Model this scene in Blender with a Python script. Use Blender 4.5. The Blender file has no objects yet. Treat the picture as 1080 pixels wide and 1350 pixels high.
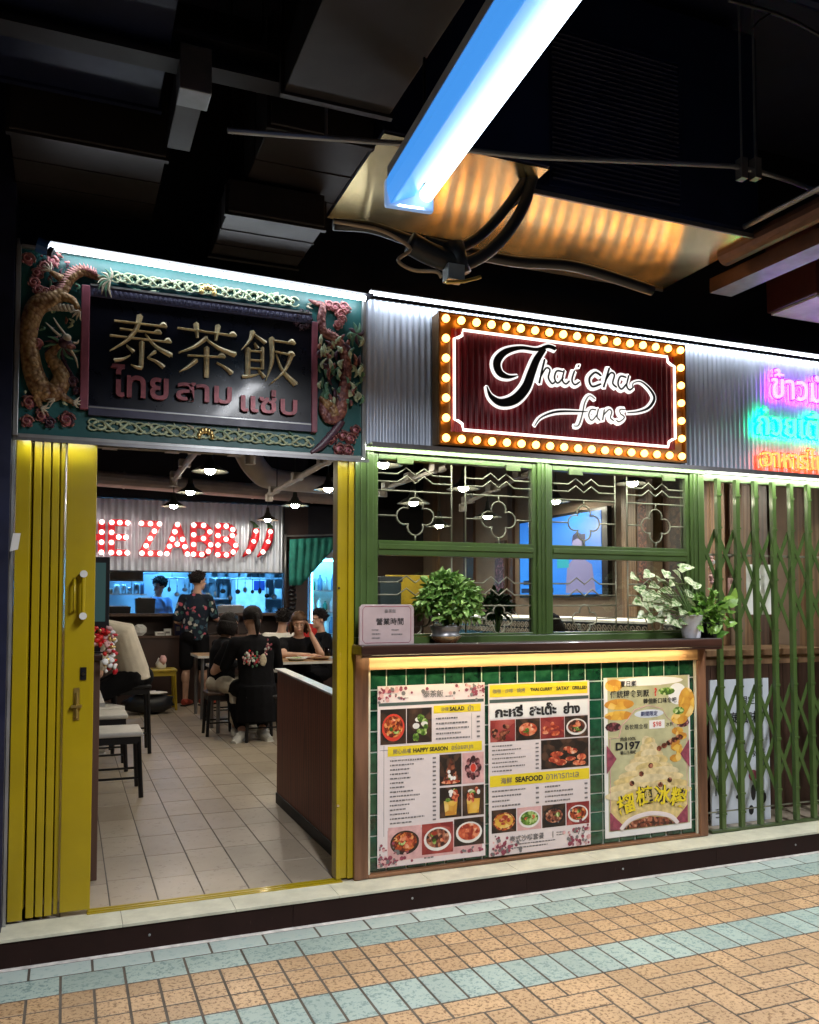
import bpy, bmesh, math, random
from mathutils import Vector, Matrix, noise as mnoise
V3 = Vector
R = math.radians
sc = bpy.context.scene
COL = sc.collection
rng = random.Random(7)

# ---------------------------------------------------------------- camera, world, exposure
FPX, CX, CY, YAW, PIT = 1122.0, 540.0, 743.0, R(21.85), R(2.6)
DIST, EYE = 4.066, 1.55
cd = bpy.data.cameras.new("camera"); cam = bpy.data.objects.new("camera", cd); COL.objects.link(cam)
cam.location = (0, -DIST, EYE); cam.rotation_euler = (R(90) + PIT, 0, -YAW)
cd.sensor_fit = 'VERTICAL'; cd.sensor_height = 36; cd.sensor_width = 36 * .8
cd.lens = 36 * FPX / 1350; cd.shift_y = (CY - 675) / 1350; cd.clip_start = .05; cd.clip_end = 300
sc.camera = cam
w = bpy.data.worlds.new("World"); sc.world = w; w.use_nodes = True
wn = w.node_tree; sky = wn.nodes.new('ShaderNodeTexSky'); sky.sky_type = 'NISHITA'; sky.sun_disc = False
sky.sun_elevation = R(-4); sky.sun_rotation = R(200)
wn.links.new(sky.outputs[0], wn.nodes['Background'].inputs[0]); wn.nodes['Background'].inputs[1].default_value = .05
sc.view_settings.view_transform = 'Standard'; sc.view_settings.look = 'None'
sc.view_settings.exposure = 1.0; sc.view_settings.gamma = 1
sc.cycles.max_bounces = 7; sc.cycles.diffuse_bounces = 3; sc.cycles.glossy_bounces = 3; sc.cycles.transparent_max_bounces = 12
sc.cycles.sample_clamp_indirect = 4; sc.cycles.use_denoising = True; sc.cycles.caustics_reflective = False

# ---------------------------------------------------------------- measuring the photograph: pixel -> point on a real plane
FW = Vector((math.sin(YAW) * math.cos(PIT), math.cos(YAW) * math.cos(PIT), math.sin(PIT)))
RT = Vector((math.cos(YAW), -math.sin(YAW), 0)); UP = RT.cross(FW); EYEV = Vector((0, -DIST, EYE))
def at(u, v, axis, val):
    r = FW + RT * ((u - CX) / FPX) - UP * ((v - CY) / FPX)
    return EYEV + r * ((val - EYEV[axis]) / r[axis])
def P(u, v, y=0.0):
    q = at(u, v, 1, y); return (q.x, q.z)
def mpp(u, v, y=0.0): return ((at(u, v, 1, y) - EYEV).dot(FW)) / FPX

# ---------------------------------------------------------------- materials
def nodes(name):
    m = bpy.data.materials.new(name); m.use_nodes = True
    nt = m.node_tree; return m, nt, nt.nodes['Principled BSDF']
def N(nt, t, **k):
    n = nt.nodes.new(t)
    for a, b in k.items():
        if a.startswith('i_'):
            key = a[2:].replace('_', ' ')
            n.inputs[key].default_value = b
        else: setattr(n, a, b)
    return n
def coords(nt, scale=(1, 1, 1)):
    tc = N(nt, 'ShaderNodeTexCoord'); mp = N(nt, 'ShaderNodeMapping'); mp.inputs['Scale'].default_value = scale
    nt.links.new(tc.outputs['Object'], mp.inputs[0]); return mp.outputs[0]
def ramp(nt, fac, stops):
    r = N(nt, 'ShaderNodeValToRGB'); e = r.color_ramp.elements
    while len(e) < len(stops): e.new(.5)
    for el, (p, c) in zip(e, stops): el.position = p; el.color = (*c, 1)
    nt.links.new(fac, r.inputs[0]); return r.outputs[0]
def bump(nt, b, h, strength=.3, dist=.01):
    n = N(nt, 'ShaderNodeBump'); n.inputs['Strength'].default_value = strength; n.inputs['Distance'].default_value = dist
    nt.links.new(h, n.inputs['Height']); nt.links.new(n.outputs[0], b.inputs['Normal'])
def noise(nt, vec, scale, detail=4, rough=.55):
    n = N(nt, 'ShaderNodeTexNoise'); n.inputs['Scale'].default_value = scale; n.inputs['Detail'].default_value = detail
    n.inputs['Roughness'].default_value = rough
    if vec: nt.links.new(vec, n.inputs['Vector'])
    return n.outputs['Fac']
def sc3(c, k): return tuple(max(0, min(1, a * k)) for a in c)
def pm(name, col, rough=.5, metal=0., var=.2, vs=6., bs=0., bsc=40., coat=0., stretch=(1, 1, 1)):
    m, nt, b = nodes(name); v = coords(nt, stretch)
    f = noise(nt, v, vs)
    c = ramp(nt, f, [(.3, sc3(col, 1 - var)), (.7, sc3(col, 1 + var))])
    nt.links.new(c, b.inputs['Base Color'])
    rr = N(nt, 'ShaderNodeMapRange'); nt.links.new(noise(nt, v, vs * 2.3), rr.inputs[0])
    rr.inputs['To Min'].default_value = max(.02, rough - .12); rr.inputs['To Max'].default_value = min(1, rough + .12)
    nt.links.new(rr.outputs[0], b.inputs['Roughness'])
    b.inputs['Metallic'].default_value = metal
    if coat: b.inputs['Coat Weight'].default_value = coat; b.inputs['Coat Roughness'].default_value = .08
    if bs: bump(nt, b, noise(nt, v, bsc), bs)
    return m
def em(name, col, s):
    m, nt, b = nodes(name); b.inputs['Base Color'].default_value = (*sc3(col, .6), 1)
    b.inputs['Emission Color'].default_value = (*col, 1); b.inputs['Emission Strength'].default_value = s
    b.inputs['Roughness'].default_value = .3
    return m
def woodm(name, ca, cb, axis=0, rough=.4, scale=5., coat=.0, bs=.15):
    m, nt, b = nodes(name); s = [14, 14, 14]; s[axis] = 1.2
    v = coords(nt, tuple(s)); n1 = noise(nt, v, scale * .35, 6, .6)
    wv = N(nt, 'ShaderNodeTexWave'); wv.wave_type = 'RINGS'; wv.inputs['Scale'].default_value = .5
    wv.inputs['Distortion'].default_value = 5.; wv.inputs['Detail'].default_value = 3
    nt.links.new(v, wv.inputs[0])
    mx = N(nt, 'ShaderNodeMath', operation='MULTIPLY_ADD'); mx.inputs[1].default_value = .45
    nt.links.new(wv.outputs['Fac'], mx.inputs[0]); nt.links.new(n1, mx.inputs[2])
    c = ramp(nt, mx.outputs[0], [(.35, ca), (.95, cb)]); nt.links.new(c, b.inputs['Base Color'])
    b.inputs['Roughness'].default_value = rough; b.inputs['Coat Weight'].default_value = coat
    bump(nt, b, n1, bs); return m
def speckm(name, base, spk, vs=70., thr=.55, rough=.45, rnd=.25, dirt=.35, bs=.25):
    """tile body colour that differs per tile (random per island), fine speckle, broad dirt"""
    m, nt, b = nodes(name); v = coords(nt)
    g = N(nt, 'ShaderNodeNewGeometry')
    tilec = ramp(nt, g.outputs['Random Per Island'], [(0, sc3(base, 1 - rnd)), (1, sc3(base, 1 + rnd))])
    s = noise(nt, v, vs, 6, .7)
    sm = N(nt, 'ShaderNodeMapRange'); nt.links.new(s, sm.inputs[0]); sm.inputs['From Min'].default_value = thr; sm.inputs['From Max'].default_value = thr + .06
    mx = N(nt, 'ShaderNodeMix', data_type='RGBA'); nt.links.new(sm.outputs[0], mx.inputs[0]); nt.links.new(tilec, mx.inputs[6]); mx.inputs[7].default_value = (*spk, 1)
    d = noise(nt, v, 1.3, 5, .65)
    dm = N(nt, 'ShaderNodeMapRange'); nt.links.new(d, dm.inputs[0]); dm.inputs['From Min'].default_value = .42; dm.inputs['From Max'].default_value = .75
    dm.inputs['To Max'].default_value = dirt
    m2 = N(nt, 'ShaderNodeMix', data_type='RGBA'); nt.links.new(dm.outputs[0], m2.inputs[0]); nt.links.new(mx.outputs[2], m2.inputs[6]); m2.inputs[7].default_value = (*sc3(base, .45), 1)
    nt.links.new(m2.outputs[2], b.inputs['Base Color'])
    rr = N(nt, 'ShaderNodeMapRange'); nt.links.new(d, rr.inputs[0]); rr.inputs['To Min'].default_value = rough - .15; rr.inputs['To Max'].default_value = rough + .2
    nt.links.new(rr.outputs[0], b.inputs['Roughness'])
    bump(nt, b, s, bs, .004); return m
def foodm(name, stops, vs=60.):
    m, nt, b = nodes(name); v = coords(nt)
    vo = N(nt, 'ShaderNodeTexVoronoi'); vo.inputs['Scale'].default_value = vs
    nn = N(nt, 'ShaderNodeTexNoise'); nn.inputs['Scale'].default_value = vs * .5; nt.links.new(v, nn.inputs['Vector'])
    ad = N(nt, 'ShaderNodeVectorMath', operation='MULTIPLY_ADD'); nt.links.new(nn.outputs['Color'], ad.inputs[0]); ad.inputs[1].default_value = (.03, .03, .03); nt.links.new(v, ad.inputs[2])
    nt.links.new(ad.outputs[0], vo.inputs['Vector'])
    sp = N(nt, 'ShaderNodeSeparateColor'); nt.links.new(vo.outputs['Color'], sp.inputs[0])
    mx = N(nt, 'ShaderNodeMath', operation='MULTIPLY_ADD'); nt.links.new(vo.outputs['Distance'], mx.inputs[0]); mx.inputs[1].default_value = -.40; nt.links.new(sp.outputs[0], mx.inputs[2])
    c = ramp(nt, mx.outputs[0], stops); nt.links.new(c, b.inputs['Base Color']); b.inputs['Roughness'].default_value = .45
    return m
def glassm(name):
    m, nt, b = nodes(name); nt.nodes.remove(b); o = nt.nodes['Material Output']
    t = N(nt, 'ShaderNodeBsdfTransparent'); t.inputs[0].default_value = (.9, .93, .91, 1)
    g = N(nt, 'ShaderNodeBsdfGlossy'); g.inputs['Roughness'].default_value = .03
    f = N(nt, 'ShaderNodeFresnel'); f.inputs[0].default_value = 1.5
    mx = N(nt, 'ShaderNodeMixShader'); nt.links.new(f.outputs[0], mx.inputs[0]); nt.links.new(t.outputs[0], mx.inputs[1]); nt.links.new(g.outputs[0], mx.inputs[2])
    nt.links.new(mx.outputs[0], o.inputs[0]); return m
def leafm(name, ca, cb, pale=None, pamt=.5, trans=.25):
    m, nt, b = nodes(name); g = N(nt, 'ShaderNodeNewGeometry')
    c = ramp(nt, g.outputs['Random Per Island'], [(0, ca), (1, cb)])
    if pale:
        f = noise(nt, coords(nt), 55, 3, .6)
        sm = N(nt, 'ShaderNodeMapRange'); nt.links.new(f, sm.inputs[0]); sm.inputs['From Min'].default_value = 1 - pamt - .06; sm.inputs['From Max'].default_value = 1 - pamt + .06
        mx = N(nt, 'ShaderNodeMix', data_type='RGBA'); nt.links.new(sm.outputs[0], mx.inputs[0]); nt.links.new(c, mx.inputs[6]); mx.inputs[7].default_value = (*pale, 1); c = mx.outputs[2]
    nt.links.new(c, b.inputs['Base Color']); b.inputs['Roughness'].default_value = .35
    b.inputs['Subsurface Weight'].default_value = 0
    return m
def patchm(name, base, spots, vs=14., thr=.25, rough=.8):
    """cloth of one colour with printed flowers (cells of several colours)"""
    m, nt, b = nodes(name); v = coords(nt)
    n0 = N(nt, 'ShaderNodeTexNoise'); n0.inputs['Scale'].default_value = vs * 1.6; nt.links.new(v, n0.inputs['Vector'])
    ad = N(nt, 'ShaderNodeVectorMath', operation='MULTIPLY_ADD'); nt.links.new(n0.outputs['Color'], ad.inputs[0]); ad.inputs[1].default_value = (.06, .06, .06); nt.links.new(v, ad.inputs[2])
    vo = N(nt, 'ShaderNodeTexVoronoi'); vo.inputs['Scale'].default_value = vs; nt.links.new(ad.outputs[0], vo.inputs['Vector'])
    sp = N(nt, 'ShaderNodeSeparateColor'); nt.links.new(vo.outputs['Color'], sp.inputs[0])
    rp = N(nt, 'ShaderNodeValToRGB'); rp.color_ramp.interpolation = 'CONSTANT'; e = rp.color_ramp.elements
    while len(e) < len(spots): e.new(.5)
    for i, (el, c) in enumerate(zip(e, spots)): el.position = i / len(spots); el.color = (*c, 1)
    nt.links.new(sp.outputs[0], rp.inputs[0])
    sm = N(nt, 'ShaderNodeMapRange'); nt.links.new(vo.outputs['Distance'], sm.inputs[0]); sm.inputs['From Min'].default_value = thr; sm.inputs['From Max'].default_value = thr + .1
    mx = N(nt, 'ShaderNodeMix', data_type='RGBA'); nt.links.new(sm.outputs[0], mx.inputs[0]); nt.links.new(rp.outputs[0], mx.inputs[6]); mx.inputs[7].default_value = (*base, 1)
    nt.links.new(mx.outputs[2], b.inputs['Base Color']); b.inputs['Roughness'].default_value = rough
    return m

M = {}
M['tan'] = speckm('tan_tile', (.49, .325, .185), (.17, .09, .04), 62, .515, rnd=.13, dirt=.6)
M['aqua'] = speckm('aqua_tile', (.32, .40, .37), (.15, .235, .23), 55, .52, rnd=.12)
M['aquapale'] = speckm('pale_aqua_tile', (.43, .51, .48), (.30, .41, .40), 40, .55, rnd=.1, dirt=.2)
M['grout'] = pm('grey_grout', (.085, .07, .055), .9, var=.35, bs=.3)
M['worn'] = pm('worn_white_mortar', (.62, .58, .55), .85, var=.3, vs=22, bs=.6, bsc=30)
M['plinth'] = pm('dark_brown_panel', (.020, .009, .007), .55, var=.3, vs=3)
M['cream'] = pm('cream_ledge_tile', (.60, .59, .47), .45, var=.15, vs=5)
M['floort'] = speckm('beige_floor_tile', (.36, .30, .225), (.26, .21, .155), 26, .58, rough=.38, rnd=.14, dirt=.3, bs=.08)
M['floorg'] = pm('floor_grout', (.12, .105, .09), .9)
M['ceil'] = pm('navy_ceiling_paint', (.004, .006, .024), .7, var=.4, vs=2)
M['nearblack'] = pm('near_black_wall', (.006, .006, .012), .6, var=.3, vs=3)  # one near-black tone for walls, beam, rail and skirting
M['navypost'] = pm('navy_pillar_paint', (.012, .015, .04), .4, var=.3)
M['duct'] = pm('dull_brown_duct', (.024, .020, .020), .5, .4, var=.25, vs=3)
M['galv'] = pm('galvanised_steel', (.24, .24, .25), .4, .8, var=.2)
M['gold_sheet'] = pm('brushed_golden_sheet_metal', (.98, .76, .40), .21, 1., var=.05, vs=2)
gs_ = M['gold_sheet'].node_tree; gb_ = gs_.nodes['Principled BSDF']; gb_.inputs['Anisotropic'].default_value = .92
tv_ = N(gs_, 'ShaderNodeCombineXYZ'); tv_.inputs[1].default_value = 1; gs_.links.new(tv_.outputs[0], gb_.inputs['Tangent'])
M['navymetal'] = pm('navy_painted_metal', (.004, .008, .034), .45, .2, var=.2)
M['rust'] = pm('rusty_brown_pipe', (.085, .040, .024), .4, .3, var=.4, vs=9)
M['black'] = pm('black_rubber', (.010, .010, .012), .45, var=.3)
M['blackm'] = pm('black_metal', (.014, .014, .016), .35, .4, var=.3)
M['corr'] = pm('corrugated_zinc', (.60, .66, .77), .38, .35, var=.18, vs=9, stretch=(1, 1, .3))
M['corrred'] = pm('corrugated_dark_red', (.16, .006, .012), .38, .1, var=.3, vs=5)
M['goldbox'] = pm('brass_frame', (.17, .085, .02), .35, .6, var=.25)
M['green'] = pm('green_gloss_paint', (.060, .105, .028), .33, var=.15, vs=5, coat=.15)
def wornm(name, col, worn, rough=.36):
    m, nt, b = nodes(name); v = coords(nt, (26, 26, 2.2)); f = noise(nt, v, 3.2, 6, .7); g = noise(nt, coords(nt), 9, 5, .65)
    base = ramp(nt, g, [(.3, sc3(col, .78)), (.7, sc3(col, 1.1))])
    mk = N(nt, 'ShaderNodeMapRange'); nt.links.new(f, mk.inputs[0]); mk.inputs['From Min'].default_value = .66; mk.inputs['From Max'].default_value = .72; mk.inputs['To Max'].default_value = .75
    mx = N(nt, 'ShaderNodeMix', data_type='RGBA'); nt.links.new(mk.outputs[0], mx.inputs[0]); nt.links.new(base, mx.inputs[6]); mx.inputs[7].default_value = (*worn, 1); nt.links.new(mx.outputs[2], b.inputs['Base Color'])
    rr = N(nt, 'ShaderNodeMapRange'); nt.links.new(g, rr.inputs[0]); rr.inputs['To Min'].default_value = rough - .12; rr.inputs['To Max'].default_value = rough + .3; nt.links.new(rr.outputs[0], b.inputs['Roughness']); bump(nt, b, noise(nt, coords(nt), 5, 3), .12, .02); return m
M['yellow'] = wornm('worn_yellow_paint', (.41, .30, .006), (.20, .14, .03)); M['plinth'] = wornm('scuffed_brown_panel', (.022, .010, .008), (.075, .05, .04), .5); M['plinth'].node_tree.nodes['Principled BSDF'].inputs['Specular IOR Level'].default_value = .15; M['cream'] = wornm('grimy_cream_tile', (.58, .57, .45), (.34, .31, .24), .5)
M['greend'] = pm('dark_green_gate_paint', (.062, .090, .032), .4, var=.25, vs=8)
M['yellow'] = pm('yellow_gloss_paint', (.36, .265, .004), .34, .0, var=.10, vs=4, coat=.15)
M['chrome'] = pm('polished_steel', (.75, .74, .7), .18, 1., var=.1)
M['brass'] = pm('dull_brass', (.5, .38, .12), .35, .9)
M['grille'] = pm('pale_grille_paint', (.22, .22, .16), .45, .3, var=.2)
M['glass'] = glassm('window_glass')
M['woodtop'] = woodm('dark_counter_wood', (.020, .009, .007), (.07, .03, .02), 0, .3, coat=.2)
M['oak'] = woodm('brown_oak_frame', (.055, .022, .010), (.22, .105, .05), 0, .5)
M['oakv'] = woodm('brown_oak_upright', (.055, .022, .010), (.20, .095, .05), 2, .5)
M['oaklit'] = woodm('oak_rail_lit_tone', (.30, .17, .08), (.50, .32, .17), 0, .5)  # brighter oak: the shelf strip's glow is put into the wood tone
M['redwood'] = woodm('red_stained_wood', (.12, .022, .010), (.25, .058, .025), 2, .5, bs=.05)
M['tanwood'] = woodm('tan_wood_board', (.15, .08, .042), (.30, .18, .095), 2, .45)
M['darkwood'] = woodm('dark_wood_board', (.035, .018, .012), (.09, .045, .03), 2, .45)
M['tilegrout'] = pm('white_tile_grout', (.62, .66, .60), .8)
M['paper'] = pm('pinkish_white_paper', (.68, .60, .59), .55, var=.05)
M['whitep'] = pm('white_paper', (.72, .72, .70), .6, var=.05)
M['bluep'] = pm('pale_blue_paper', (.55, .60, .66), .6, var=.05)
M['ink'] = pm('black_ink', (.012, .012, .012), .6)
M['inkg'] = pm('grey_ink', (.16, .15, .15), .6)
M['yel'] = pm('yellow_print', (.72, .56, .02), .55, var=.06)
M['pinkink'] = pm('plum_print', (.25, .05, .08), .6, var=.4, vs=30)
M['pinkbg'] = pm('rose_print', (.60, .35, .34), .6, var=.2, vs=20)
M['redink'] = pm('red_print', (.55, .04, .02), .55)
M['inkgreen'] = pm('slate_print', (.05, .08, .07), .6)
M['dish'] = pm('white_china', (.72, .70, .66), .25)
M['curry'] = foodm('curry_photo', [(.0, (.10, .012, .006)), (.35, (.35, .05, .01)), (.65, (.60, .17, .04)), (.9, (.70, .42, .18))], 70)
M['meat'] = foodm('grilled_meat_photo', [(.0, (.035, .012, .008)), (.4, (.20, .05, .025)), (.75, (.42, .16, .09)), (.95, (.6, .4, .28))], 60)
M['salad'] = foodm('salad_photo', [(.0, (.04, .10, .01)), (.4, (.16, .30, .04)), (.8, (.5, .6, .25)), (.95, (.7, .7, .5))], 60)
M['shrimp'] = foodm('prawn_photo', [(.0, (.28, .03, .015)), (.4, (.60, .12, .05)), (.75, (.70, .30, .16)), (.95, (.75, .6, .5))], 50)
M['plum'] = foodm('plum_photo', [(.0, (.03, .01, .012)), (.5, (.16, .04, .05)), (.85, (.45, .2, .2)), (.98, (.7, .6, .5))], 60)
M['photobg'] = foodm('dark_table_photo', [(0, (.015, .01, .008)), (.6, (.05, .025, .015)), (1, (.12, .06, .04))], 25)
M['photored'] = foodm('red_table_photo', [(0, (.2, .02, .02)), (.6, (.32, .05, .04)), (1, (.45, .12, .1))], 15)
M['icecream'] = pm('cream_custard_photo', (.62, .50, .26), .5, var=.28, vs=26)
M['custard'] = pm('golden_custard_photo', (.58, .45, .19), .5, var=.3, vs=22)
M['vanilla'] = pm('vanilla_photo', (.64, .54, .32), .5, var=.2, vs=22)
M['poster'] = pm('sage_poster_print', (.43, .42, .24), .5, var=.22, vs=9)
M['gold'] = pm('gold_leaf', (.75, .55, .22), .3, .85, var=.25, vs=40)
M['mango'] = foodm('mango_photo', [(0, (.5, .22, .03)), (.5, (.7, .42, .06)), (1, (.8, .65, .3))], 22)
M['ltext'] = pm('pale_gold_relief_paint', (.78, .68, .42), .40, .1, var=.3, vs=40)
M['plumtext'] = pm('plum_lettering', (.34, .10, .12), .4, .2, var=.3, vs=40)
M['teal'] = pm('teal_board_paint', (.016, .105, .105), .42, var=.35, vs=4, bs=.1)
M['lacquer'] = pm('blue_black_lacquer', (.004, .005, .014), .3, var=.3, coat=.15)
M['scroll'] = pm('ivory_green_relief', (.46, .54, .36), .5, var=.35, vs=60, bs=.2)
def scalem(name, ca, cb, vs=55.):
    m, nt, b = nodes(name); v = coords(nt); vo = N(nt, 'ShaderNodeTexVoronoi'); vo.inputs['Scale'].default_value = vs; nt.links.new(v, vo.inputs['Vector'])
    n1 = noise(nt, v, 7, 4); ad = N(nt, 'ShaderNodeMath', operation='MULTIPLY_ADD'); nt.links.new(vo.outputs['Distance'], ad.inputs[0]); ad.inputs[1].default_value = -.5; nt.links.new(n1, ad.inputs[2])
    nt.links.new(ramp(nt, ad.outputs[0], [(.05, ca), (.4, cb)]), b.inputs['Base Color']); b.inputs['Roughness'].default_value = .4; b.inputs['Metallic'].default_value = .15
    iv = N(nt, 'ShaderNodeMath', operation='SUBTRACT'); iv.inputs[0].default_value = 1; nt.links.new(vo.outputs['Distance'], iv.inputs[1]); bump(nt, b, iv.outputs[0], .9, .006); return m
M['dragon'] = scalem('ochre_dragon_paint', (.16, .07, .03), (.42, .27, .12))
M['dragon2'] = scalem('rosy_dragon_paint', (.13, .04, .045), (.38, .17, .14))
M['cloud'] = pm('pink_cloud_relief', (.42, .17, .17), .45, var=.45, vs=30, bs=.2)
M['horn'] = pm('pale_horn', (.55, .48, .36), .45, var=.3, vs=40)
M['dkrelief'] = pm('dark_plum_relief', (.07, .03, .05), .4, var=.5, vs=40)
M['jade'] = pm('jade_leaf_relief', (.10, .24, .15), .45, var=.4, vs=30)
M['pinkbar'] = pm('rose_frame_bar', (.30, .09, .13), .4, var=.3, vs=10)
M['bluebar'] = pm('slate_blue_bar', (.05, .05, .10), .4, var=.3, vs=10)
M['silver'] = pm('silver_edge', (.35, .36, .36), .35, .6)
M['skin'] = pm('skin', (.46, .27, .19), .5, var=.12, vs=12)
M['skin2'] = pm('tanned_skin', (.36, .19, .13), .5, var=.12, vs=12)
M['hair'] = pm('black_hair', (.008, .006, .006), .5, var=.5, vs=40, stretch=(4, 4, 1), bs=.6, bsc=60)
M['hairb'] = pm('brown_hair', (.055, .028, .014), .45, var=.4, vs=40)
M['blackc'] = pm('black_cloth', (.0045, .0045, .006), .9, var=.3, vs=10, bs=.3, bsc=18)
M['beigec'] = pm('beige_cloth', (.56, .51, .43), .9, var=.12, vs=8, bs=.4, bsc=14)
M['whitec'] = pm('white_cloth', (.62, .60, .55), .9, var=.1, bs=.3, bsc=14)
M['bluec'] = pm('blue_cloth', (.14, .24, .42), .9, var=.2, bs=.3)
M['floral'] = patchm('navy_floral_cloth', (.012, .018, .03), [(.42, .10, .14), (.05, .12, .12), (.48, .46, .42), (.04, .08, .12), (.20, .26, .24), (.06, .08, .10)], 14, .36)
M['shoe'] = pm('white_shoe', (.55, .54, .50), .6)
M['sandal'] = pm('red_sandal', (.35, .05, .03), .5)
M['seatw'] = pm('white_seat_top', (.66, .64, .60), .45)
M['tabletop'] = woodm('honey_table_top', (.30, .17, .07), (.46, .29, .14), 0, .35, coat=.2)
M['wallbeige'] = pm('beige_plaster', (.22, .16, .12), .8, var=.15, vs=3)
M['walldark'] = pm('dark_maroon_wall', (.035, .014, .010), .5, var=.3, vs=3)
M['white'] = pm('white_enamel', (.66, .66, .64), .4)
M['whiteduct'] = pm('off_white_duct', (.52, .47, .43), .55, var=.15)
M['shade'] = pm('dark_lamp_shade', (.06, .06, .05), .35, .5)
M['steel'] = pm('brushed_kitchen_steel', (.50, .53, .56), .3, .8)
M['kwall'] = pm('white_kitchen_wall', (.60, .64, .68), .5, var=.08)
M['redplastic'] = pm('red_plastic', (.55, .015, .012), .35)
M['yellowp'] = pm('mustard_plastic', (.40, .28, .02), .4)
M['curtain'] = pm('teal_curtain', (.01, .16, .13), .8, var=.3, vs=8)
M['leaf'] = leafm('fresh_green_leaf', (.035, .13, .014), (.30, .48, .13))
M['leafv'] = leafm('variegated_leaf', (.06, .17, .03), (.16, .30, .07), (.58, .62, .42), .52)
M['leaft'] = leafm('trailing_leaf', (.05, .16, .015), (.22, .38, .06))
M['leafd'] = leafm('dark_leaf', (.012, .04, .012), (.03, .09, .02))
M['stem'] = pm('green_stem', (.10, .18, .05), .6)
M['soil'] = pm('soil', (.03, .02, .015), .9)
M['potgold'] = pm('champagne_pot', (.55, .40, .22), .25, .7, var=.2)
M['potwhite'] = pm('white_glazed_pot', (.66, .68, .74), .3)
M['signpink'] = pm('pinkish_plaque', (.42, .33, .33), .5, var=.12, vs=8)
M['chili'] = pm('chili_red', (.50, .01, .02), .3)
M['letterred'] = pm('red_letter_metal', (.50, .015, .03), .4)
# lights that are lit in the place
for n_ in ('blackc', 'bluec', 'beigec', 'whitec', 'hair', 'hairb', 'floral'): M[n_].node_tree.nodes['Principled BSDF'].inputs['Specular IOR Level'].default_value = .15
E_TUBE = em('fluorescent_tube', (.70, .90, 1.0), 4.5)
E_HOUSE = em('blue_lit_diffuser', (.07, .36, 1.0), .42)
E_LED = em('white_rope_light', (.86, .93, 1.0), 9.5)
E_LEDH = em('fascia_led', (.95, 1.0, .82), 62)
E_WARM = em('warm_shelf_led', (1.0, .78, .42), 45)
E_BULB = em('warm_marquee_bulb', (1.0, .42, .07), 5.8)
E_NB = em('white_neon_border', (1.0, .93, .85), 1.2)
E_OUT = em('white_neon_outline', (1.0, .97, .94), .55)
E_PEND = em('pendant_bulb', (1.0, .90, .72), 185)
E_LET = em('letter_bulb', (1.0, .66, .58), 2.6)
E_KIT = em('kitchen_tube', (.11, .47, 1.0), 520)
E_FRI = em('fridge_light', (.14, .62, 1.0), 30)
E_TV = em('screen_blue', (.03, .22, .85), .40)
E_TVF = em('screen_face', (.30, .28, .55), .25)
E_TVD = em('screen_dark', (.01, .015, .08), .25)
E_TVG = em('screen_teal', (.02, .35, .45), .4)
E_PUR = em('purple_neon', (.42, .03, .95), .55); E_PURC = em('lilac_neon_core', (1.0, .70, 1.0), .55)
E_GRN = em('teal_neon', (.0, .80, .36), .5); E_GRNC = em('mint_neon_core', (.25, 1.0, .75), .5)
E_RED = em('red_neon', (1.0, .06, .01), .95); E_REDC = em('amber_neon_core', (1.0, .58, .16), .55)
E_LEDGE = em('ledge_led', (1.0, .86, .68), 1.5)
E_SCR = em('till_screen', (.05, .12, .12), .12)

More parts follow.
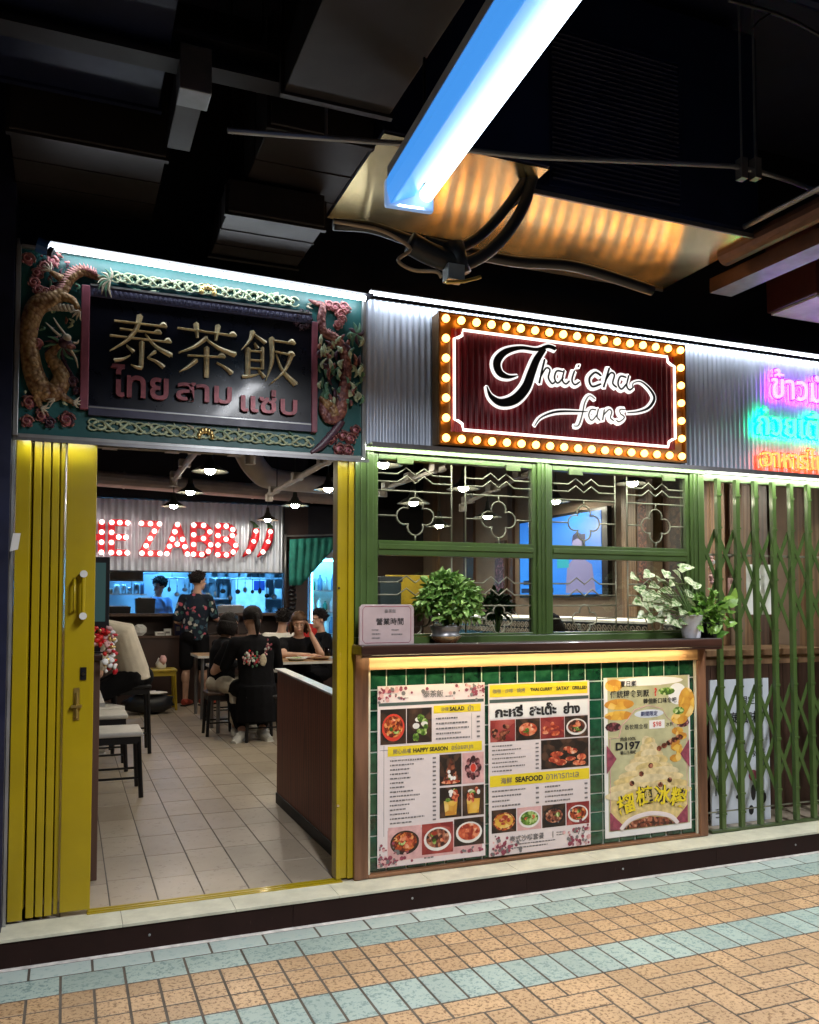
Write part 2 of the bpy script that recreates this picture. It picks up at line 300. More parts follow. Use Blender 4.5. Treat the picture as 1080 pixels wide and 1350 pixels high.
# ---------------------------------------------------------------- mesh builder
def catmull(pts, n=6):
    pts = [Vector(p) for p in pts]
    if len(pts) < 3: return pts
    out = []
    for i in range(len(pts) - 1):
        p0 = pts[max(i - 1, 0)]; p1 = pts[i]; p2 = pts[i + 1]; p3 = pts[min(i + 2, len(pts) - 1)]
        for k in range(n):
            t = k / n
            out.append(.5 * ((2 * p1) + (-p0 + p2) * t + (2 * p0 - 5 * p1 + 4 * p2 - p3) * t * t + (-p0 + 3 * p1 - 3 * p2 + p3) * t ** 3))
    out.append(pts[-1]); return out
class MB:
    def __init__(s, m=None): s.v = []; s.f = []; s.fm = []; s.mats = []; s.c = 0; m and s.use(m)
    def use(s, m):
        if isinstance(m, str): m = M[m]
        if m not in s.mats: s.mats.append(m)
        s.c = s.mats.index(m); return s
    def face(s, idx): s.f.append(tuple(idx)); s.fm.append(s.c)
    def quad(s, *p): b = len(s.v); s.v += [tuple(q) for q in p]; s.face(range(b, b + len(p)))
    def box(s, x0, x1, y0, y1, z0, z1):
        if x0 > x1: x0, x1 = x1, x0
        if y0 > y1: y0, y1 = y1, y0
        if z0 > z1: z0, z1 = z1, z0
        b = len(s.v); s.v += [(x, y, z) for z in (z0, z1) for x, y in ((x0, y0), (x1, y0), (x1, y1), (x0, y1))]
        for q in ((3, 2, 1, 0), (4, 5, 6, 7), (0, 1, 5, 4), (1, 2, 6, 5), (2, 3, 7, 6), (3, 0, 4, 7)): s.face([b + i for i in q])
        return s
    def prism(s, base, top):
        b = len(s.v); n = len(base); s.v += [tuple(p) for p in base] + [tuple(p) for p in top]
        s.face([b + i for i in range(n)][::-1]); s.face([b + n + i for i in range(n)])
        for i in range(n): j = (i + 1) % n; s.face((b + i, b + j, b + n + j, b + n + i))
        return s
    def poly(s, pts, y, d):      # outline in (x, z), front at y, back at y + d
        return s.prism([(x, y, z) for x, z in pts][::-1], [(x, y + d, z) for x, z in pts][::-1])
    def disc(s, x, z, r, y, d, rz=None, n=24):
        rz = rz or r; return s.poly([(x + r * math.cos(2 * math.pi * i / n), z + rz * math.sin(2 * math.pi * i / n)) for i in range(n)], y, d)
    def tube(s, pts, r, seg=8, caps=True, flat=None, smoothn=0, closed=False):
        pts = [Vector(p) for p in pts]
        if not isinstance(r, (list, tuple)): r = [r] * len(pts)
        if smoothn:
            rr = [Vector((a, 0, 0)) for a in r]; r = [q.x for q in catmull(rr, smoothn)]; pts = catmull(pts, smoothn)
        n = len(pts); b = len(s.v); nrm = None
        for i, p in enumerate(pts):
            if closed: t = pts[(i + 1) % n] - pts[i - 1]
            else: t = pts[min(i + 1, n - 1)] - pts[max(i - 1, 0)]
            t = t.normalized() if t.length > 1e-9 else Vector((0, 0, 1))
            if nrm is None: nrm = t.orthogonal().normalized()
            else:
                nrm = nrm - t * nrm.dot(t); nrm = nrm.normalized() if nrm.length > 1e-6 else t.orthogonal().normalized()
            bn = t.cross(nrm)
            for k in range(seg):
                a = 2 * math.pi * k / seg; o = (nrm * math.cos(a) + bn * math.sin(a)) * r[i]
                if flat: fd, fk = Vector(flat[0]), flat[1]; o = o - fd * (o.dot(fd) * (1 - fk))
                s.v.append(tuple(p + o))
        for i in range(n if closed else n - 1):
            i2 = (i + 1) % n
            for k in range(seg):
                k2 = (k + 1) % seg
                s.face((b + i * seg + k, b + i * seg + k2, b + i2 * seg + k2, b + i2 * seg + k))
        if caps and not closed:
            s.face([b + k for k in range(seg)][::-1]); s.face([b + (n - 1) * seg + k for k in range(seg)])
        return s
    def ell(s, c, rx, ry=None, rz=None, seg=14, rings=9, rot=None, keep=None, jit=0.):
        ry = rx if ry is None else ry; rz = rx if rz is None else rz; c = Vector(c); b = len(s.v); dirs = []
        for i in range(rings + 1):
            th = math.pi * i / rings
            for k in range(seg):
                ph = 2 * math.pi * k / seg; d = Vector((math.sin(th) * math.cos(ph), math.sin(th) * math.sin(ph), math.cos(th)))
                q = Vector((d.x * rx, d.y * ry, d.z * rz))
                if rot: q = rot @ q
                if jit: q *= 1 + jit * mnoise.noise(d * 4 + c * 9)
                dirs.append(d); s.v.append(tuple(c + q))
        for i in range(rings):
            for k in range(seg):
                k2 = (k + 1) % seg; q = (b + i * seg + k, b + (i + 1) * seg + k, b + (i + 1) * seg + k2, b + i * seg + k2)
                if keep and not keep((dirs[q[0] - b] + dirs[q[2] - b]).normalized()): continue
                s.face(q)
        return s
    def lathe(s, prof, c, seg=20):
        b = len(s.v); c = Vector(c)
        for r, z in prof:
            for k in range(seg): a = 2 * math.pi * k / seg; s.v.append((c.x + r * math.cos(a), c.y + r * math.sin(a), c.z + z))
        for i in range(len(prof) - 1):
            for k in range(seg): k2 = (k + 1) % seg; s.face((b + i * seg + k, b + i * seg + k2, b + (i + 1) * seg + k2, b + (i + 1) * seg + k))
        return s
    def ribbon(s, pts, w, y, d, ridge=0., n=5):   # brush stroke in (x, z): widths along it, front at y, raised middle
        p = catmull([(a, b, 0) for a, b in pts], n) if len(pts) > 2 else [Vector((a, b, 0)) for a, b in pts]
        if not isinstance(w, (list, tuple)): w = [w] * len(pts)
        if len(w) < len(pts): w = [w[0] + (w[-1] - w[0]) * i / (len(pts) - 1) for i in range(len(pts))]
        ww = [q.x for q in catmull([(a, 0, 0) for a in w], n)] if len(pts) > 2 else list(w)
        m = len(p); b = len(s.v)
        for i in range(m):
            t = (p[min(i + 1, m - 1)] - p[max(i - 1, 0)]); t = t.normalized() if t.length > 1e-9 else Vector((1, 0, 0)); nn = Vector((-t.y, t.x, 0)); h = max(ww[i], 1e-5) / 2
            e = -t * h * .5 if i == 0 else (t * h * .5 if i == m - 1 else Vector((0, 0, 0)))
            L = p[i] + nn * h; Q = p[i] - nn * h; C = p[i] + e
            s.v += [(L.x, y + d, L.y), (L.x, y, L.y), (C.x, y - ridge, C.y), (Q.x, y, Q.y), (Q.x, y + d, Q.y)]
        for i in range(m - 1):
            for k in range(4): a = b + i * 5 + k; s.face((a, a + 5, a + 6, a + 1))
        for i in (0, m - 1):
            a = b + i * 5; q = [a, a + 1, a + 2, a + 3, a + 4]; s.face(q if i == 0 else q[::-1])
        return s
    def text(s, body, x0, x1, z0, z1, y, d=.002, bold=0., keep=True, xf=None, align='C'):
        """real lettering on a plane facing -y, fitted to the rectangle"""
        cu = bpy.data.curves.new('lettering', 'FONT'); cu.body = body; cu.size = 1; cu.extrude = .5; cu.offset = bold; cu.resolution_u = 3
        ob = bpy.data.objects.new('lettering', cu); COL.objects.link(ob)
        dg = bpy.context.evaluated_depsgraph_get(); me = bpy.data.meshes.new_from_object(ob.evaluated_get(dg))
        vs = [v.co.copy() for v in me.vertices]; fs = [tuple(p.vertices) for p in me.polygons]
        bpy.data.objects.remove(ob); bpy.data.curves.remove(cu); bpy.data.meshes.remove(me)
        if not vs: return s
        ax = min(v.x for v in vs); bx = max(v.x for v in vs); ay = min(v.y for v in vs); by = max(v.y for v in vs)
        kx = (x1 - x0) / max(bx - ax, 1e-6); kz = (z1 - z0) / max(by - ay, 1e-6); ox = x0; oz = z0
        if keep:
            k = min(kx, kz)
            ox = x0 if align == 'L' else x0 + ((x1 - x0) - k * (bx - ax)) / 2; oz = z0 + ((z1 - z0) - k * (by - ay)) / 2; kx = kz = k
        b = len(s.v)
        for v in vs:
            q = (ox + (v.x - ax) * kx, y - (v.z + .5) * d, oz + (v.y - ay) * kz)
            s.v.append(xf(*q) if xf else q)
        for f in fs: s.face([b + i for i in f])
        return s
    def build(s, name, parent=None, smooth=False, bevel=0., mods=None):
        off = Vector((0, 0, 0)); q = parent
        while q: off += q.location; q = q.parent
        me = bpy.data.meshes.new(name); me.from_pydata([tuple(Vector(v) - off) for v in s.v], [], s.f)
        for m in s.mats: me.materials.append(m)
        me.polygons.foreach_set('material_index', s.fm)
        if smooth: me.polygons.foreach_set('use_smooth', [True] * len(s.f))
        me.validate(); me.update()
        o = bpy.data.objects.new(name, me); COL.objects.link(o); o.parent = parent
        if bevel:
            bv = o.modifiers.new('bevel', 'BEVEL'); bv.width = bevel; bv.segments = 2; bv.limit_method = 'ANGLE'
        return o
def build_each(mb, name, parent=None, smooth=False, bevel=0.):
    '''every disconnected piece becomes a part of its own'''
    n = len(mb.v); up = list(range(n))
    def fd(i):
        while up[i] != i: up[i] = up[up[i]]; i = up[i]
        return i
    for f in mb.f:
        for i in f[1:]: up[fd(i)] = fd(f[0])
    grp = {}
    for k, f in enumerate(mb.f): grp.setdefault(fd(f[0]), []).append(k)
    for ks in grp.values():
        q = MB(); mp = {}
        for k in ks:
            q.use(mb.mats[mb.fm[k]])
            for i in mb.f[k]:
                if i not in mp: mp[i] = len(q.v); q.v.append(mb.v[i])
            q.face([mp[i] for i in mb.f[k]])
        o = q.build(name, parent, smooth, bevel)
    return o
def tag(o, label, cat, group=None):
    o['label'] = label; o['category'] = cat
    if group: o['group'] = group
    return o
def thing(name, label, cat, loc, group=None):
    o = bpy.data.objects.new(name, None); COL.objects.link(o); o.location = loc; o.empty_display_size = .1
    return tag(o, label, cat, group)
def struct(o): o['kind'] = 'structure'; return o
def copy_tree(o, loc, label=None, group=None, rotz=None):
    c = o.copy(); COL.objects.link(c); c.location = loc
    if rotz is not None: c.rotation_euler = (0, 0, rotz)
    if label: c['label'] = label
    if group: c['group'] = group
    for ch in list(o.children):
        d = ch.copy(); COL.objects.link(d); d.parent = c
        for g in list(ch.children):
            e = g.copy(); COL.objects.link(e); e.parent = d
    return c
def remesh(o, vox, smooth=4):
    md = o.modifiers.new('r', 'REMESH'); md.mode = 'VOXEL'; md.voxel_size = vox
    if smooth: s2 = o.modifiers.new('s', 'SMOOTH'); s2.factor = .5; s2.iterations = smooth
    dg = bpy.context.evaluated_depsgraph_get(); me = bpy.data.meshes.new_from_object(o.evaluated_get(dg))
    mats = list(o.data.materials); o.modifiers.clear(); old = o.data; o.data = me; me.name = o.name; bpy.data.meshes.remove(old)
    me.materials.clear()
    for m in mats: me.materials.append(m)
    me.polygons.foreach_set('use_smooth', [True] * len(me.polygons)); me.update()
    return o

# ================================================================ THE SETTING
ZG, ZF, YP = .065, .18, -.187            # pavement, restaurant floor, plinth front
def tile(mb, x0, x1, y0, y1, z, g=.0042, h=.0022):
    x0 += g; x1 -= g; y0 += g; y1 -= g; k = .002; b = len(mb.v); dz = rng.uniform(-.0005, .0005)
    mb.v += [(x0, y0, z - h), (x1, y0, z - h), (x1, y1, z - h), (x0, y1, z - h)] + [(x0 + k, y0 + k, z + dz), (x1 - k, y0 + k, z + dz), (x1 - k, y1 - k, z + dz), (x0 + k, y1 - k, z + dz)]
    mb.face((b + 4, b + 5, b + 6, b + 7))
    for i in range(4): j = (i + 1) % 4; mb.face((b + i, b + j, b + 4 + j, b + 4 + i))
mb = MB('grout'); mb.quad((-12, -14, ZG - .0014), (18, -14, ZG - .0014), (18, YP + .02, ZG - .0014), (-12, YP + .02, ZG - .0014))
mb.use('worn'); u = .119
mb.box(-3, 8, YP - .03, YP + .01, ZG - .02, ZG - .0004)
X0, X1 = -2.5, 6.5
y = YP - .03
for r_, (hh, off) in enumerate(((.125, 0), (.17, .12))):
    mb.use('aquapale' if r_ == 0 else 'aqua'); x = X0 - off
    while x < X1: tile(mb, x, x + .238, y - hh, y, ZG); x += .238
    y -= hh
mb.use('tan')
for r_ in range(3):
    x = X0
    while x < X1: tile(mb, x, x + u, y - u * 1.03, y, ZG); x += u
    y -= u * 1.03
mb.use('aqua'); x = X0
while x < X1: tile(mb, x, x + u, y - .238, y, ZG); x += u
y -= .238
mb.use('tan')
for a in range(int((X1 - X0) / u)):
    for b_ in range(32):
        k = (a + b_) % 4; xx = X0 + a * u; yy = y - (b_ + 1) * u
        if k == 0: tile(mb, xx, xx + 2 * u, yy, yy + u, ZG)
        elif k == 3 and b_ == 0: tile(mb, xx, xx + u, yy, yy + u, ZG)
        elif k == 2: tile(mb, xx, xx + u, yy - u, yy + u, ZG) if b_ < 31 else None
struct(mb.build('pavement'))

mb = MB('floorg'); mb.box(-1.2, 5.2, YP + .012, 8.2, ZG - .06, ZF - .0016)
mb.use('floort'); x = .41 - .21 * 8; c_ = 0
while x < 5.1:
    y = -.02 + (.0, .035, .01, .05)[c_ % 4]
    while y < 8.1: tile(mb, x, x + .21, y, y + .405, ZF, .0022); y += .405
    x += .21; c_ += 1
struct(mb.build('restaurant_floor'))
mb = MB('plinth'); x = -.24
while x < 6: mb.box(x + .0015, min(x + 1.22, 6), YP, YP + .011, ZG - .004, ZF - .012); x += 1.22
mb.use('cream'); x = -.24
while x < 6: mb.box(x + .001, x + .479, YP - .006, -.005, ZF - .011, ZF + .001); x += .48
mb.use('silver')
for i in range(6): mb.ell((-.1 + i * 1.22 + .45, YP - .001, ZG + .055), .006, .003, .006, 8, 5)
struct(mb.build('entrance_step', bevel=.002))
mb = MB('yellow'); mb.box(.10, 1.27, .0, .016, ZF + .001, ZF + .008); mb.box(.10, 1.27, .035, .047, ZF + .001, ZF + .006); mb.box(.10, 1.27, -.018, -.008, ZF + .001, ZF + .006)
tag(mb.build('door_track'), 'yellow painted metal track across the doorway floor', 'door track')
mb = MB('ceil'); mb.box(-12, 18, -14, 14, 4.5, 4.6); struct(mb.build('ceiling'))

def wall(name, m, label, *b, cat='wall'): return tag(MB(m).box(*b).build(name), label, cat)
wall('bulkhead_wall', 'nearblack', 'near-black wall filling the gap above the shopfront sign board', -3, 9, .12, .22, 3.09, 4.5)
wall('interior_ceiling_board', 'nearblack', 'black painted ceiling board over the dining room', -1.2, 5.2, .22, 8.3, 3.62, 3.7, cat='ceiling board')
wall('side_wall', 'walldark', 'dark maroon wall on the seated bending man side of the dining room', -1.2, -1.1, .22, 8.2, ZF, 3.62)
wall('pillar', 'navypost', 'dark navy painted pillar left of the yellow folding gate', -1.2, -.236, -.10, .3, ZG, 4.5, cat='pillar')
wall('pillar_edge_strip', 'silver', 'thin grey metal edge strip beside the dark navy pillar', -.234, -.222, -.04, .02, ZF + .002, 3.14, cat='edge strip')
mb = MB('whitep'); q0 = P(20, 712, -.045); q1 = P(13, 755, -.045); mb.prism([(q0[0] - .02, -.047, q0[1] - .05), (q0[0] + .012, -.047, q0[1] - .04), (q0[0] + .022, -.047, q0[1] + .03), (q0[0] - .008, -.047, q0[1] + .03)], [(q0[0] - .02, -.044, q0[1] - .05), (q0[0] + .012, -.044, q0[1] - .04), (q0[0] + .022, -.044, q0[1] + .03), (q0[0] - .008, -.044, q0[1] + .03)]); mb.use('galv'); mb.tube([(q0[0] - .012, -.043, q0[1] - .04), (q1[0] - .004, -.043, q1[1]), (q1[0], -.043, q1[1] - .5)], .004, 6); tag(mb.build('cable_tag'), 'white paper tag on a thin cable at the left edge of the yellow gate', 'tag')
# tan wall with pilasters seen through the windows
t = thing('panelled_wall', 'beige panelled wall with dark wood uprights carrying the screen', 'wall', (4.95, 4, ZF))
MB('wallbeige').box(4.95, 5.05, .22, 8.2, ZF, 3.62).build('plaster', t)
for yy, m_, wd in ((.5, 'tanwood', .22), (.98, 'darkwood', .16), (1.45, 'tanwood', .2), (1.9, 'darkwood', .42), (2.62, 'tanwood', .22), (4.95, 'darkwood', .12), (6.1, 'darkwood', .3), (7.2, 'tanwood', .2)):
    MB(m_).box(4.915, 4.949, yy - wd / 2, yy + wd / 2, ZF, 3.4).build('upright', t)

def ripple(x0, x1, y0, y1, z, pitch=.075, amp=.0006):
    '''thin metal sheet seen from below, shallow ribs running along y, slightly dented'''
    mb = MB('gold_sheet'); nx = int((x1 - x0) / pitch * 6); ny = 24
    for i in range(ny + 1):
        for j in range(nx + 1):
            x, y_ = x0 + (x1 - x0) * j / nx, y0 + (y1 - y0) * i / ny
            mb.v.append((x, y_, z + amp * 0 + .0016 * mnoise.noise(V3((x * 2.1, y_ * 2.3, 2))) + .0001 * mnoise.noise(V3((x * 12, y_ * 9, 5)))))
    for i in range(ny):
        for j in range(nx): a = i * (nx + 1) + j; mb.face((a, a + nx + 1, a + nx + 2, a + 1))
    return mb
# ---------------------------------------------------------------- ducts, pipes, cables under the ceiling
def duct(label, x0, x1, y0, y1, z0, z1, m='duct', group='ducts under the ceiling', nm='ceiling_duct'):
    t = thing(nm, label, 'duct', ((x0 + x1) / 2, (y0 + y1) / 2, z1), group)
    MB(m).box(x0, x1, y0, y1, z0, z1).build('duct_body', t, bevel=.004)
    f = MB(m)
    for k in (y0 + .012, y1 - .037):
        f.box(x0 - .012, x1 + .012, k, k + .025, z0 - .012, z1 - .02)
    for q_ in (.36, .68): yy = y0 + (y1 - y0) * q_; f.box(x0 - .004, x1 + .004, yy, yy + .008, z0 - .004, z1 - .01)
    build_each(f, 'flange', t)
    h = MB('blackm')
    for sx in (x0 + .05, x1 - .05): h.tube([(sx, (y0 + y1) / 2, z1 - .05), (sx, (y0 + y1) / 2, 4.5)], .006, 6)
    build_each(h, 'hanger_rod', t); return t
duct('brown duct box in the middle of the three duct runs over the left sign', .68, 1.09, -.96, -.17, 3.36, 3.8)
duct('lowest small brown duct box just above the white rope light', .60, 1.02, -.52, .0, 3.2, 3.34)
duct('long dark duct running out of the top of the photo left of the blue tube', .68, 1.08, -3.6, -1.14, 3.36, 3.8)
duct('wide brown duct box at the far left over the dragon', -.24, .34, -.56, .1, 3.36, 3.8)
duct('dark duct at the top left corner nearest the viewer', -.9, .30, -3.6, -.62, 3.5, 3.9, m='navymetal')
t = thing('cable_trunking', 'narrow bright galvanised trunking between the two left ducts', 'trunking', (.385, -.9, 3.5), None)
MB('duct').box(.335, .425, -.96, -.63, 3.36, 3.5).build('trunking_body', t, bevel=.003)
MB('galv').box(.33, .44, -1.1, -.985, 3.335, 3.5).build('end_box', t, bevel=.004)
mb = MB('nearblack'); mb.box(-3, 1.08, -1.09, -1.0, 3.44, 3.46); mb.box(-3, 1.08, -1.05, -1.04, 3.4605, 3.54); mb.box(-3, 1.08, -1.09, -1.0, 3.5405, 3.56)
tag(mb.build('steel_beam'), 'thin dark steel beam crossing under the left ducts', 'beam')
for lab, pts_, r_ in (('thin pipe high above the air conditioner louvres', ((1.3, -1.3, 4.25), (2.4, -1.3, 4.25), (4.5, -1.3, 4.25)), .03),):
    mb = MB('navymetal' if 'pipe' in lab else 'black'); mb.tube(pts_, r_, 8, smoothn=5); mb.use('navymetal')
    for p_ in pts_[1:-1]: mb.box(p_[0] - r_ * 1.5, p_[0] + r_ * 1.5, p_[1] - .012, p_[1] + .012, p_[2] - r_ * 1.5, p_[2] + r_ * 1.6); mb.tube([p_, (p_[0], p_[1], 4.5)], .004, 5)
    tag(mb.build('service_run', smooth=False), lab, 'pipe' if 'pipe' in lab else 'cable')
# air conditioner with a bright underside
t = thing('air_conditioner', 'big navy ceiling air conditioner with louvred front and shiny golden underside', 'air conditioner', (2.5, -.45, 4.4))
MB('navymetal').box(1.86, 3.17, -.86, -.10, 3.372, 4.4).build('casing', t, bevel=.02)
ripple(1.872, 3.165, -.852, -.108, 3.362).build('underside_sheet', t, smooth=True)
mb = MB('galv'); mb.box(1.862, 3.17, -.864, -.8525, 3.35, 3.3715); mb.box(1.862, 3.17, -.1075, -.098, 3.35, 3.3715); build_each(mb, 'edge_angle', t)
mb = MB('navymetal')
mb.box(1.95, 2.68, -.872, -.861, 3.40, 3.415); mb.box(1.95, 2.68, -.872, -.861, 4.12, 4.135); mb.box(1.95, 1.965, -.872, -.861, 3.415, 4.12); mb.box(2.665, 2.68, -.872, -.861, 3.415, 4.12)
for i in range(30): z = 3.43 + i * .023; mb.prism([(1.967, -.861, z), (2.663, -.861, z), (2.663, -.874, z + .006), (1.967, -.874, z + .006)], [(1.967, -.861, z + .004), (2.663, -.861, z + .004), (2.663, -.874, z + .01), (1.967, -.874, z + .01)])
mb.build('louvre_panel', t)
t = thing('bulkhead_duct', 'shiny golden flat duct behind the end of the blue tube lamp', 'duct', (1.48, -.6, 4.1))
MB('navymetal').box(1.10, 1.845, -1.05, -.26, 3.372, 4.1).build('duct_body', t, bevel=.006)
ripple(1.105, 1.84, -1.045, -.265, 3.362).build('underside_sheet', t, smooth=True)
mb = MB('rust'); mb.tube([(3.16, -.62, 3.36), (3.2, -1.5, 3.36), (3.3, -4, 3.36)], .055, 14); mb.prism([(3.25, -.40, 3.25), (3.40, -.40, 3.25), (3.55, -4, 3.25), (3.40, -4, 3.25)], [(3.25, -.40, 3.33), (3.40, -.40, 3.33), (3.55, -4, 3.33), (3.40, -4, 3.33)])
mb.use('galv'); mb.tube([(3.06, -.78, 3.40), (3.1, -1.5, 3.40), (3.2, -4, 3.40)], .014, 8)
tag(mb.build('pipe_bundle', smooth=False), 'rusty brown pipe and flat beam running beside the golden underside', 'pipes')
t = thing('speaker_box', 'dark maroon box with purple lit underside hung at right', 'box', (4.15, -.3, 3.7))
MB(pm('maroon_box_paint', (.06, .016, .018), .5)).box(3.93, 4.7, -.5, -.12, 3.31, 3.75).build('box_body', t, bevel=.01)
MB('white').box(3.95, 4.68, -.48, -.14, 3.297, 3.309).build('base_plate', t)
pts = [at(u_, v_, 1, -1.12) for u_, v_ in ((300, 172), (430, 182), (540, 190), (700, 207), (860, 214), (965, 219))]
mb = MB('galv'); mb.tube(pts, .011, 8); mb.tube([at(u_, v_, 1, -1.12) for u_, v_ in ((965, 219), (1000, 226), (1040, 238), (1120, 268))], .011, 8)
for u_ in (978, 996):
    q = at(u_, 224, 1, -1.12); mb.box(q.x - .018, q.x + .018, q.y - .02, q.y + .02, q.z - .045, q.z + .05); mb.tube([(q.x, q.y, q.z), (q.x, q.y, 4.5)], .006, 6)
q = at(430, 182, 1, -1.12); mb.tube([(q.x, q.y, q.z), (q.x, q.y, 4.5)], .006, 6)
tag(mb.build('conduit', smooth=False), 'thin grey conduit with clamps crossing in front of the louvres', 'conduit')
t = thing('cable_loop', 'thick black cable loop hanging under the golden sheets', 'cable', tuple(at(640, 330, 1, -.95)))
def cab(pts, yy): return [at(u_, v_, 1, yy) for u_, v_ in pts]
mb = MB('black')
mb.tube(cab([(712, 205), (700, 240), (690, 272), (668, 308), (640, 335), (606, 352)], -.95), .026, 10, smoothn=5)
mb.tube(cab([(695, 232), (672, 268), (640, 305), (606, 325), (560, 318)], -.93), .022, 10, smoothn=5)
mb.tube(cab([(440, 296), (490, 300), (545, 318), (606, 330), (680, 345), (760, 352), (860, 383)], -.80), .024, 10, smoothn=5)
mb.tube(cab([(596, 322), (600, 340), (606, 362)], -.94), .05, 10); mb.tube(cab([(540, 320), (570, 336), (605, 348)], -.94), .045, 10, smoothn=4)
build_each(mb, 'cable', t, smooth=True)
mb = MB(pm('bare_cable', (.42, .33, .22), .5)); mb.tube(cab([(440, 292), (470, 297), (500, 303), (525, 315), (541, 329), (525, 343), (545, 356), (575, 358), (582, 366)], -.98), .0075, 8, smoothn=5); mb.build('loose_wire', t, smooth=True)
mb = MB('silver'); q = at(603, 357, 1, -.99); mb.box(q.x - .04, q.x + .035, q.y, q.y + .06, q.z - .035, q.z + .03); mb.use('brass'); mb.tube(cab([(588, 372), (612, 371), (634, 365)], -1.0), .008, 8); mb.build('clamp', t, bevel=.004)
mb = MB('black'); mb.tube(cab([(960, 0), (1010, 14), (1050, 30), (1095, 55)], -1.5), .008, 8, smoothn=4); mb.tube(cab([(1018, 16), (1000, 28), (992, 38)], -1.5), .005, 6, smoothn=4)
tag(mb.build('hanging_wire', smooth=True), 'thin loose wire in the top right corner', 'wire')

# fluorescent batten
t = thing('fluorescent_lamp', 'long blue glowing fluorescent batten hanging under the ceiling', 'lamp', (1.05, -2.0, 4.4))
A = at(506, 266, 2, 2.95); A2 = at(672, 0, 2, 2.95); B = at(570, 276, 2, 2.95); B2 = at(785, 0, 2, 2.95)
dr = ((A2 - A).normalized() + (B2 - B).normalized()).normalized(); sd = Vector((-dr.y, dr.x, 0)) * (1 if dr.x * 0 - dr.y > 0 else -1)
sd = Vector((abs(dr.y), dr.x if dr.y < 0 else -dr.x, 0)).normalized(); Lf = 1.5; wd = (B - A).dot(sd); st = A + dr * .0
def fp(a, b, c): return tuple(st + sd * (a * wd) + dr * b + Vector((0, 0, c)))
def fbox(mb, a0, a1, b0, b1, c0, c1): mb.prism([fp(a0, b0, c0), fp(a0, b1, c0), fp(a1, b1, c0), fp(a1, b0, c0)], [fp(a0, b0, c1), fp(a0, b1, c1), fp(a1, b1, c1), fp(a1, b0, c1)])
mb = MB(E_HOUSE); mb.prism([fp(.0, .03, .03), fp(.08, .03, -.022), fp(.58, .03, .022), fp(.58, .03, .06), fp(.0, .03, .07)], [fp(.0, Lf - .03, .03), fp(.08, Lf - .03, -.022), fp(.58, Lf - .03, .022), fp(.58, Lf - .03, .06), fp(.0, Lf - .03, .07)]); mb.build('diffuser', t, bevel=.006)
mb = MB(E_TUBE); mb.tube([fp(.78, .05, .022), fp(.78, Lf - .05, .022)], .0245, 16); mb.build('tube', t, smooth=True)
mb = MB(em('lamp_end_cap_light', (.25, .42, .75), .3)); fbox(mb, .0, .98, .0, .03, -.024, .075); fbox(mb, .0, .98, Lf - .03, Lf, -.024, .075); build_each(mb, 'end_cap', t, bevel=.008)
mb = MB('white'); fbox(mb, .02, .95, .031, Lf - .031, .076, .11); mb.build('spine', t)
mb = MB('blackm'); [mb.tube([fp(.45, b_, .11), (fp(.45, b_, 0)[0], fp(.45, b_, 0)[1], 4.5)], .006, 6) for b_ in (.2, Lf - .2)]; build_each(mb, 'hanger_rod', t)

al = bpy.data.lights.new('tube_light', 'AREA'); al.shape = 'RECTANGLE'; al.size = .09; al.size_y = Lf; al.energy = 46; al.spread = R(160); al.color = (.97, .97, 1.0)
ao = bpy.data.objects.new('tube_light', al); COL.objects.link(ao); ao.parent = t
ao.location = V3(fp(.5, Lf / 2, -.015)) - t.location; ao.rotation_euler = (0, 0, math.atan2(dr.y, dr.x) - math.pi / 2)
far = copy_tree(t, t.location + V3((3.0, .1, 0)), 'unseen fluorescent batten added further right, where the pavement is brighter')  # out-of-view repeat of the lamp, added to light the brighter right-hand pavement

# ================================================================ THE SHOPFRONT
def wave_sheet(m, x0, x1, z0, z1, y, pitch, amp, back=None):
    mb = MB(m); n = int((x1 - x0) / pitch * 8); b = 0
    for i in range(n + 1):
        x = x0 + (x1 - x0) * i / n; yy = y + amp * math.cos(2 * math.pi * (x - x0) / pitch)
        mb.v += [(x, yy, z0), (x, yy, z1)]
        if i: a = (i - 1) * 2; mb.face((a, a + 2, a + 3, a + 1))
    return mb
t = thing('corrugated_fascia', 'silver corrugated zinc fascia behind the bulb framed sign and neon', 'fascia', (3, 0, 2.34))
wave_sheet('corr', 1.386, 6.5, 2.352, 3.105, .006, .0345, .0065).build('corrugated_sheet', t, smooth=True)
mb = MB('galv'); mb.box(1.39, 6.5, -.012, .0, 2.3455, 2.3515); mb.box(1.39, 6.5, .016, .1, 2.33, 3.11); mb.build('backing_frame', t)
# rope lights: one along the top edge, one hidden under the fascia lip
t = thing('rope_light', 'bright white rope light along the top edge of the whole shopfront', 'rope light', (1, -.06, 3.13))
a0 = P(64, 322, -.11); a1 = P(482, 391, -.11)
mb = MB(E_LED); n = 60
for i in range(n):
    xa = a0[0] + (a1[0] - a0[0]) * i / n; xb = a0[0] + (a1[0] - a0[0]) * (i + .86) / n
    za = a0[1] + (a1[1] - a0[1]) * i / n - .012; mb.tube([(xa, -.115, za), (xb, -.115, za)], .0135, 8)
mb.build('lit_rope_above_plaque', t, smooth=True)
mb = MB(E_LED); mb.tube([(1.39, -.062, 3.112), (6.5, -.062, 3.112)], .0095, 8); mb.build('lit_rope', t, smooth=True)
mb = MB('nearblack'); mb.box(1.39, 6.5, -.088, .01, 3.1225, 3.126); mb.box(1.39, 6.5, -.090, -.0865, 3.117, 3.122)
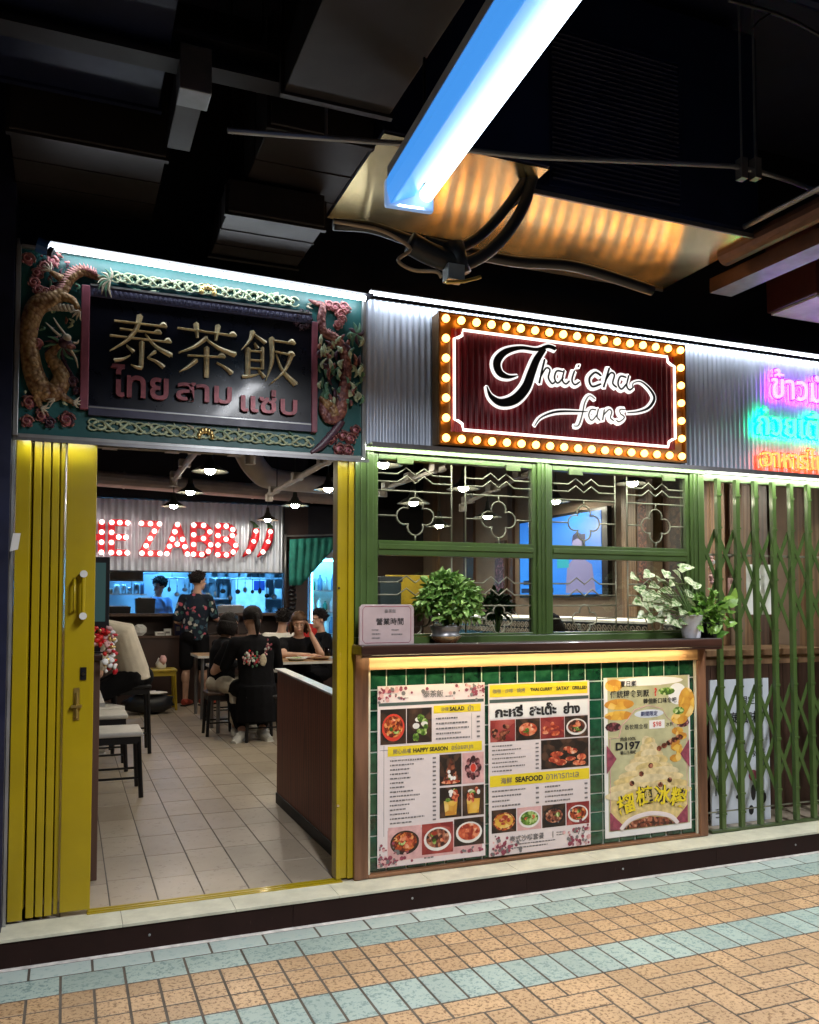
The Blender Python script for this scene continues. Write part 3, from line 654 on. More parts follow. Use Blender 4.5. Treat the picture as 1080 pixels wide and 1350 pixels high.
dz_ = a1[1] - a0[1]; mb.prism([(a0[0] - .03, -.14, a0[1] + .004), (a0[0] - .03, -.02, a0[1] + .004), (1.385, -.02, a1[1] + .004), (1.385, -.14, a1[1] + .004)][::-1], [(a0[0] - .03, -.14, a0[1] + .010), (a0[0] - .03, -.02, a0[1] + .010), (1.385, -.02, a1[1] + .010), (1.385, -.14, a1[1] + .010)][::-1]); build_each(mb, 'shield_rail', t)  # rail and lip shaped to block the rope's upward light
q = P(53, 326, -.09); mb = MB(pm('blue_plastic', (.02, .09, .30), .35)); mb.tube([(q[0] - .01, -.12, q[1]), (q[0] + .035, -.12, q[1] - .012)], .033, 14); mb.use('black'); mb.tube([(q[0] + .036, -.122, q[1] - .022), (q[0] + .055, -.125, q[1] - .03)], .022, 12); mb.build('end_plug', t)
mx0_, mx1_ = P(578, 500, -.10)[0], P(903, 500, -.10)[0]
mb = MB(E_LEDH); mb.box(1.40, 6.5, -.090, -.080, 2.337, 2.3445); mb.use('galv'); mb.box(1.39, 6.5, -.1005, -.0125, 2.345, 2.348); mb.box(1.39, 6.5, -.103, -.1007, 2.324, 2.348)
tag(mb.build('fascia_light_strip'), 'slim light strip under the fascia shining down on the green frames', 'light strip')
zz = P(250, 589, -.07)[1] - .006; mb = MB(E_LEDH); mb.box(-.2, .10, -.062, -.054, zz, zz + .0045); mb.box(1.20, 1.36, -.062, -.054, zz, zz + .0045); mb.use('galv'); mb.box(-.22, 1.385, -.0735, -.0715, zz - .014, zz + .001)
tag(mb.build('plaque_light_strip'), 'short light strip under the dragon sign shining on the yellow metal', 'light strip')

# ---------------------------------------------------------------- dragon sign
YB = -.07
def D(u_, v_): return P(u_, v_, YB)
SX0, SZ1 = D(26, 322); SX1 = D(481, 400)[0]; SZ0 = D(250, 589)[1]
t = thing('dragon_signboard', 'carved teal signboard with gold characters between two relief dragons', 'signboard', ((SX0 + SX1) / 2, 0, SZ0))
MB('teal').box(SX0, SX1, YB + .02, -.004, SZ0, SZ1).build('board', t)
mb = MB('silver')
for bx in ((SX0 - .012, SX0 + .008, SZ0, SZ1), (SX1 - .012, SX1 + .006, SZ0, SZ1)): mb.box(bx[0], bx[1], YB - .004, -.003, bx[2], bx[3])
mb.box(SX0 + .0085, SX1 - .0125, YB - .004, -.003, SZ0 - .006, SZ0 + .010); mb.box(SX0 + .0085, SX1 - .0125, YB - .004, -.003, SZ1 - .010, SZ1 + .004)
build_each(mb, 'edge_trim', t, bevel=.002)
ix0, iz1 = D(119, 392); ix1 = D(411, 440)[0]; iz0 = D(260, 546)[1]; iz1 = D(260, 408)[1]
MB('lacquer').box(ix0, ix1, YB + .004, YB + .0199, iz0, iz1).build('lacquer_panel', t)
mb = MB('pinkbar'); bw = .036
mb.box(ix0 - bw, ix0, YB - .012, YB + .0195, iz0 - .02, iz1 + .045); mb.box(ix1, ix1 + bw * .8, YB - .012, YB + .0195, iz0 - .045, iz1 + .01); build_each(mb, 'rose_side_bar', t, bevel=.004)
mb = MB('bluebar'); mb.box(ix0 + .001, ix1 - .001, YB - .008, YB + .0195, iz1, iz1 + .055); mb.box(ix0 + .001, ix1 - .001, YB - .006, YB + .0195, iz0 - .042, iz0)
mb.use('silver'); mb.box(ix0 + .001, ix1 - .001, YB - .011, YB - .0085, iz1 + .045, iz1 + .054); mb.box(ix0 + .001, ix1 - .001, YB - .009, YB - .0065, iz0 - .01, iz0 - .004)
for k in range(46): x = ix0 + .02 + k * (ix1 - ix0 - .04) / 45; mb.use('bluebar'); mb.ell((x, YB - .008, iz1 + .022), .008, .005, .014, 6, 4)
mb.build('slate_bar', t)
ZT = lambda zx, zy, s_, ou, ov: D(ou + zx / s_, ov + zy / s_)
def stroke(mb, pts, w, y, d, s_, ou, ov, ridge=0., k=None):
    p = [ZT(a, b, s_, ou, ov) for a, b in pts]; k = mpp(ou + pts[0][0] / s_, ov + pts[0][1] / s_, YB) / s_
    mb.ribbon(p, [q * k for q in (w if isinstance(w, (list, tuple)) else [w] * len(pts))], y, d, ridge)
HZ = lambda a, b: [([a, b], [7, 8]), ([(b[0] - 42, b[1] - 2), (b[0] - 18, b[1] - 13), (b[0] + 3, b[1] + 2)], [3, 22, 5])]
chars = [HZ((45, 75), (330, 110)) + HZ((75, 120), (300, 146)) + HZ((20, 155), (355, 195)) + [
    ([(185, 50), (165, 120), (110, 185), (20, 240)], [30, 24, 15, 3]), ([(215, 150), (270, 215), (355, 265)], [6, 15, 24]), ([(355, 265), (362, 262)], [24, 2]),
    ([(195, 195), (194, 265), (190, 332)], [26, 24, 22]), ([(195, 335), (165, 330), (135, 316)], [18, 12, 2]), ([(112, 212), (150, 246)], [6, 20]),
    ([(45, 292), (90, 285), (132, 266)], [20, 13, 3]), ([(268, 245), (225, 278)], [18, 4]), ([(230, 280), (275, 300), (315, 330)], [5, 13, 22])],
    HZ((390, 115), (710, 160)) + [([(492, 93), (500, 168)], [26, 14]), ([(612, 105), (600, 183)], [26, 14]),
    ([(548, 170), (480, 220), (395, 250)], [22, 14, 3]), ([(548, 178), (620, 228), (706, 262)], [8, 16, 26]),
    ([(550, 225), (548, 385)], [26, 24]), ([(492, 292), (450, 328), (400, 356)], [24, 15, 3]), ([(605, 305), (650, 332), (688, 364)], [5, 13, 24])] + HZ((445, 265), (650, 276)),
    [([(802, 138), (785, 185), (740, 235)], [26, 15, 3]), ([(808, 150), (872, 198)], [6, 18]), ([(812, 200), (828, 226)], [8, 18]),
    ([(775, 230), (775, 380)], [26, 24]), ([(785, 240), (848, 246)], [8, 8]), ([(785, 290), (848, 295)], [8, 8]), ([(785, 335), (848, 338)], [8, 8]),
    ([(854, 225), (854, 340)], [18, 16]), ([(745, 382), (790, 378), (835, 368)], [16, 14, 4]), ([(832, 345), (866, 386)], [6, 20]),
    ([(905, 172), (906, 300), (872, 406)], [24, 19, 3]), ([(1016, 258), (975, 350), (893, 426)], [24, 15, 3]), ([(930, 260), (965, 350), (1036, 424)], [5, 16, 28])] + HZ((900, 182), (1032, 202)) + HZ((925, 245), (1028, 266))]
for ch in chars:
    mb = MB('ltext')
    for pts, w_ in ch: stroke(mb, pts, [q * 1.08 for q in w_], YB - .012, .0155, 4.154, 140, 405, .006)
    mb.build('character', t)
mb = MB('plumtext'); zt = D(260, 500)[1]
for s_, ua, ub, va, vb in (('ไทย', 146, 222, 484, 526), ('สาม', 232, 305, 507, 531), ('แซ่บ', 317, 391, 515, 546)):
    xa, xb = D(ua, 500)[0], D(ub, 500)[0]; mb.text(s_, xa, xb, D((ua + ub) / 2, vb)[1], D((ua + ub) / 2, va)[1], YB - .004, .016, .018, keep=False)
mb.build('thai_lettering', t)
# scroll borders: two braided strands with a gold flower in the middle
def braid(u0, v0, u1, v1, amp):
    mb = MB('scroll'); p0 = D(u0, v0); p1 = D(u1, v1); n = 150; L = 15
    for ph in (0, math.pi):
        mb.tube([(p0[0] + (p1[0] - p0[0]) * i / n, YB + .012 - .006 * math.cos(L * 2 * math.pi * i / n + ph), p0[1] + (p1[1] - p0[1]) * i / n + amp * math.sin(L * math.pi * i / n + ph)) for i in range(n + 1)], .0055, 6)
    for i in range(L + 1):
        q = (p0[0] + (p1[0] - p0[0]) * (i) / L, p0[1] + (p1[1] - p0[1]) * i / L)
        for sg in (1, -1): mb.tube([(q[0] + .026 * math.cos(a_ * .55) * (1 - a_ * .06), YB + .010, q[1] + sg * (amp * .5 + .018 * math.sin(a_ * .55) * (1 - a_ * .06))) for a_ in range(10)], .004, 6)
    mb.use('gold'); q = ((p0[0] + p1[0]) / 2, (p0[1] + p1[1]) / 2)
    for k in range(7): a_ = k * math.pi / 6; mb.ell((q[0] + .03 * math.cos(a_), YB + .006, q[1] - .012 + .026 * math.sin(a_)), .011, .008, .016, 8, 6)
    mb.build('scroll_border', t, smooth=True)
braid(152, 364, 388, 397, .019); braid(122, 559, 408, 582, .020)
def relief(pts, r, m, name=None, mb=None, y=YB, flat=.55, off=.0, sm=5, seg=10):
    mb = mb or MB(m); mb.use(m); q = [Vector((*(lambda p: (p[0], y + off, p[1]))(D(*p)),)) for p in pts]
    k = mpp(pts[0][0], pts[0][1], YB); mb.tube(q, [a * k for a in (r if isinstance(r, (list, tuple)) else [r] * len(q))], seg, smoothn=sm, flat=((0, 1, 0), flat)); return mb, q
def spines(mb, pts, h, m, side=1, every=1):
    mb.use(m); q = catmull([(D(*p)[0], 0, D(*p)[1]) for p in pts], 6); k = mpp(pts[0][0], pts[0][1])
    for i in range(1, len(q) - 1, every):
        t_ = (q[i + 1] - q[i - 1]).normalized(); n_ = Vector((-t_.z, 0, t_.x)) * side; c = q[i]
        mb.tube([(c.x - t_.x * h * k * .1, YB - .004, c.z - t_.z * h * k * .1), (c.x + n_.x * h * k + t_.x * h * k * .4, YB - .008, c.z + n_.z * h * k + t_.z * h * k * .4)], [h * k * .32, .0006], 5)
def swirl(mb, u_, v_, r, m='cloud'):
    mb.use(m); x, z = D(u_, v_); k = mpp(u_, v_, YB) * r
    mb.tube([(x + k * math.cos(a_ * .5) * (1 - a_ / 19), YB - .002 - a_ * .0007, z + k * math.sin(a_ * .5) * (1 - a_ / 19)) for a_ in range(17)], [k * .20 * (1 - a_ / 30) for a_ in range(17)], 7)
    mb.use('dkrelief' if m == 'dkrelief' else 'plumtext'); mb.ell((x, YB + .010, z), k * .9, .010, k * .9, 12, 7)
    mb.use(m)
    for j_ in range(5): a_ = j_ * 1.257 + u_; mb.tube([(x + k * 1.05 * math.cos(a_ + b_ * .35), YB + .002, z + k * 1.05 * math.sin(a_ + b_ * .35)) for b_ in (-1, 0, 1)], [k * .06, k * .16, k * .06], 6)
def claw(mb, u_, v_, du, dv, m='horn'):
    mb.use(m)
    for a_ in (-.7, -.2, .35, .9):
        c, s_ = math.cos(a_), math.sin(a_); ex, ey = du * c - dv * s_, du * s_ + dv * c
        q = [(*D(u_, v_),), (*D(u_ + ex * .6, v_ + ey * .6),), (*D(u_ + ex + ey * .15, v_ + ey - ex * .15),)]
        mb.tube([(a[0], YB - .012, a[1]) for a in q], [.006, .0045, .0008], 6, smoothn=3)
S3 = lambda zx, zy: (20 + zx / 4.82, 310 + zy / 4.82)
dl = MB('dragon')
body = [S3(*p) for p in ((590, 280), (520, 265), (430, 225), (350, 265), (300, 350), (240, 405), (150, 440), (105, 520), (85, 640), (95, 760), (120, 880), (175, 985), (260, 985), (295, 900), (265, 830), (230, 760), (290, 700), (330, 680))]
relief(body, [2, 4.5, 7.5, 8, 8, 12, 13, 12, 11, 12, 13, 14, 13, 11, 9, 8, 7, 7], 'dragon', mb=dl, flat=.6, off=.004)
spines(dl, body[1:9], 9, 'cloud', -1); spines(dl, body[8:12], 7, 'dkrelief', -1, 2)
relief([S3(300, 390), S3(370, 420), S3(410, 490)], [7, 5, 3], 'dragon', mb=dl, off=-.004); claw(dl, *S3(410, 490), -8, 10)
relief([S3(300, 280), S3(250, 250), S3(225, 235)], [6, 4, 3], 'dragon', mb=dl, off=-.004); claw(dl, *S3(225, 232), -8, -9)
relief([S3(270, 990), S3(310, 1030), S3(370, 1065)], [8, 5, 3], 'dragon', mb=dl, off=-.004); claw(dl, *S3(372, 1065), 10, 1); claw(dl, *S3(250, 1050), -11, 2)
relief([S3(130, 960), S3(140, 1040), S3(165, 1095)], [7, 5, 3], 'dragon', mb=dl, off=-.004); claw(dl, *S3(168, 1098), 10, 4)
for b_ in range(7): relief([S3(200 + b_ * 26, 430 + b_ * 3), S3(215 + b_ * 26, 470 + b_ * 2), S3(235 + b_ * 26, 482)], [3, 2.4, .5], 'horn', mb=dl, off=-.006, sm=3, seg=6)
dl.build('left_dragon', t, smooth=True)
dh = MB('dkrelief'); hx, hz = D(*S3(320, 690)); dh.ell((hx, YB - .012, hz), .03, .022, .026, 12, 8); dh.use('dragon2'); dh.ell((hx + .022, YB - .02, hz - .016), .022, .016, .013, 10, 7); dh.use('horn'); dh.ell((hx + .006, YB - .026, hz + .02), .018, .012, .018, 10, 7)
for p_ in (((290, 650), (235, 600), (195, 560)), ((320, 640), (275, 580), (245, 530)), ((350, 730), (385, 790), (400, 850)), ((370, 690), (395, 690), (405, 670))): relief([S3(*q) for q in p_], [1.8, 1.4, .5], 'horn', mb=dh, off=-.014, sm=4, seg=6)
for k in range(11): a_ = 2.2 + k * .36; relief([S3(300, 710), S3(300 + 70 * math.cos(a_), 710 - 60 * math.sin(a_)), S3(300 + 120 * math.cos(a_ + .25), 710 - 100 * math.sin(a_ + .25))], [3, 2.2, .5], 'dkrelief' if k % 2 else 'jade', mb=dh, off=-.004, sm=4, seg=6)
for k in range(9): relief([S3(300 + k * 9, 790 + k * 14), S3(330 + k * 6, 830 + k * 12), S3(360 - k * 2, 900 + k * 4)], [2, 1.6, .5], 'dkrelief', mb=dh, off=-.002, sm=4, seg=6)
dh.build('left_dragon_head', t, smooth=True)
cl = MB('cloud')
for p_, r_ in (((85, 150), 8), ((140, 240), 7), ((180, 200), 7), ((235, 165), 8), ((120, 300), 7), ((150, 350), 7), ((190, 360), 6), ((240, 345), 5), ((95, 600), 9), ((140, 690), 7)): swirl(cl, *S3(*p_), r_)
for p_, r_ in (((90, 1060), 9), ((75, 1180), 8), ((330, 1170), 10), ((170, 1150), 8), ((220, 1190), 7), ((390, 990), 5), ((365, 930), 7)): swirl(cl, *S3(*p_), r_, 'dragon2' if r_ > 7 else 'dkrelief')
cl.build('cloud_relief', t, smooth=True)
tl = MB('horn')
for k in range(9): a_ = 1.2 + k * .42; relief([S3(600, 290), S3(600 + 45 * math.cos(a_), 300 - 50 * math.sin(a_)), S3(600 + 80 * math.cos(a_ + .3), 310 - 95 * math.sin(a_ + .3))], [2.4, 1.8, .4], 'jade' if k % 2 else 'horn', mb=tl, off=-.014, sm=4, seg=6)
tl.build('left_dragon_tail', t, smooth=True)
S4 = lambda zx, zy: (380 + zx / 5.627, 370 + zy / 5.627)
dr_ = MB('dragon2')
body = [S4(*p) for p in ((150, 140), (200, 165), (255, 190), (245, 290), (265, 380), (350, 430), (410, 520), (430, 640), (420, 760), (400, 900), (370, 985), (310, 1020), (265, 960), (250, 880))]
relief(body, [1, 3.5, 5, 6, 6, 7, 7, 7.5, 8, 9, 10, 9, 7, 3], 'dragon2', mb=dr_, flat=.6, off=.0)
spines(dr_, body[4:10], 7, 'cloud', 1); relief([S4(350, 1010), S4(330, 960), S4(270, 900), S4(235, 860)], [9, 8, 6, 2.5], 'dragon', mb=dr_, off=-.006)
relief([S4(400, 1040), S4(330, 1130), S4(250, 1220), S4(165, 1280)], [5, 5, 5, 2], 'dkrelief', mb=dr_, off=-.004)
dr_.build('right_dragon', t, smooth=True)
cl = MB('cloud')
for p_, r_ in (((300, 180), 6), ((350, 195), 7), ((410, 195), 7), ((440, 215), 5), ((390, 250), 7), ((400, 290), 6), ((370, 330), 6), ((320, 1170), 8), ((380, 1250), 8), ((440, 1260), 8), ((460, 1170), 8), ((500, 1110), 7), ((410, 1150), 7)): swirl(cl, *S4(*p_), r_, 'cloud' if p_[1] < 400 else 'dragon2')
cl.build('cloud_relief', t, smooth=True)
lf = MB('jade')
for k in range(120):
    a_, b_ = rng.uniform(235, 545), rng.uniform(380, 900); dx, dy = rng.uniform(-40, 40), rng.uniform(40, 90)
    relief([S4(a_, b_), S4(a_ + dx, b_ + dy * .5), S4(a_ + dx * .3, b_ + dy)], [1, 2.8, .5], rng.choice(['jade', 'dkrelief', 'scroll', 'dragon2', 'jade', 'scroll']), mb=lf, off=-.012 * rng.random() - .002, sm=4, seg=6)
for k in range(8): a_ = k * .8; relief([S4(500, 400), S4(500 + 40 * math.cos(a_), 400 - 50 * math.sin(a_)), S4(500 + 60 * math.cos(a_ + .3), 400 - 95 * math.sin(a_ + .3))], [3, 2.6, .5], 'jade' if k % 3 else 'dkrelief', mb=lf, off=-.006, sm=4, seg=6)
for k in range(7): a_ = k * .9; swirl(lf, *S4(110 + 50 * math.cos(a_), 290 + 60 * math.sin(a_)), 4, 'dkrelief')
lf.build('leaf_relief', t, smooth=True)
lf = MB('jade')
for k in range(70):
    a_, b_ = rng.uniform(60, 400), rng.choice([rng.uniform(480, 1180), rng.uniform(120, 420)]); dx, dy = rng.uniform(-34, 34), rng.uniform(-50, 60)
    relief([S3(a_, b_), S3(a_ + dx, b_ + dy * .5), S3(a_ + dx * .4, b_ + dy)], [.8, 2.0, .4], rng.choice(['jade', 'dkrelief', 'scroll', 'dragon2', 'cloud']), mb=lf, off=.006 - .008 * rng.random(), sm=4, seg=6)
for k in range(60):
    f = rng.random(); u_ = 125 + f * 290; v_ = (rng.choice([(366 + f * 31), (560 + f * 21)])) + rng.uniform(-8, 8); relief([(u_, v_), (u_ + rng.uniform(-5, 5), v_ + rng.uniform(-4, 4)), (u_ + rng.uniform(-7, 7), v_ + rng.uniform(-6, 6))], [.5, 1.3, .4], rng.choice(['jade', 'scroll', 'horn']), mb=lf, off=.010, sm=3, seg=6)
lf.build('vine_relief', t, smooth=True)

# ---------------------------------------------------------------- bulb framed sign
YM = -.10
def Q(u_, v_): return P(u_, v_, YM)
mx0 = Q(578, 500)[0]; mx1 = Q(903, 500)[0]; mz1 = (Q(580, 410)[1] + Q(902, 456)[1]) / 2; mz0 = (Q(578, 588)[1] + Q(903, 609)[1]) / 2
t = thing('bulb_signboard', 'dark red corrugated sign with script lettering in a frame of warm bulbs', 'signboard', ((mx0 + mx1) / 2, 0, mz0))
fw_ = .075
MB('goldbox').box(mx0, mx1, YM + .012, -.013, mz0, mz1).build('box_body', t, bevel=.006)
mb = MB('goldbox')
for a in ((mx0, mx1, mz0, mz0 + .01), (mx0, mx1, mz1 - .01, mz1), (mx0, mx0 + .01, mz0 + .0105, mz1 - .0105), (mx1 - .01, mx1, mz0 + .0105, mz1 - .0105)): mb.box(a[0], a[1], YM - .008, YM + .011, a[2], a[3])
build_each(mb, 'frame_lip', t)
wave_sheet('corrred', mx0 + fw_, mx1 - fw_, mz0 + fw_, mz1 - fw_, YM + .004, .0345, .005).build('red_panel', t, smooth=True)
bx0, bx1, bz0, bz1 = mx0 + .038, mx1 - .038, mz0 + .036, mz1 - .036
pos = [(bx0 + (bx1 - bx0) * i / 17, z) for z in (bz0, bz1) for i in range(18)] + [(x, bz0 + (bz1 - bz0) * i / 6) for x in (bx0, bx1) for i in range(1, 6)]
bp = MB(E_BULB); bp.ell((0, 0, 0), .0205, .0205, .0205, 12, 8); 
proto = None
for x, z in pos:
    if proto is None:
        o = bp.build('bulb', t, smooth=True); o.data.transform(Matrix.Translation(t.location)); proto = o
    else: o = proto.copy(); COL.objects.link(o); o.parent = t
    o.location = Vector((x, YM - .012, z)) - t.location
sk = MB('brass')
for x, z in pos: sk.tube([(x, YM + .011, z), (x, YM + .002, z)], [.020, .015], 10)
sk.build('bulb_socket', t)
nx0, nx1, nz0, nz1, nc = mx0 + .085, mx1 - .085, mz0 + .085, mz1 - .085, .05
oc = [(nx0 + nc, nz1), (nx1 - nc, nz1), (nx1 - nc * .9, nz1 - nc * .6), (nx1 - nc * .4, nz1 - nc * .9), (nx1, nz1 - nc), (nx1, nz0 + nc), (nx1 - nc * .4, nz0 + nc * .9), (nx1 - nc * .9, nz0 + nc * .6), (nx1 - nc, nz0), (nx0 + nc, nz0), (nx0 + nc * .9, nz0 + nc * .6), (nx0 + nc * .4, nz0 + nc * .9), (nx0, nz0 + nc), (nx0, nz1 - nc), (nx0 + nc * .4, nz1 - nc * .9), (nx0 + nc * .9, nz1 - nc * .6)]
mb = MB(E_NB); mb.tube([(x, YM - .012, z) for x, z in oc], .0075, 8, closed=True); mb.build('neon_border', t, smooth=True)
script = [
 ([(447, 93), (405, 80), (345, 97), (255, 88), (170, 112), (128, 165), (142, 222), (190, 246), (243, 238)], [26, 24, 22, 24, 40, 52, 46, 24, 5], 0),
 ([(385, 92), (345, 150), (315, 225), (284, 305), (225, 368), (150, 386), (95, 352), (72, 295)], [36, 48, 56, 62, 62, 48, 28, 5], 0),
 ([(388, 150), (372, 215), (358, 280)], 17, 0), ([(368, 240), (395, 198), (416, 208), (408, 250), (428, 282), (446, 270)], 14, 0),
 ([(484, 218), (452, 215), (440, 252), (458, 280), (488, 250)], 14, 0), ([(494, 208), (484, 262), (503, 284), (522, 268)], 14, 0),
 ([(550, 212), (536, 262), (552, 288), (580, 272)], 14, 0), ([(570, 184), (574, 190)], 20, 0),
 ([(694, 240), (662, 222), (630, 255), (645, 298), (694, 284)], 17, 0), ([(740, 196), (724, 250), (708, 302)], 16, 0), ([(716, 268), (745, 225), (766, 235), (757, 280), (778, 302)], 14, 0),
 ([(832, 248), (800, 243), (787, 282), (806, 312), (836, 280)], 14, 0), ([(846, 236), (834, 290), (850, 316), (872, 300)], 14, 0),
 ([(866, 300), (872, 278), (912, 272), (960, 312), (985, 362), (955, 412), (900, 434), (838, 440)], [5, 6, 8, 14, 18, 16, 10, 6], 0),
 ([(332, 512), (368, 466), (450, 436), (565, 434), (620, 436)], [5, 10, 14, 10, 5], 0),
 ([(664, 368), (632, 348), (606, 385), (592, 450), (572, 508), (545, 512)], [12, 14, 16, 18, 18, 8], 1),
 ([(666, 425), (640, 424), (627, 455), (644, 482), (670, 455)], 14, 1), ([(680, 418), (672, 462), (690, 484)], 14, 1), ([(712, 422), (702, 482)], 14, 1), ([(705, 455), (736, 424), (752, 436), (745, 468), (764, 484)], 14, 1),
 ([(826, 424), (797, 424), (800, 446), (820, 466), (792, 490), (776, 480)], 13, 1)]
ol = MB(E_OUT); fl = MB('black'); fw2 = MB(E_OUT)
for pts, w_, wh in script:
    p_ = [Q(620 + a / 4.154, 440 + b / 4.154) for a, b in pts]; k = mpp(620 + pts[0][0] / 4.154, 440 + pts[0][1] / 4.154, YM) / 4.154
    ww = [q * k for q in (w_ if isinstance(w_, list) else [w_] * len(pts))]
    ww = [q * (1.25 if not isinstance(w_, list) else 1) for q in ww]
    sm__ = not isinstance(w_, list)
    ol.ribbon(p_, [q + (22 if sm__ else 18) * k for q in ww], YM - .030 - rng.random() * .003, .006); (fl if not wh else fw2).ribbon(p_, [q * ((.52 if sm__ else .85) if not wh else .4) for q in ww], YM - .040 - rng.random() * .003, .003)
fw2.mats[0] = pm('pale_grey_letter_face', (.42, .44, .40), .4); ol.build('lit_lettering_outline', t); fl.build('black_lettering', t); fw2.build('white_lettering', t)
mb = MB('blackm')
for x, z in ((Q(700, 500)), (Q(790, 500)), (Q(770, 548))): mb.tube([(x, YM - .022, z), (x, YM + .0, z)], .006, 6)
build_each(mb, 'letter_spacer', t)

# ---------------------------------------------------------------- neon words
def neon(label, body, u0, v0, u1, v1, eo, ec, eh):
    x0 = P(u0, 0, -.05)[0]; zz0 = P(u0, v1, -.05)[1]; zz1 = P(u0, v0, -.05)[1]
    cu = bpy.data.curves.new('neon', 'FONT'); cu.body = body; cu.size = 1; cu.fill_mode = 'NONE'; cu.bevel_depth = .018; cu.bevel_resolution = 1; cu.resolution_u = 3; cu.offset = .035
    ob = bpy.data.objects.new('neon', cu); COL.objects.link(ob); me = bpy.data.meshes.new_from_object(ob.evaluated_get(bpy.context.evaluated_depsgraph_get()))
    vs = [v.co.copy() for v in me.vertices]; fs = [tuple(p.vertices) for p in me.polygons]
    bpy.data.objects.remove(ob); bpy.data.curves.remove(cu); bpy.data.meshes.remove(me)
    ax = min(v.x for v in vs); ay = min(v.y for v in vs); by = max(v.y for v in vs); k = (zz1 - zz0) / (by - ay)
    t = thing('neon_sign', label, 'neon sign', (x0 + .3, -.05, zz0))
    mb = MB(eo)
    for v in vs: mb.v.append((x0 + (v.x - ax) * k, -.05 - v.z * k * .6, zz0 + (v.y - ay) * k))
    for f in fs: mb.face(f)
    mb.build('glow_outline', t, smooth=True)  # saturated outline imitating the glow around the bright core
    c = MB(ec); c.text(body, x0 + .035 * k, x0 + (max(v.x for v in vs) - ax - .035) * k, zz0 + .05 * k, zz1 - .05 * k, -.064, .006, .0, keep=False); c.build('inner_tube', t)
    h_ = MB(eh); h_.text(body, x0 + .035 * k, x0 + (max(v.x for v in vs) - ax - .035) * k, zz0 + .05 * k, zz1 - .05 * k, -.030, .004, .0, keep=False); h_.build('hidden_glow_copy', t)  # hidden glowing copy of the word, added to light the panel behind
    b_ = MB('galv')
    for i in range(3): b_.tube([(x0 + .08 + i * .22, -.045, (zz0 + zz1) / 2), (x0 + .08 + i * .22, .005, (zz0 + zz1) / 2)], .004, 6)
    build_each(b_, 'standoff', t)
neon('purple neon word at the top of the three stacked neon words', 'ข้าวมันไก่', 1005, 482, 1080, 525, E_PUR, E_PURC, em('purple_halo', (.45, .03, 1.0), 9))
neon('green neon word in the middle of the three stacked neon words', 'ก๋วยเตี๋ยว', 985, 532, 1080, 573, E_GRN, E_GRNC, em('teal_halo', (0, 1.0, .45), 7))
neon('red and amber neon word at the bottom of the three stacked neon words', 'อาหารไทย', 992, 584, 1080, 615, E_RED, E_REDC, em('red_halo', (1.0, .05, .01), 10))

# ---------------------------------------------------------------- yellow folding gate and door post
gx = lambda u_: P(u_, 800, .0)[0]
t = thing('folding_gate', 'yellow metal folding gate stacked at the left of the doorway', 'gate', (-.05, .05, ZF))
zt_, zb_ = 2.28, ZF + .012
el_ = MB('yellow').box(-.012, .112, -.012, .018, zb_ + .01, zt_).build('end_leaf', t, bevel=.003)
for x0, x1, ya, yb in ((-.218, -.160, .05, -.02), (-.148, -.116, .07, .0), (-.110, -.080, .07, .0), (-.074, -.044, .07, .0), (-.038, -.020, .06, .01)):
    mb = MB('yellow'); mb.prism([(x0, yb, zb_), (x0, yb + .012, zb_), (x1, yb + .012, zb_), (x1, yb, zb_)], [(x0, yb, zt_), (x0, yb + .012, zt_), (x1, yb + .012, zt_), (x1, yb, zt_)])
    mb.prism([(x1 - .006, yb + .013, zb_ + .04), (x1, yb + .013, zb_ + .04), (x1 + .05, .24, zb_ + .04), (x1 + .044, .24, zb_ + .04)][::-1], [(x1 - .006, yb + .013, zt_ - .02), (x1, yb + .013, zt_ - .02), (x1 + .05, .24, zt_ - .02), (x1 + .044, .24, zt_ - .02)][::-1])
    mb.build('folded_leaf', t, bevel=.003)
mb = MB('blackm'); mb.box(-.20, .05, .245, .26, zb_, zt_); mb.build('gap_shade_sheet', t)  # black sheet standing in for the shade between the folded leaves
z1_, z0_ = P(110, 757, -.02)[1], P(110, 812, -.02)[1]; hx_ = P(110, 780, -.02)[0]
mb = MB('yellow'); mb.tube([(hx_, -.055, z0_), (hx_, -.055, z1_)], .009, 10); mb.use('white')
for z in (z0_, z1_): mb.tube([(hx_, -.012, z), (hx_, -.066, z)], .016, 14)
h_ = mb.build('pull_handle', el_, smooth=False)
h2 = P(102, 780, -.02)[0] - .012; mb = MB('yellow'); mb.tube([(h2, -.014, z0_ + .02), (h2, -.05, z0_ + .03), (h2, -.05, z1_ - .03), (h2, -.014, z1_ - .02)], .006, 8); mb.build('side_handle', el_, smooth=True)
q = P(110, 888, -.012); mb = MB('blackm'); mb.box(q[0] - .013, q[0] + .013, -.018, -.0125, q[1] - .028, q[1] + .028); mb.use('chrome'); mb.tube([(q[0], -.0125, q[1]), (q[0], -.026, q[1])], .009, 12); mb.build('lock_cylinder', el_)
q = P(101, 928, -.012); mb = MB('brass'); mb.box(q[0] - .012, q[0] + .012, -.017, -.0125, q[1] - .07, q[1] + .07); mb.tube([(q[0], -.025, q[1] - .06), (q[0], -.025, q[1] + .05)], .007, 8); mb.box(q[0] - .022, q[0] + .022, -.036, -.018, q[1] - .015, q[1] - .003); mb.build('sliding_bolt', el_)
t = thing('door_post', 'yellow metal door post between the doorway and the green window', 'door post', (1.28, .03, ZF))
mb = MB('yellow'); mb.box(1.243, 1.262, .0, .08, ZF + .009, 2.281); mb.box(1.2625, 1.300, .012, .08, ZF + .009, 2.281); mb.box(1.3005, 1.331, .0, .08, ZF + .009, 2.281); mb.build('post_profile', t, bevel=.003)
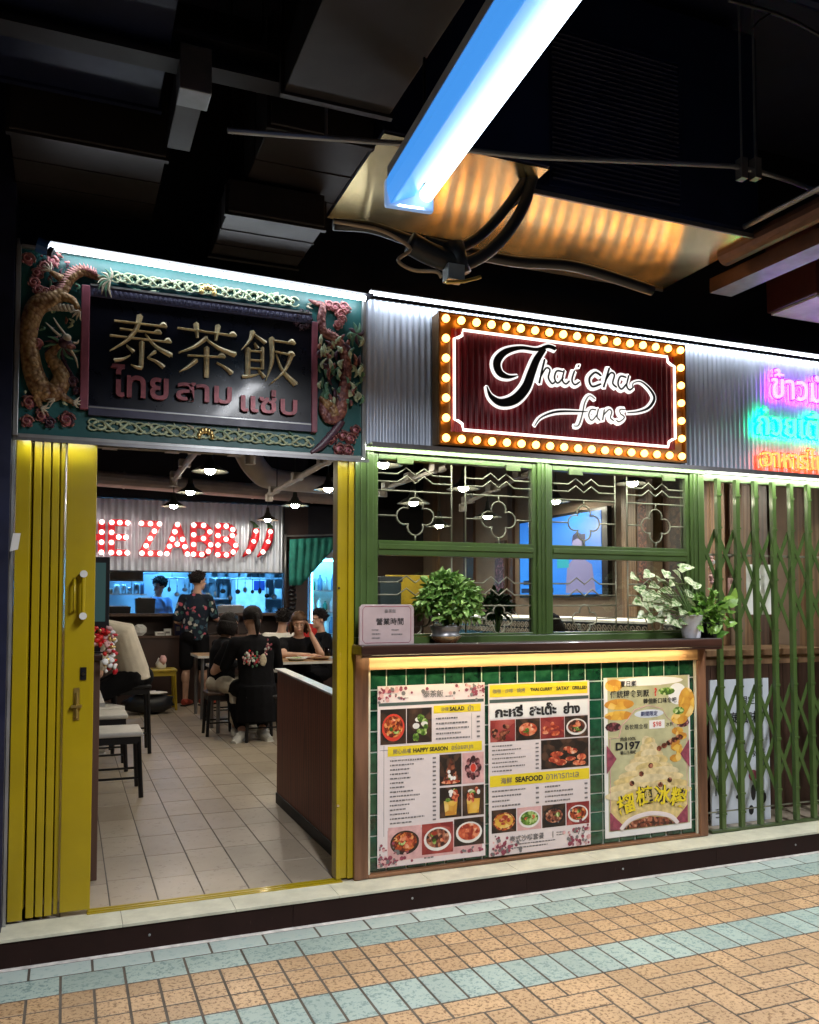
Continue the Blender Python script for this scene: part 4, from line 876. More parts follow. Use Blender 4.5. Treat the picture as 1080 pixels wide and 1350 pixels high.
mb = MB('chrome'); mb.tube([(1.25, -.001, .55), (1.25, -.006, .55)], .006, 8); mb.tube([(1.25, -.001, 1.62), (1.25, -.006, 1.62)], .006, 8); build_each(mb, 'screw', t)

# ---------------------------------------------------------------- green window
wx0, wx1, wz0, wz1 = 1.3335, 3.53, 1.33, 2.343
t = thing('green_window', 'green framed four light window with bent metal grilles', 'window', (2.43, .04, wz0))
g0, g1 = P(497, 660, .02)[0], P(700, 660, .02)[0]; g2, g3 = P(726, 660, .02)[0], P(901, 660, .02)[0]
zu1 = P(600, 612, .02)[1]; zu0 = P(600, 715, .02)[1]; zl1 = P(600, 734, .02)[1]; zl0 = P(600, 835, .02)[1]
mb = MB('green'); fy0, fy1 = -.012, .075
zi1 = zu1 + .022; zi0 = zl0 - .012
mb.box(wx0, wx1, fy0, fy1, zi1 + .012, wz1); mb.box(wx0, wx1, fy0, fy1, wz0, zi0 - .001)
mb.box(wx0, g0 - .028, fy0 + .002, fy1, zi0, zi1 + .011); mb.box(g3 + .028, wx1, fy0 + .002, fy1, zi0, zi1 + .011); mb.box(g1 + .026, g2 - .026, fy0 + .001, fy1, zi0, zi1 + .011)
for xx in (wx0 + .028, wx0 + .062, g3 + .05, g3 + .082, (g1 + g2) / 2 - .012, (g1 + g2) / 2 + .012): mb.box(xx - .004, xx + .004, fy0 - .006, fy0 + .0015, zi0 + .001, zi1 + .01)
mb.box(wx0 + .002, wx1 - .002, fy0 - .010, fy0 - .001, wz1 - .028, wz1 - .006)
mb.build('frame', t, bevel=.003)
for (a, b_) in ((g0, g1), (g2, g3)):
    mb = MB('green'); s0, s1 = .002, .05
    mb.box(a - .026, a, s0, s1, zi0 + .001, zi1 + .010); mb.box(b_, b_ + .024, s0, s1, zi0 + .001, zi1 + .010)
    mb.box(a + .0005, b_ - .0005, s0 - .001, s1, zu1, zi1 + .010); mb.box(a + .0005, b_ - .0005, s0 - .001, s1, zl1, zu0); mb.box(a + .0005, b_ - .0005, s0 - .001, s1, zi0 + .001, zl0)
    mb.box(a + .0006, b_ - .0006, s0 - .010, s0 - .0015, zl1 + .030, zu0 - .020)
    sh = mb.build('sash', t, bevel=.003)
    for (za, zb) in ((zu0, zu1), (zl0, zl1)): MB('glass').box(a + .001, b_ - .001, .026, .030, za + .001, zb - .001).build('pane', sh)
    mb = MB('greend')
    for fx in (.16, .86): mb.box(a + (b_ - a) * fx - .045, a + (b_ - a) * fx + .045, -.014, .0, zu1 - .022, zu1 + .012)
    build_each(mb, 'hinge_plate', sh, bevel=.003)
    for (za, zb, up) in ((zu0, zu1, 1), (zl0, zl1, 0)):
        mb = MB('grille'); yg = .018; rr = .0042; W_ = b_ - a; H_ = zb - za; m0, m1 = a + W_ * .465, a + W_ * .555
        def ln(*pp): mb.tube([(x, yg, z) for x, z in pp], rr, 6)
        for mx in (m0, m1): ln((mx, za + .004), (mx, zb - .004))
        for (xa, xb) in ((a + .004, m0), (m1, b_ - .004)):
            ww = xb - xa; c = (xa + xb) / 2
            for dz in ((.83, .73) if up else (.66, .50)):
                z = za + H_ * dz; d = .055 * H_
                ln((xa, z), (c - ww * .24, z), (c - ww * .12, z + d * 1.5), (c, z - d * .1), (c + ww * .12, z + d * 1.5), (c + ww * .24, z), (xb, z))
            z = za + H_ * (.62 if up else .36); ln((xa, z), (xb, z))
            rq = .125 * H_; cz = za + H_ * (.31 if up else .16)
            if not up: cz = za + H_ * .18; rq *= .8
            qp = []
            for k in range(4):
                a0_ = k * math.pi / 2; ox, oz = c + rq * 1.15 * math.cos(a0_), cz + rq * 1.05 * math.sin(a0_)
                for j in range(9): an = a0_ - math.pi * .62 + j * math.pi * 1.24 / 8; qp.append((ox + rq * .85 * math.cos(an), yg, oz + rq * .85 * math.sin(an)))
            mb.tube(qp, rr, 6, closed=True)
            ln((c, cz + rq * 1.9), (c, z)); ln((c, za + .003), (c, cz - rq * 1.9)) if cz - rq * 1.9 > za + .01 else None
            ln((xa, cz), (c - rq * 2.0, cz)); ln((c + rq * 2.0, cz), (xb, cz))
        mb.build('grille', sh, smooth=True)

# ---------------------------------------------------------------- shelf, its warm strip, tiled counter front
SHY = -.17
sz1 = P(700, 847, SHY)[1]; sz0 = P(700, 859, SHY)[1]; sx0 = P(477, 850, SHY)[0]; sx1 = P(953, 850, SHY)[0]
t = thing('window_shelf', 'dark wood shelf under the window carrying the plants and plaque', 'shelf', ((sx0 + sx1) / 2, -.08, sz0))
MB('woodtop').box(sx0, sx1, SHY, -.014, sz0, sz1).build('board', t, bevel=.006)
MB('woodtop').box(sx0 + .001, sx1 - .001, SHY + .002, SHY + .014, sz0 - .012, sz0 - .0005).build('front_lip', t)
mb = MB('silver'); mb.box(sx0 + .01, sx1 - .01, SHY + .004, SHY + .018, sz1 + .0005, sz1 + .003); mb.build('front_strip', t)
mb = MB(E_WARM); mb.box(sx0 + .08, sx1 - .16, -.105, -.095, sz0 - .008, sz0 - .003); mb.use('galv'); mb.box(sx0 + .08, sx1 - .16, -.107, -.093, sz0 - .0028, sz0 - .0005)
tag(mb.build('shelf_light_strip'), 'warm light strip under the dark shelf above the green tiles', 'light strip')
fyo = -.03
fx0, fx1 = P(468, 1000, fyo)[0], P(933, 1000, fyo)[0]; fz1 = sz0 - .001; fz0 = ZF + .003
t = thing('tiled_counter_front', 'green tiled counter front in a brown oak frame holding the menus', 'counter front', ((fx0 + fx1) / 2, 0, fz0))
tx0, tx1 = P(484, 1000, 0)[0], P(918, 1000, 0)[0]; tz1 = P(700, 877, fyo)[1]; tz0 = P(550, 1147, fyo)[1]
mb = MB('oakv'); mb.box(fx0, tx0 - .0005, fyo, .05, fz0, fz1); mb.box(tx1 + .0005, fx1, fyo, .05, fz0, fz1); build_each(mb, 'frame_stile', t, bevel=.006)
MB('oak').box(tx0, tx1, fyo + .003, .05, fz0, tz0).build('bottom_rail', t, bevel=.004)
MB('oaklit').box(tx0, tx1, fyo + .003, .05, tz1, fz1 - .002).build('top_rail', t, bevel=.003)
mb = MB('cream'); mb.box(tx0 + .0005, tx0 + .013, -.012, .0, tz0, tz1); mb.box(tx1 - .013, tx1 - .0005, -.012, .0, tz0, tz1); build_each(mb, 'tile_edge_trim', t)
mb = MB('tilegrout'); mb.box(tx0, tx1, .012, .05, tz0, tz1)
gm, nt, b = nodes('green_glazed_tile'); ge = N(nt, 'ShaderNodeNewGeometry'); vv = coords(nt)
c1 = ramp(nt, ge.outputs['Random Per Island'], [(0, (.002, .014, .008)), (.5, (.003, .030, .016)), (1, (.008, .06, .03))]); f1 = noise(nt, vv, 17, 4)
m1 = N(nt, 'ShaderNodeMix', data_type='RGBA'); nt.links.new(ramp(nt, f1, [(.35, (0, 0, 0)), (.75, (1, 1, 1))]), m1.inputs[0]); nt.links.new(c1, m1.inputs[6]); m1.inputs[7].default_value = (.02, .10, .05, 1)
nt.links.new(m1.outputs[2], b.inputs['Base Color']); b.inputs['Roughness'].default_value = .12; b.inputs['Coat Weight'].default_value = .4; bump(nt, b, noise(nt, vv, 20, 3), .25, .006)
mb.use(gm); nx = 19; pw = (tx1 - tx0) / nx; z = tz1; 
while z > tz0 + .01:
    zb = max(z - .104, tz0)
    for i in range(nx):
        x = tx0 + i * pw; g_ = .0028; b0 = len(mb.v); k = .004; yy = .012 - .006; tl_ = [rng.uniform(-.0012, .0012) for _ in range(3)]
        mb.v += [(x + g_, .0118, zb + g_), (x + pw - g_, .0118, zb + g_), (x + pw - g_, .0118, z - g_), (x + g_, .0118, z - g_), (x + g_ + k, yy + tl_[0], zb + g_ + k), (x + pw - g_ - k, yy + tl_[1], zb + g_ + k), (x + pw - g_ - k, yy + tl_[1] + tl_[2], z - g_ - k), (x + g_ + k, yy + tl_[0] + tl_[2], z - g_ - k)]
        mb.face((b0 + 4, b0 + 5, b0 + 6, b0 + 7))
        for q_ in range(4): r_ = (q_ + 1) % 4; mb.face((b0 + q_, b0 + r_, b0 + 4 + r_, b0 + 4 + q_))
    z = zb
mb.build('tile_panel', t)

# ---------------------------------------------------------------- printed posters
YPO = -.004
class Sheet:
    def __init__(s, t, x0, x1, z0, z1, y): s.t, s.x0, s.x1, s.z0, s.z1, s.y = t, x0, x1, z0, z1, y; s.w, s.h = x1 - x0, z1 - z0
    def X(s, u_): return s.x0 + u_ * s.w
    def Z(s, v_): return s.z1 - v_ * s.h
    def rect(s, mb, u0, v0, u1, v1, lay=1, d=.0008): mb.box(s.X(u0), s.X(u1), s.y - lay * .001, s.y - lay * .001 + d, s.Z(v1), s.Z(v0))
    def text(s, mb, body, u0, v0, u1, v1, lay=2, bold=.0, keep=True, align='C'): mb.text(body, s.X(u0), s.X(u1), s.Z(v1), s.Z(v0), s.y - lay * .001, .0006, bold, keep, align=align)
    def lines(s, mb, u0, v0, u1, v1, n, lay=2, price=True, hh=.35):
        for i in range(n):
            z = v0 + (v1 - v0) * (i + .5) / n; h = (v1 - v0) / n * hh / 2; x = u0; xe = u0 + (u1 - u0) * rng.uniform(.3, .78)
            while x < xe:
                wv = rng.uniform(.008, .03); s.rect(mb, x, z - h, min(x + wv, xe), z + h * rng.uniform(.5, 1), lay, .0005); x += wv + .006
            if price: s.rect(mb, u1 - .03, z - h, u1, z + h, lay, .0005)
    def photo(s, u0, v0, u1, v1, bg, food, plate='dish', shape='bowl', lay=1):
        mb = MB(bg); s.rect(mb, u0, v0, u1, v1, lay); cx, cz = s.X((u0 + u1) / 2), s.Z((v0 + v1) / 2); rx, rz = (u1 - u0) * s.w / 2, (v1 - v0) * s.h / 2; y0 = s.y - lay * .001
        if shape == 'bowl':
            mb.use(plate); mb.disc(cx, cz - rz * .05, rx * .88, y0 - .0006, .0005, rz * .78); mb.use(food); mb.disc(cx, cz, rx * .74, y0 - .0012, .0005, rz * .62)
            for k in range(7): a_ = rng.uniform(0, 6.3); r_ = rng.uniform(.1, .42); mb.use(rng.choice([food, food, 'salad', 'shrimp'])); mb.disc(cx + rx * r_ * math.cos(a_), cz + rz * r_ * math.sin(a_), rx * rng.uniform(.12, .26), y0 - .0017 - k * .0001, .0004, rz * rng.uniform(.1, .22), 9)
        elif shape == 'heap':
            for k in range(12): mb.use(rng.choice([food, food, food, 'dish' if plate == 'dish' else food])); a_ = rng.uniform(-.7, .7); b_ = rng.uniform(-.75, .55 - abs(a_) * .6); mb.disc(cx + rx * a_, cz + rz * b_, rx * rng.uniform(.14, .3), y0 - .0006 - k * .0001, .0004, rz * rng.uniform(.10, .26), 9)
        elif shape == 'cup':
            mb.use('mango'); mb.poly([(cx - rx * .5, cz - rz * .85), (cx + rx * .5, cz - rz * .85), (cx + rx * .62, cz + rz * .1), (cx - rx * .62, cz + rz * .1)], y0 - .0006, .0005); mb.use(food)
            for k in range(9): mb.use(rng.choice([food, 'dish', 'salad', 'shrimp'])); mb.disc(cx + rx * rng.uniform(-.5, .5), cz + rz * rng.uniform(.0, .75), rx * rng.uniform(.14, .3), y0 - .0012 - k * .0001, .0004, rz * rng.uniform(.12, .24), 9)
        elif shape == 'flower':
            for k in range(8): a_ = k * math.pi / 4; mb.use('plum'); mb.disc(cx + rx * .55 * math.cos(a_), cz + rz * .55 * math.sin(a_), rx * .24, y0 - .0006 - k * .0001, .0004, rz * .26, 10)
            mb.use('redink'); mb.disc(cx, cz, rx * .26, y0 - .0015, .0004, rz * .28, 10)
        elif shape == 'tower':
            mb.use(food); mb.poly([(cx - rx * .75, cz - rz * .8), (cx + rx * .8, cz - rz * .8), (cx + rx * .05, cz + rz * .85)], y0 - .0006, .0005); mb.use('shrimp'); mb.disc(cx, cz - rz * .8, rx * .85, y0 - .0012, .0004, rz * .12)
            for k in range(6): mb.use(rng.choice(['salad', 'plum', 'dish'])); mb.disc(cx + rx * rng.uniform(-.4, .4), cz + rz * rng.uniform(-.6, .3), rx * .14, y0 - .0013 - k * .0001, .0004, rz * .13, 9)
        return mb.build('food_photo', s.t)
    def blossom(s, mb, u_, v_, n, su, sv):
        for k in range(n):
            a = abs(rng.gauss(0, .5)); b_ = abs(rng.gauss(0, .5)); x, z = u_ + su * a, v_ + sv * b_; mb.use(rng.choice(['pinkink', 'pinkink', 'pinkbg', 'inkg'])); r_ = rng.uniform(.006, .02)
            mb.disc(s.X(x), s.Z(z), s.w * r_, s.y - .0016 - k * .00003, .0004, None, 7)
pz = lambda u_, v_: P(u_, v_, YPO)
a, b_ = pz(498, 905), pz(640, 1132)
t = thing('menu_poster', 'left menu sheet with a salad banner and three bowls along its bottom', 'menu poster', ((a[0] + b_[0]) / 2, YPO, b_[1]), 'menu sheets on the green tiles')
zb_m = pz(500, 1145)[1]; S = Sheet(t, a[0], b_[0], zb_m, pz(498, 905)[1], YPO)
mb = MB('paper'); mb.box(S.x0, S.x1, YPO, YPO + .003, S.z0, S.z1); mb.use('pinkbg'); S.rect(mb, .09, .80, .97, .97, .5); mb.use('inkgreen'); S.rect(mb, .01, .094, .99, .112, .8); mb.use('inkg'); S.rect(mb, .055, .33, .058, .83, .8); S.rect(mb, .02, .355, .5, .357, .8); S.rect(mb, .87, .175, .873, .325, .8); mb.build('paper_sheet', t)
mb = MB('yel'); S.rect(mb, .51, .122, .96, .166); S.rect(mb, .09, .338, .97, .392); build_each(mb, 'yellow_banner', t)
S.photo(.025, .130, .255, .325, 'photobg', 'curry', 'redink'); S.photo(.262, .130, .492, .325, 'photobg', 'salad', 'dish', 'heap')
S.photo(.565, .402, .772, .578, 'photobg', 'meat', 'x', 'tower'); S.photo(.780, .402, .988, .578, 'pinkbg', 'plum', 'x', 'flower')
S.photo(.565, .590, .772, .762, 'photobg', 'shrimp', 'x', 'cup'); S.photo(.780, .590, .988, .762, 'photobg', 'shrimp', 'x', 'cup')
S.photo(.095, .785, .392, .955, 'pinkbg', 'curry', 'photobg'); S.photo(.400, .785, .690, .955, 'photored', 'meat', 'dish'); S.photo(.700, .775, .985, .93, 'photobg', 'shrimp', 'dish')
mb = MB('ink'); S.text(mb, 'SALAD', .66, .130, .80, .158, bold=.03); S.text(mb, 'HAPPY SEASON', .32, .349, .64, .384, bold=.03)
mb.use('inkg'); S.text(mb, '泰茶飯', .41, .028, .60, .078, bold=.010); S.text(mb, '沙律', .58, .130, .65, .158); S.text(mb, 'ยำ', .82, .126, .90, .160); S.text(mb, '開心品嚐', .14, .349, .30, .384); S.text(mb, 'อร่อยสนุก', .66, .347, .90, .386)
S.lines(mb, .22, .062, .39, .080, 1, price=False); S.lines(mb, .62, .062, .80, .080, 1, price=False); S.lines(mb, .53, .182, .95, .325, 5); S.lines(mb, .11, .405, .53, .775, 15); S.lines(mb, .42, .960, .66, .985, 1, price=False)
mb.build('lettering', t)
mb = MB('pinkink'); S.blossom(mb, .01, .01, 46, .30, .07); S.blossom(mb, .99, .01, 46, -.30, .07); S.blossom(mb, .01, .99, 60, .26, -.10); S.blossom(mb, .98, .965, 30, -.22, -.015); mb.build('blossom_print', t)

a, b_ = pz(644, 900), pz(779, 1115)
t = thing('menu_poster', 'right menu sheet with a yellow top band and a large grill photo', 'menu poster', ((a[0] + b_[0]) / 2, YPO, b_[1]), 'menu sheets on the green tiles')
S = Sheet(t, a[0], b_[0], pz(645, 1130)[1], pz(644, 902)[1], YPO)
mb = MB('paper'); mb.box(S.x0, S.x1, YPO, YPO + .003, S.z0, S.z1); mb.use('whitep'); S.rect(mb, .01, .118, .98, .205, .6); mb.use('inkgreen'); S.rect(mb, .01, .092, .99, .112, .8); mb.build('paper_sheet', t)
mb = MB('yel'); S.rect(mb, .01, .006, .98, .078); S.rect(mb, .01, .535, .99, .600); build_each(mb, 'yellow_banner', t)
for k, (bg, fo, sh, pl) in enumerate((('photored', 'meat', 'heap', 'x'), ('photobg', 'shrimp', 'bowl', 'photobg'), ('photored', 'shrimp', 'heap', 'x'), ('photobg', 'meat', 'bowl', 'dish'))): S.photo(.015 + k * .243, .213, .252 + k * .243, .340, bg, fo, pl, sh)
S.photo(.505, .348, .985, .522, 'photobg', 'shrimp', 'photobg', 'heap')
for k, (bg, fo, pl) in enumerate((('photobg', 'mango', 'curry'), ('pinkbg', 'salad', 'dish'), ('photobg', 'meat', 'ink'), ('photored', 'curry', 'dish'))): S.photo(.025 + k * .243, .735, .258 + k * .243, .868, bg, fo, pl)
mb = MB('ink'); S.text(mb, 'THAI CURRY', .40, .026, .62, .058, bold=.03); S.text(mb, 'SATAY', .66, .026, .79, .058, bold=.03); S.text(mb, 'GRILLED', .82, .026, .97, .058, bold=.03)
S.text(mb, 'กะหรี่', .06, .128, .33, .198, bold=.045, keep=False); S.text(mb, 'สะเต๊ะ', .39, .122, .66, .198, bold=.045, keep=False); S.text(mb, 'ย่าง', .73, .128, .90, .198, bold=.045, keep=False)
S.text(mb, 'SEAFOOD', .25, .550, .52, .586, bold=.035)
mb.use('inkg'); S.text(mb, '咖喱 · 沙嗲 · 燒烤', .04, .028, .35, .058); S.text(mb, '海鮮', .11, .548, .22, .588); S.text(mb, 'อาหารทะเล', .55, .546, .88, .590); S.text(mb, '泰式沙嗲套餐', .16, .893, .56, .930, bold=.010); S.text(mb, '1', .60, .893, .63, .930); S.text(mb, '75', .86, .890, .94, .93)
S.lines(mb, .65, .895, .82, .925, 2, price=False); S.lines(mb, .03, .352, .48, .522, 7); S.lines(mb, .03, .612, .48, .728, 4); S.lines(mb, .54, .612, .97, .728, 4); S.lines(mb, .20, .935, .8, .975, 2, price=False); mb.build('lettering', t)
mb = MB('pinkink'); S.blossom(mb, .02, .99, 60, .26, -.10); S.blossom(mb, .98, .99, 60, -.26, -.12); mb.build('blossom_print', t)

a, b_ = pz(796, 895), pz(912, 1095)
t = thing('dessert_poster', 'tall sage green poster of a durian ice dessert at the right of the menus', 'poster', ((a[0] + b_[0]) / 2, YPO, b_[1]))
S = Sheet(t, a[0], b_[0], pz(797, 1106)[1], pz(796, 894)[1], YPO)
mb = MB('whitep'); mb.box(S.x0, S.x1, YPO, YPO + .003, S.z0, S.z1); mb.use('poster'); S.rect(mb, .04, .0, .98, .96, .6); mb.build('paper_sheet', t)
mb = MB('mango')
for u0, v0, r_, rz_ in ((.10, .05, .10, .04), (.16, .17, .17, .035), (.15, .24, .16, .03), (.95, .18, .10, .10), (.86, .28, .10, .04)): mb.disc(S.X(u0 + .01), S.Z(v0), S.w * r_, YPO - .0012 - rng.random() * .0004, .0004, S.h * rz_, 14)
mb.use('whitep')
for u0, v0, r_, rz_ in ((.5, .03, .42, .028), (.85, .12, .11, .07)): mb.disc(S.X(u0), S.Z(v0), S.w * r_, YPO - .0009, .0004, S.h * rz_, 18)
mb.use('plum'); mb.disc(S.X(.10), S.Z(.31), S.w * .09, YPO - .0011, .0004, S.h * .03, 10); mb.disc(S.X(.91), S.Z(.31), S.w * .08, YPO - .0011, .0004, S.h * .03, 10)
mb.use('salad'); mb.disc(S.X(.72), S.Z(.10), S.w * .10, YPO - .0013, .0004, S.h * .025, 12); mb.disc(S.X(.86), S.Z(.23), S.w * .07, YPO - .0021, .0004, S.h * .025, 12)
mb.build('fruit_print', t)
mb = MB('poster'); arch = [(.06, .38), (.16, .38), (.20, .30), (.26, .27), (.34, .21), (.5, .185), (.66, .21), (.72, .27), (.78, .30), (.84, .38), (.95, .38), (.95, .84), (.82, .93), (.18, .93), (.06, .84)]
mb.poly([(S.X(u_), S.Z(v_)) for u_, v_ in arch], YPO - .0024, .0004); mb.use('pinkbg')
mb.tube([(S.X(u_), YPO - .0026, S.Z(v_)) for u_, v_ in arch], .0022, 4, closed=True); mb.build('arch_print', t); mb = MB('custard'); mb.poly([(S.X(u_), S.Z(v_)) for u_, v_ in ((.062, .72), (.30, .66), (.5, .70), (.75, .64), (.948, .70), (.948, .84), (.82, .928), (.18, .928), (.062, .84))], YPO - .0027, .0003); mb.build('custard_print', t)
mb = MB('icecream'); k = 0
for v_, w_ in ((.42, .045), (.46, .075), (.50, .12), (.54, .16), (.58, .20), (.62, .25), (.66, .29), (.70, .33), (.74, .36)):
    for sg in (-1, 1, 0):
        k += 1; mb.use(('icecream', 'vanilla', 'icecream', 'custard')[k % 4]); mb.disc(S.X(.5 + sg * w_ * .62), S.Z(v_ + rng.uniform(-.008, .008)), S.w * max(w_ * .78, .05), YPO - .0029 - k * .00004, .0004, S.h * .034, 22)
mb.use('meat'); [mb.disc(S.X(.30 + .11 * i), S.Z(.60 + rng.uniform(-.03, .1)), S.w * .03, YPO - .0042, .0004, S.h * .018, 8) for i in range(5)]
mb.use('mango'); [mb.disc(S.X(.84 + .05 * math.sin(i * 2)), S.Z(.36 + i * .035), S.w * .07, YPO - .0043 - i * .00005, .0004, S.h * .025, 9) for i in range(6)]
mb.use('meat'); [mb.disc(S.X(.62 + i * .06), S.Z(.465 - i * .016), S.w * (.03 + .004 * i), YPO - .0048, .0004, S.h * .018, 9) for i in range(5)]
mb.build('dessert_print', t)
mb = MB('pinkink')
for sg, u0 in ((1, .02), (-1, .98)): mb.poly([(S.X(u0), S.Z(.42)), (S.X(u0), S.Z(.60)), (S.X(u0 + sg * .11), S.Z(.51))], YPO - .0050, .0004); mb.poly([(S.X(u0 + sg * .03), S.Z(.84)), (S.X(u0 + sg * .03), S.Z(.955)), (S.X(u0 + sg * .22), S.Z(.955))], YPO - .0050, .0004)
mb.use('meat'); mb.poly([(S.X(.2), S.Z(.955)), (S.X(.3), S.Z(.91)), (S.X(.5), S.Z(.89)), (S.X(.7), S.Z(.91)), (S.X(.8), S.Z(.955))], YPO - .0050, .0004)
mb.use('paper'); mb.tube([(S.X(u_), YPO - .0054, S.Z(v_)) for u_, v_ in ((.17, .955), (.27, .90), (.5, .872), (.73, .90), (.83, .955))], .0135, 6, flat=((0, 1, 0), .05), smoothn=4); mb.build('corner_print', t)
mb = MB('ink'); S.text(mb, '夏日樂', .18, .022, .37, .062, bold=.010); S.text(mb, '傳統糭食到厭', .03, .082, .55, .130, bold=.010); S.text(mb, '轉個新口味食吧', .38, .140, .90, .176, bold=.010); S.text(mb, '香軟糯金榴', .22, .300, .50, .334, bold=.010); S.text(mb, '冰糭', .70, .300, .80, .330, bold=.010)
S.text(mb, '肉含100%', .12, .375, .40, .402, 6, bold=.010); S.text(mb, 'D197', .12, .408, .40, .458, 6, bold=.03, keep=False); S.text(mb, '貓山王榴槤', .12, .463, .40, .486, 6, bold=.010); mb.use('redink'); S.text(mb, '?', .56, .075, .62, .128, bold=.03)
mb.use('bluep'); mb.disc(S.X(.51), S.Z(.238), S.w * .17, YPO - .0028, .0004, S.h * .026, 26); mb.use(pm('navy_print', (.02, .03, .12))); S.text(mb, '期間限定', .38, .222, .64, .254, 4, bold=.010)
mb.use('whitep'); S.rect(mb, .51, .282, .69, .336, 3); S.rect(mb, .39, .018, .66, .058, 2); mb.use('redink'); S.text(mb, '$98', .54, .292, .66, .328, 4, bold=.0)
k = 0
for ch, u_, v_, an in (('榴', .13, .735, .22), ('槤', .34, .695, .06), ('冰', .55, .698, -.08), ('糉', .74, .725, -.24)):
    for m_, bo, ly in (('ink', .075, 5.6), ('yel', .02, 6.6)):
        mb.use(m_); cx_, cz_ = S.X(u_ + .1), S.Z(v_ + .07)
        mb.text(ch, S.X(u_), S.X(u_ + .20), S.Z(v_ + .125), S.Z(v_), YPO - ly * .001, .0006, bo, False, xf=lambda x, y, z: (cx_ + (x - cx_) * math.cos(an) - (z - cz_) * math.sin(an), y, cz_ + (x - cx_) * math.sin(an) + (z - cz_) * math.cos(an)))
mb.build('lettering', t)

# ---------------------------------------------------------------- green lattice gate at the right
t = thing('lattice_gate', 'green steel scissor lattice gate closed across the right bay', 'gate', (4.9, .02, ZF))
MB('green').box(3.533, 6.5, .034, .07, 2.285, 2.343).build('top_track', t, bevel=.003)
mb = MB('greend'); mb.box(3.56, 6.5, .0, .035, ZF + .002, ZF + .016); mb.build('bottom_track', t)
bx = [3.648 + .1447 * i for i in range(19)]
for x in bx:
    mb = MB('green'); mb.box(x - .012, x + .012, -.004, .003, ZF + .02, 2.30); mb.box(x - .014, x - .0125, -.004, .024, ZF + .02, 2.30); mb.box(x + .0125, x + .014, -.004, .024, ZF + .02, 2.30)
    for z in (2.2, 2.0, 1.69, 1.376, 1.20, 1.04, .71, .40, .29): mb.box(x - .018, x + .018, -.009, -.0045, z - .006, z + .006)
    mb.build('upright', t)
def arm(x0, z0, x1, z1, yy):
    mb = MB('green'); d_ = Vector((x1 - x0, 0, z1 - z0)).normalized(); n_ = Vector((-d_.z, 0, d_.x)) * .0125
    a_ = Vector((x0, yy, z0)); c_ = Vector((x1, yy, z1)); e_ = Vector((0, .004, 0))
    mb.prism([a_ - n_, c_ - n_, c_ + n_, a_ + n_], [a_ - n_ + e_, c_ - n_ + e_, c_ + n_ + e_, a_ + n_ + e_]); return mb.build('lattice_arm', t)
ext = [bx[0] - .1447] + bx
for (z1_, z0_) in ((1.99, 1.376), (1.04, .40)):
    for i in range(0, len(ext) - 2): arm(ext[i], z1_, ext[i + 2], z0_, .026); arm(ext[i], z0_, ext[i + 2], z1_, .031)
    zm = (z1_ + z0_) / 2; arm(ext[0], zm, ext[1], z0_, .026); arm(ext[0], zm, ext[1], z1_, .031)
mb = MB('grille'); mb.box(3.56, 6.4, .037, .041, 1.832, 1.845); mb.box(3.56, 6.4, .037, .040, .29, .298); mb.build('cross_rod', t)
# things behind the lattice gate
t = thing('wooden_counter', 'brown wooden counter behind the green lattice gate', 'counter', (4.3, .6, ZF))
mb = MB('darkwood'); [mb.box(3.62 + i * .122, 3.62 + (i + .97) * .122, .34, .36, ZF, 1.14) for i in range(10)]; mb.build('front_boards', t)
MB('tanwood').box(3.6, 4.86, .30, .75, 1.2, 1.24).build('counter_top', t, bevel=.004); MB('tanwood').box(3.6, 4.86, .335, .36, 1.141, 1.199).build('apron', t)
y_ = .14; a = P(936, 897, y_); b_ = P(1013, 897, y_)
t = thing('poster_stand', 'pale blue poster standing behind the lattice gate', 'poster', ((a[0] + b_[0]) / 2, y_, ZF))
S = Sheet(t, a[0], b_[0], ZF + .002, a[1], y_); MB('bluep').box(S.x0, S.x1, y_, y_ + .012, S.z0, S.z1).build('board', t)
mb = MB('ink'); S.text(mb, '限定', .52, .10, .75, .20, bold=.010); S.text(mb, '泰滋味', .30, .22, .80, .32, bold=.010); S.text(mb, '元廣', .44, .425, .58, .46, 2, bold=.010); S.text(mb, '泰泰', .68, .425, .86, .46, 2, bold=.010); S.text(mb, '今', .06, .46, .18, .52); S.text(mb, '備', .06, .66, .18, .72); S.text(mb, '10', .06, .74, .18, .80); S.text(mb, '食', .50, .50, .62, .56, bold=.010); S.text(mb, '好味', .70, .49, .92, .56, bold=.010)
S.lines(mb, .06, .88, .3, .96, 3, price=False)
for k in range(4): a_ = k * math.pi / 2; mb.disc(S.X(.46) + .016 * math.cos(a_), S.Z(.82) + .016 * math.sin(a_), .012, y_ - .002, .0005, None, 10)
mb.use('pinkink'); mb.disc(S.X(.70), S.Z(.68), .035, y_ - .002, .0005, None, 12); mb.use('ink'); mb.disc(S.X(.70), S.Z(.80), .02, y_ - .002, .0005, .05, 12); mb.disc(S.X(.86), S.Z(.84), .03, y_ - .002, .0005, .04, 12); mb.disc(S.X(.66), S.Z(.92), .02, y_ - .002, .0005, .03, 12); mb.build('print', t)
for lab, (u0, v0, u1, v1), yy, m_ in (('white notice sheet hung behind the lattice gate', (984, 744, 1019, 810), .28, 'whitep'), ('small pink card behind the lattice gate above the trailing plant', (960, 762, 972, 785), .28, 'pinkbg')):
    a = P(u0, v0, yy); b_ = P(u1, v1, yy); mb = MB(m_); mb.box(a[0], b_[0], yy, yy + .004, b_[1], a[1]); mb.use('blackm'); mb.tube([((a[0] + b_[0]) / 2, yy + .002, a[1]), ((a[0] + b_[0]) / 2, yy + .002, 3.6)], .0012, 5); tag(mb.build('hanging_sheet'), lab, 'sheet')
y_ = .25; a = P(937, 735, y_); mb = MB('brass'); mb.tube([(a[0], y_, 3.6), (a[0], y_, a[1] + .03)], .002, 5); mb.use('pinkbg')
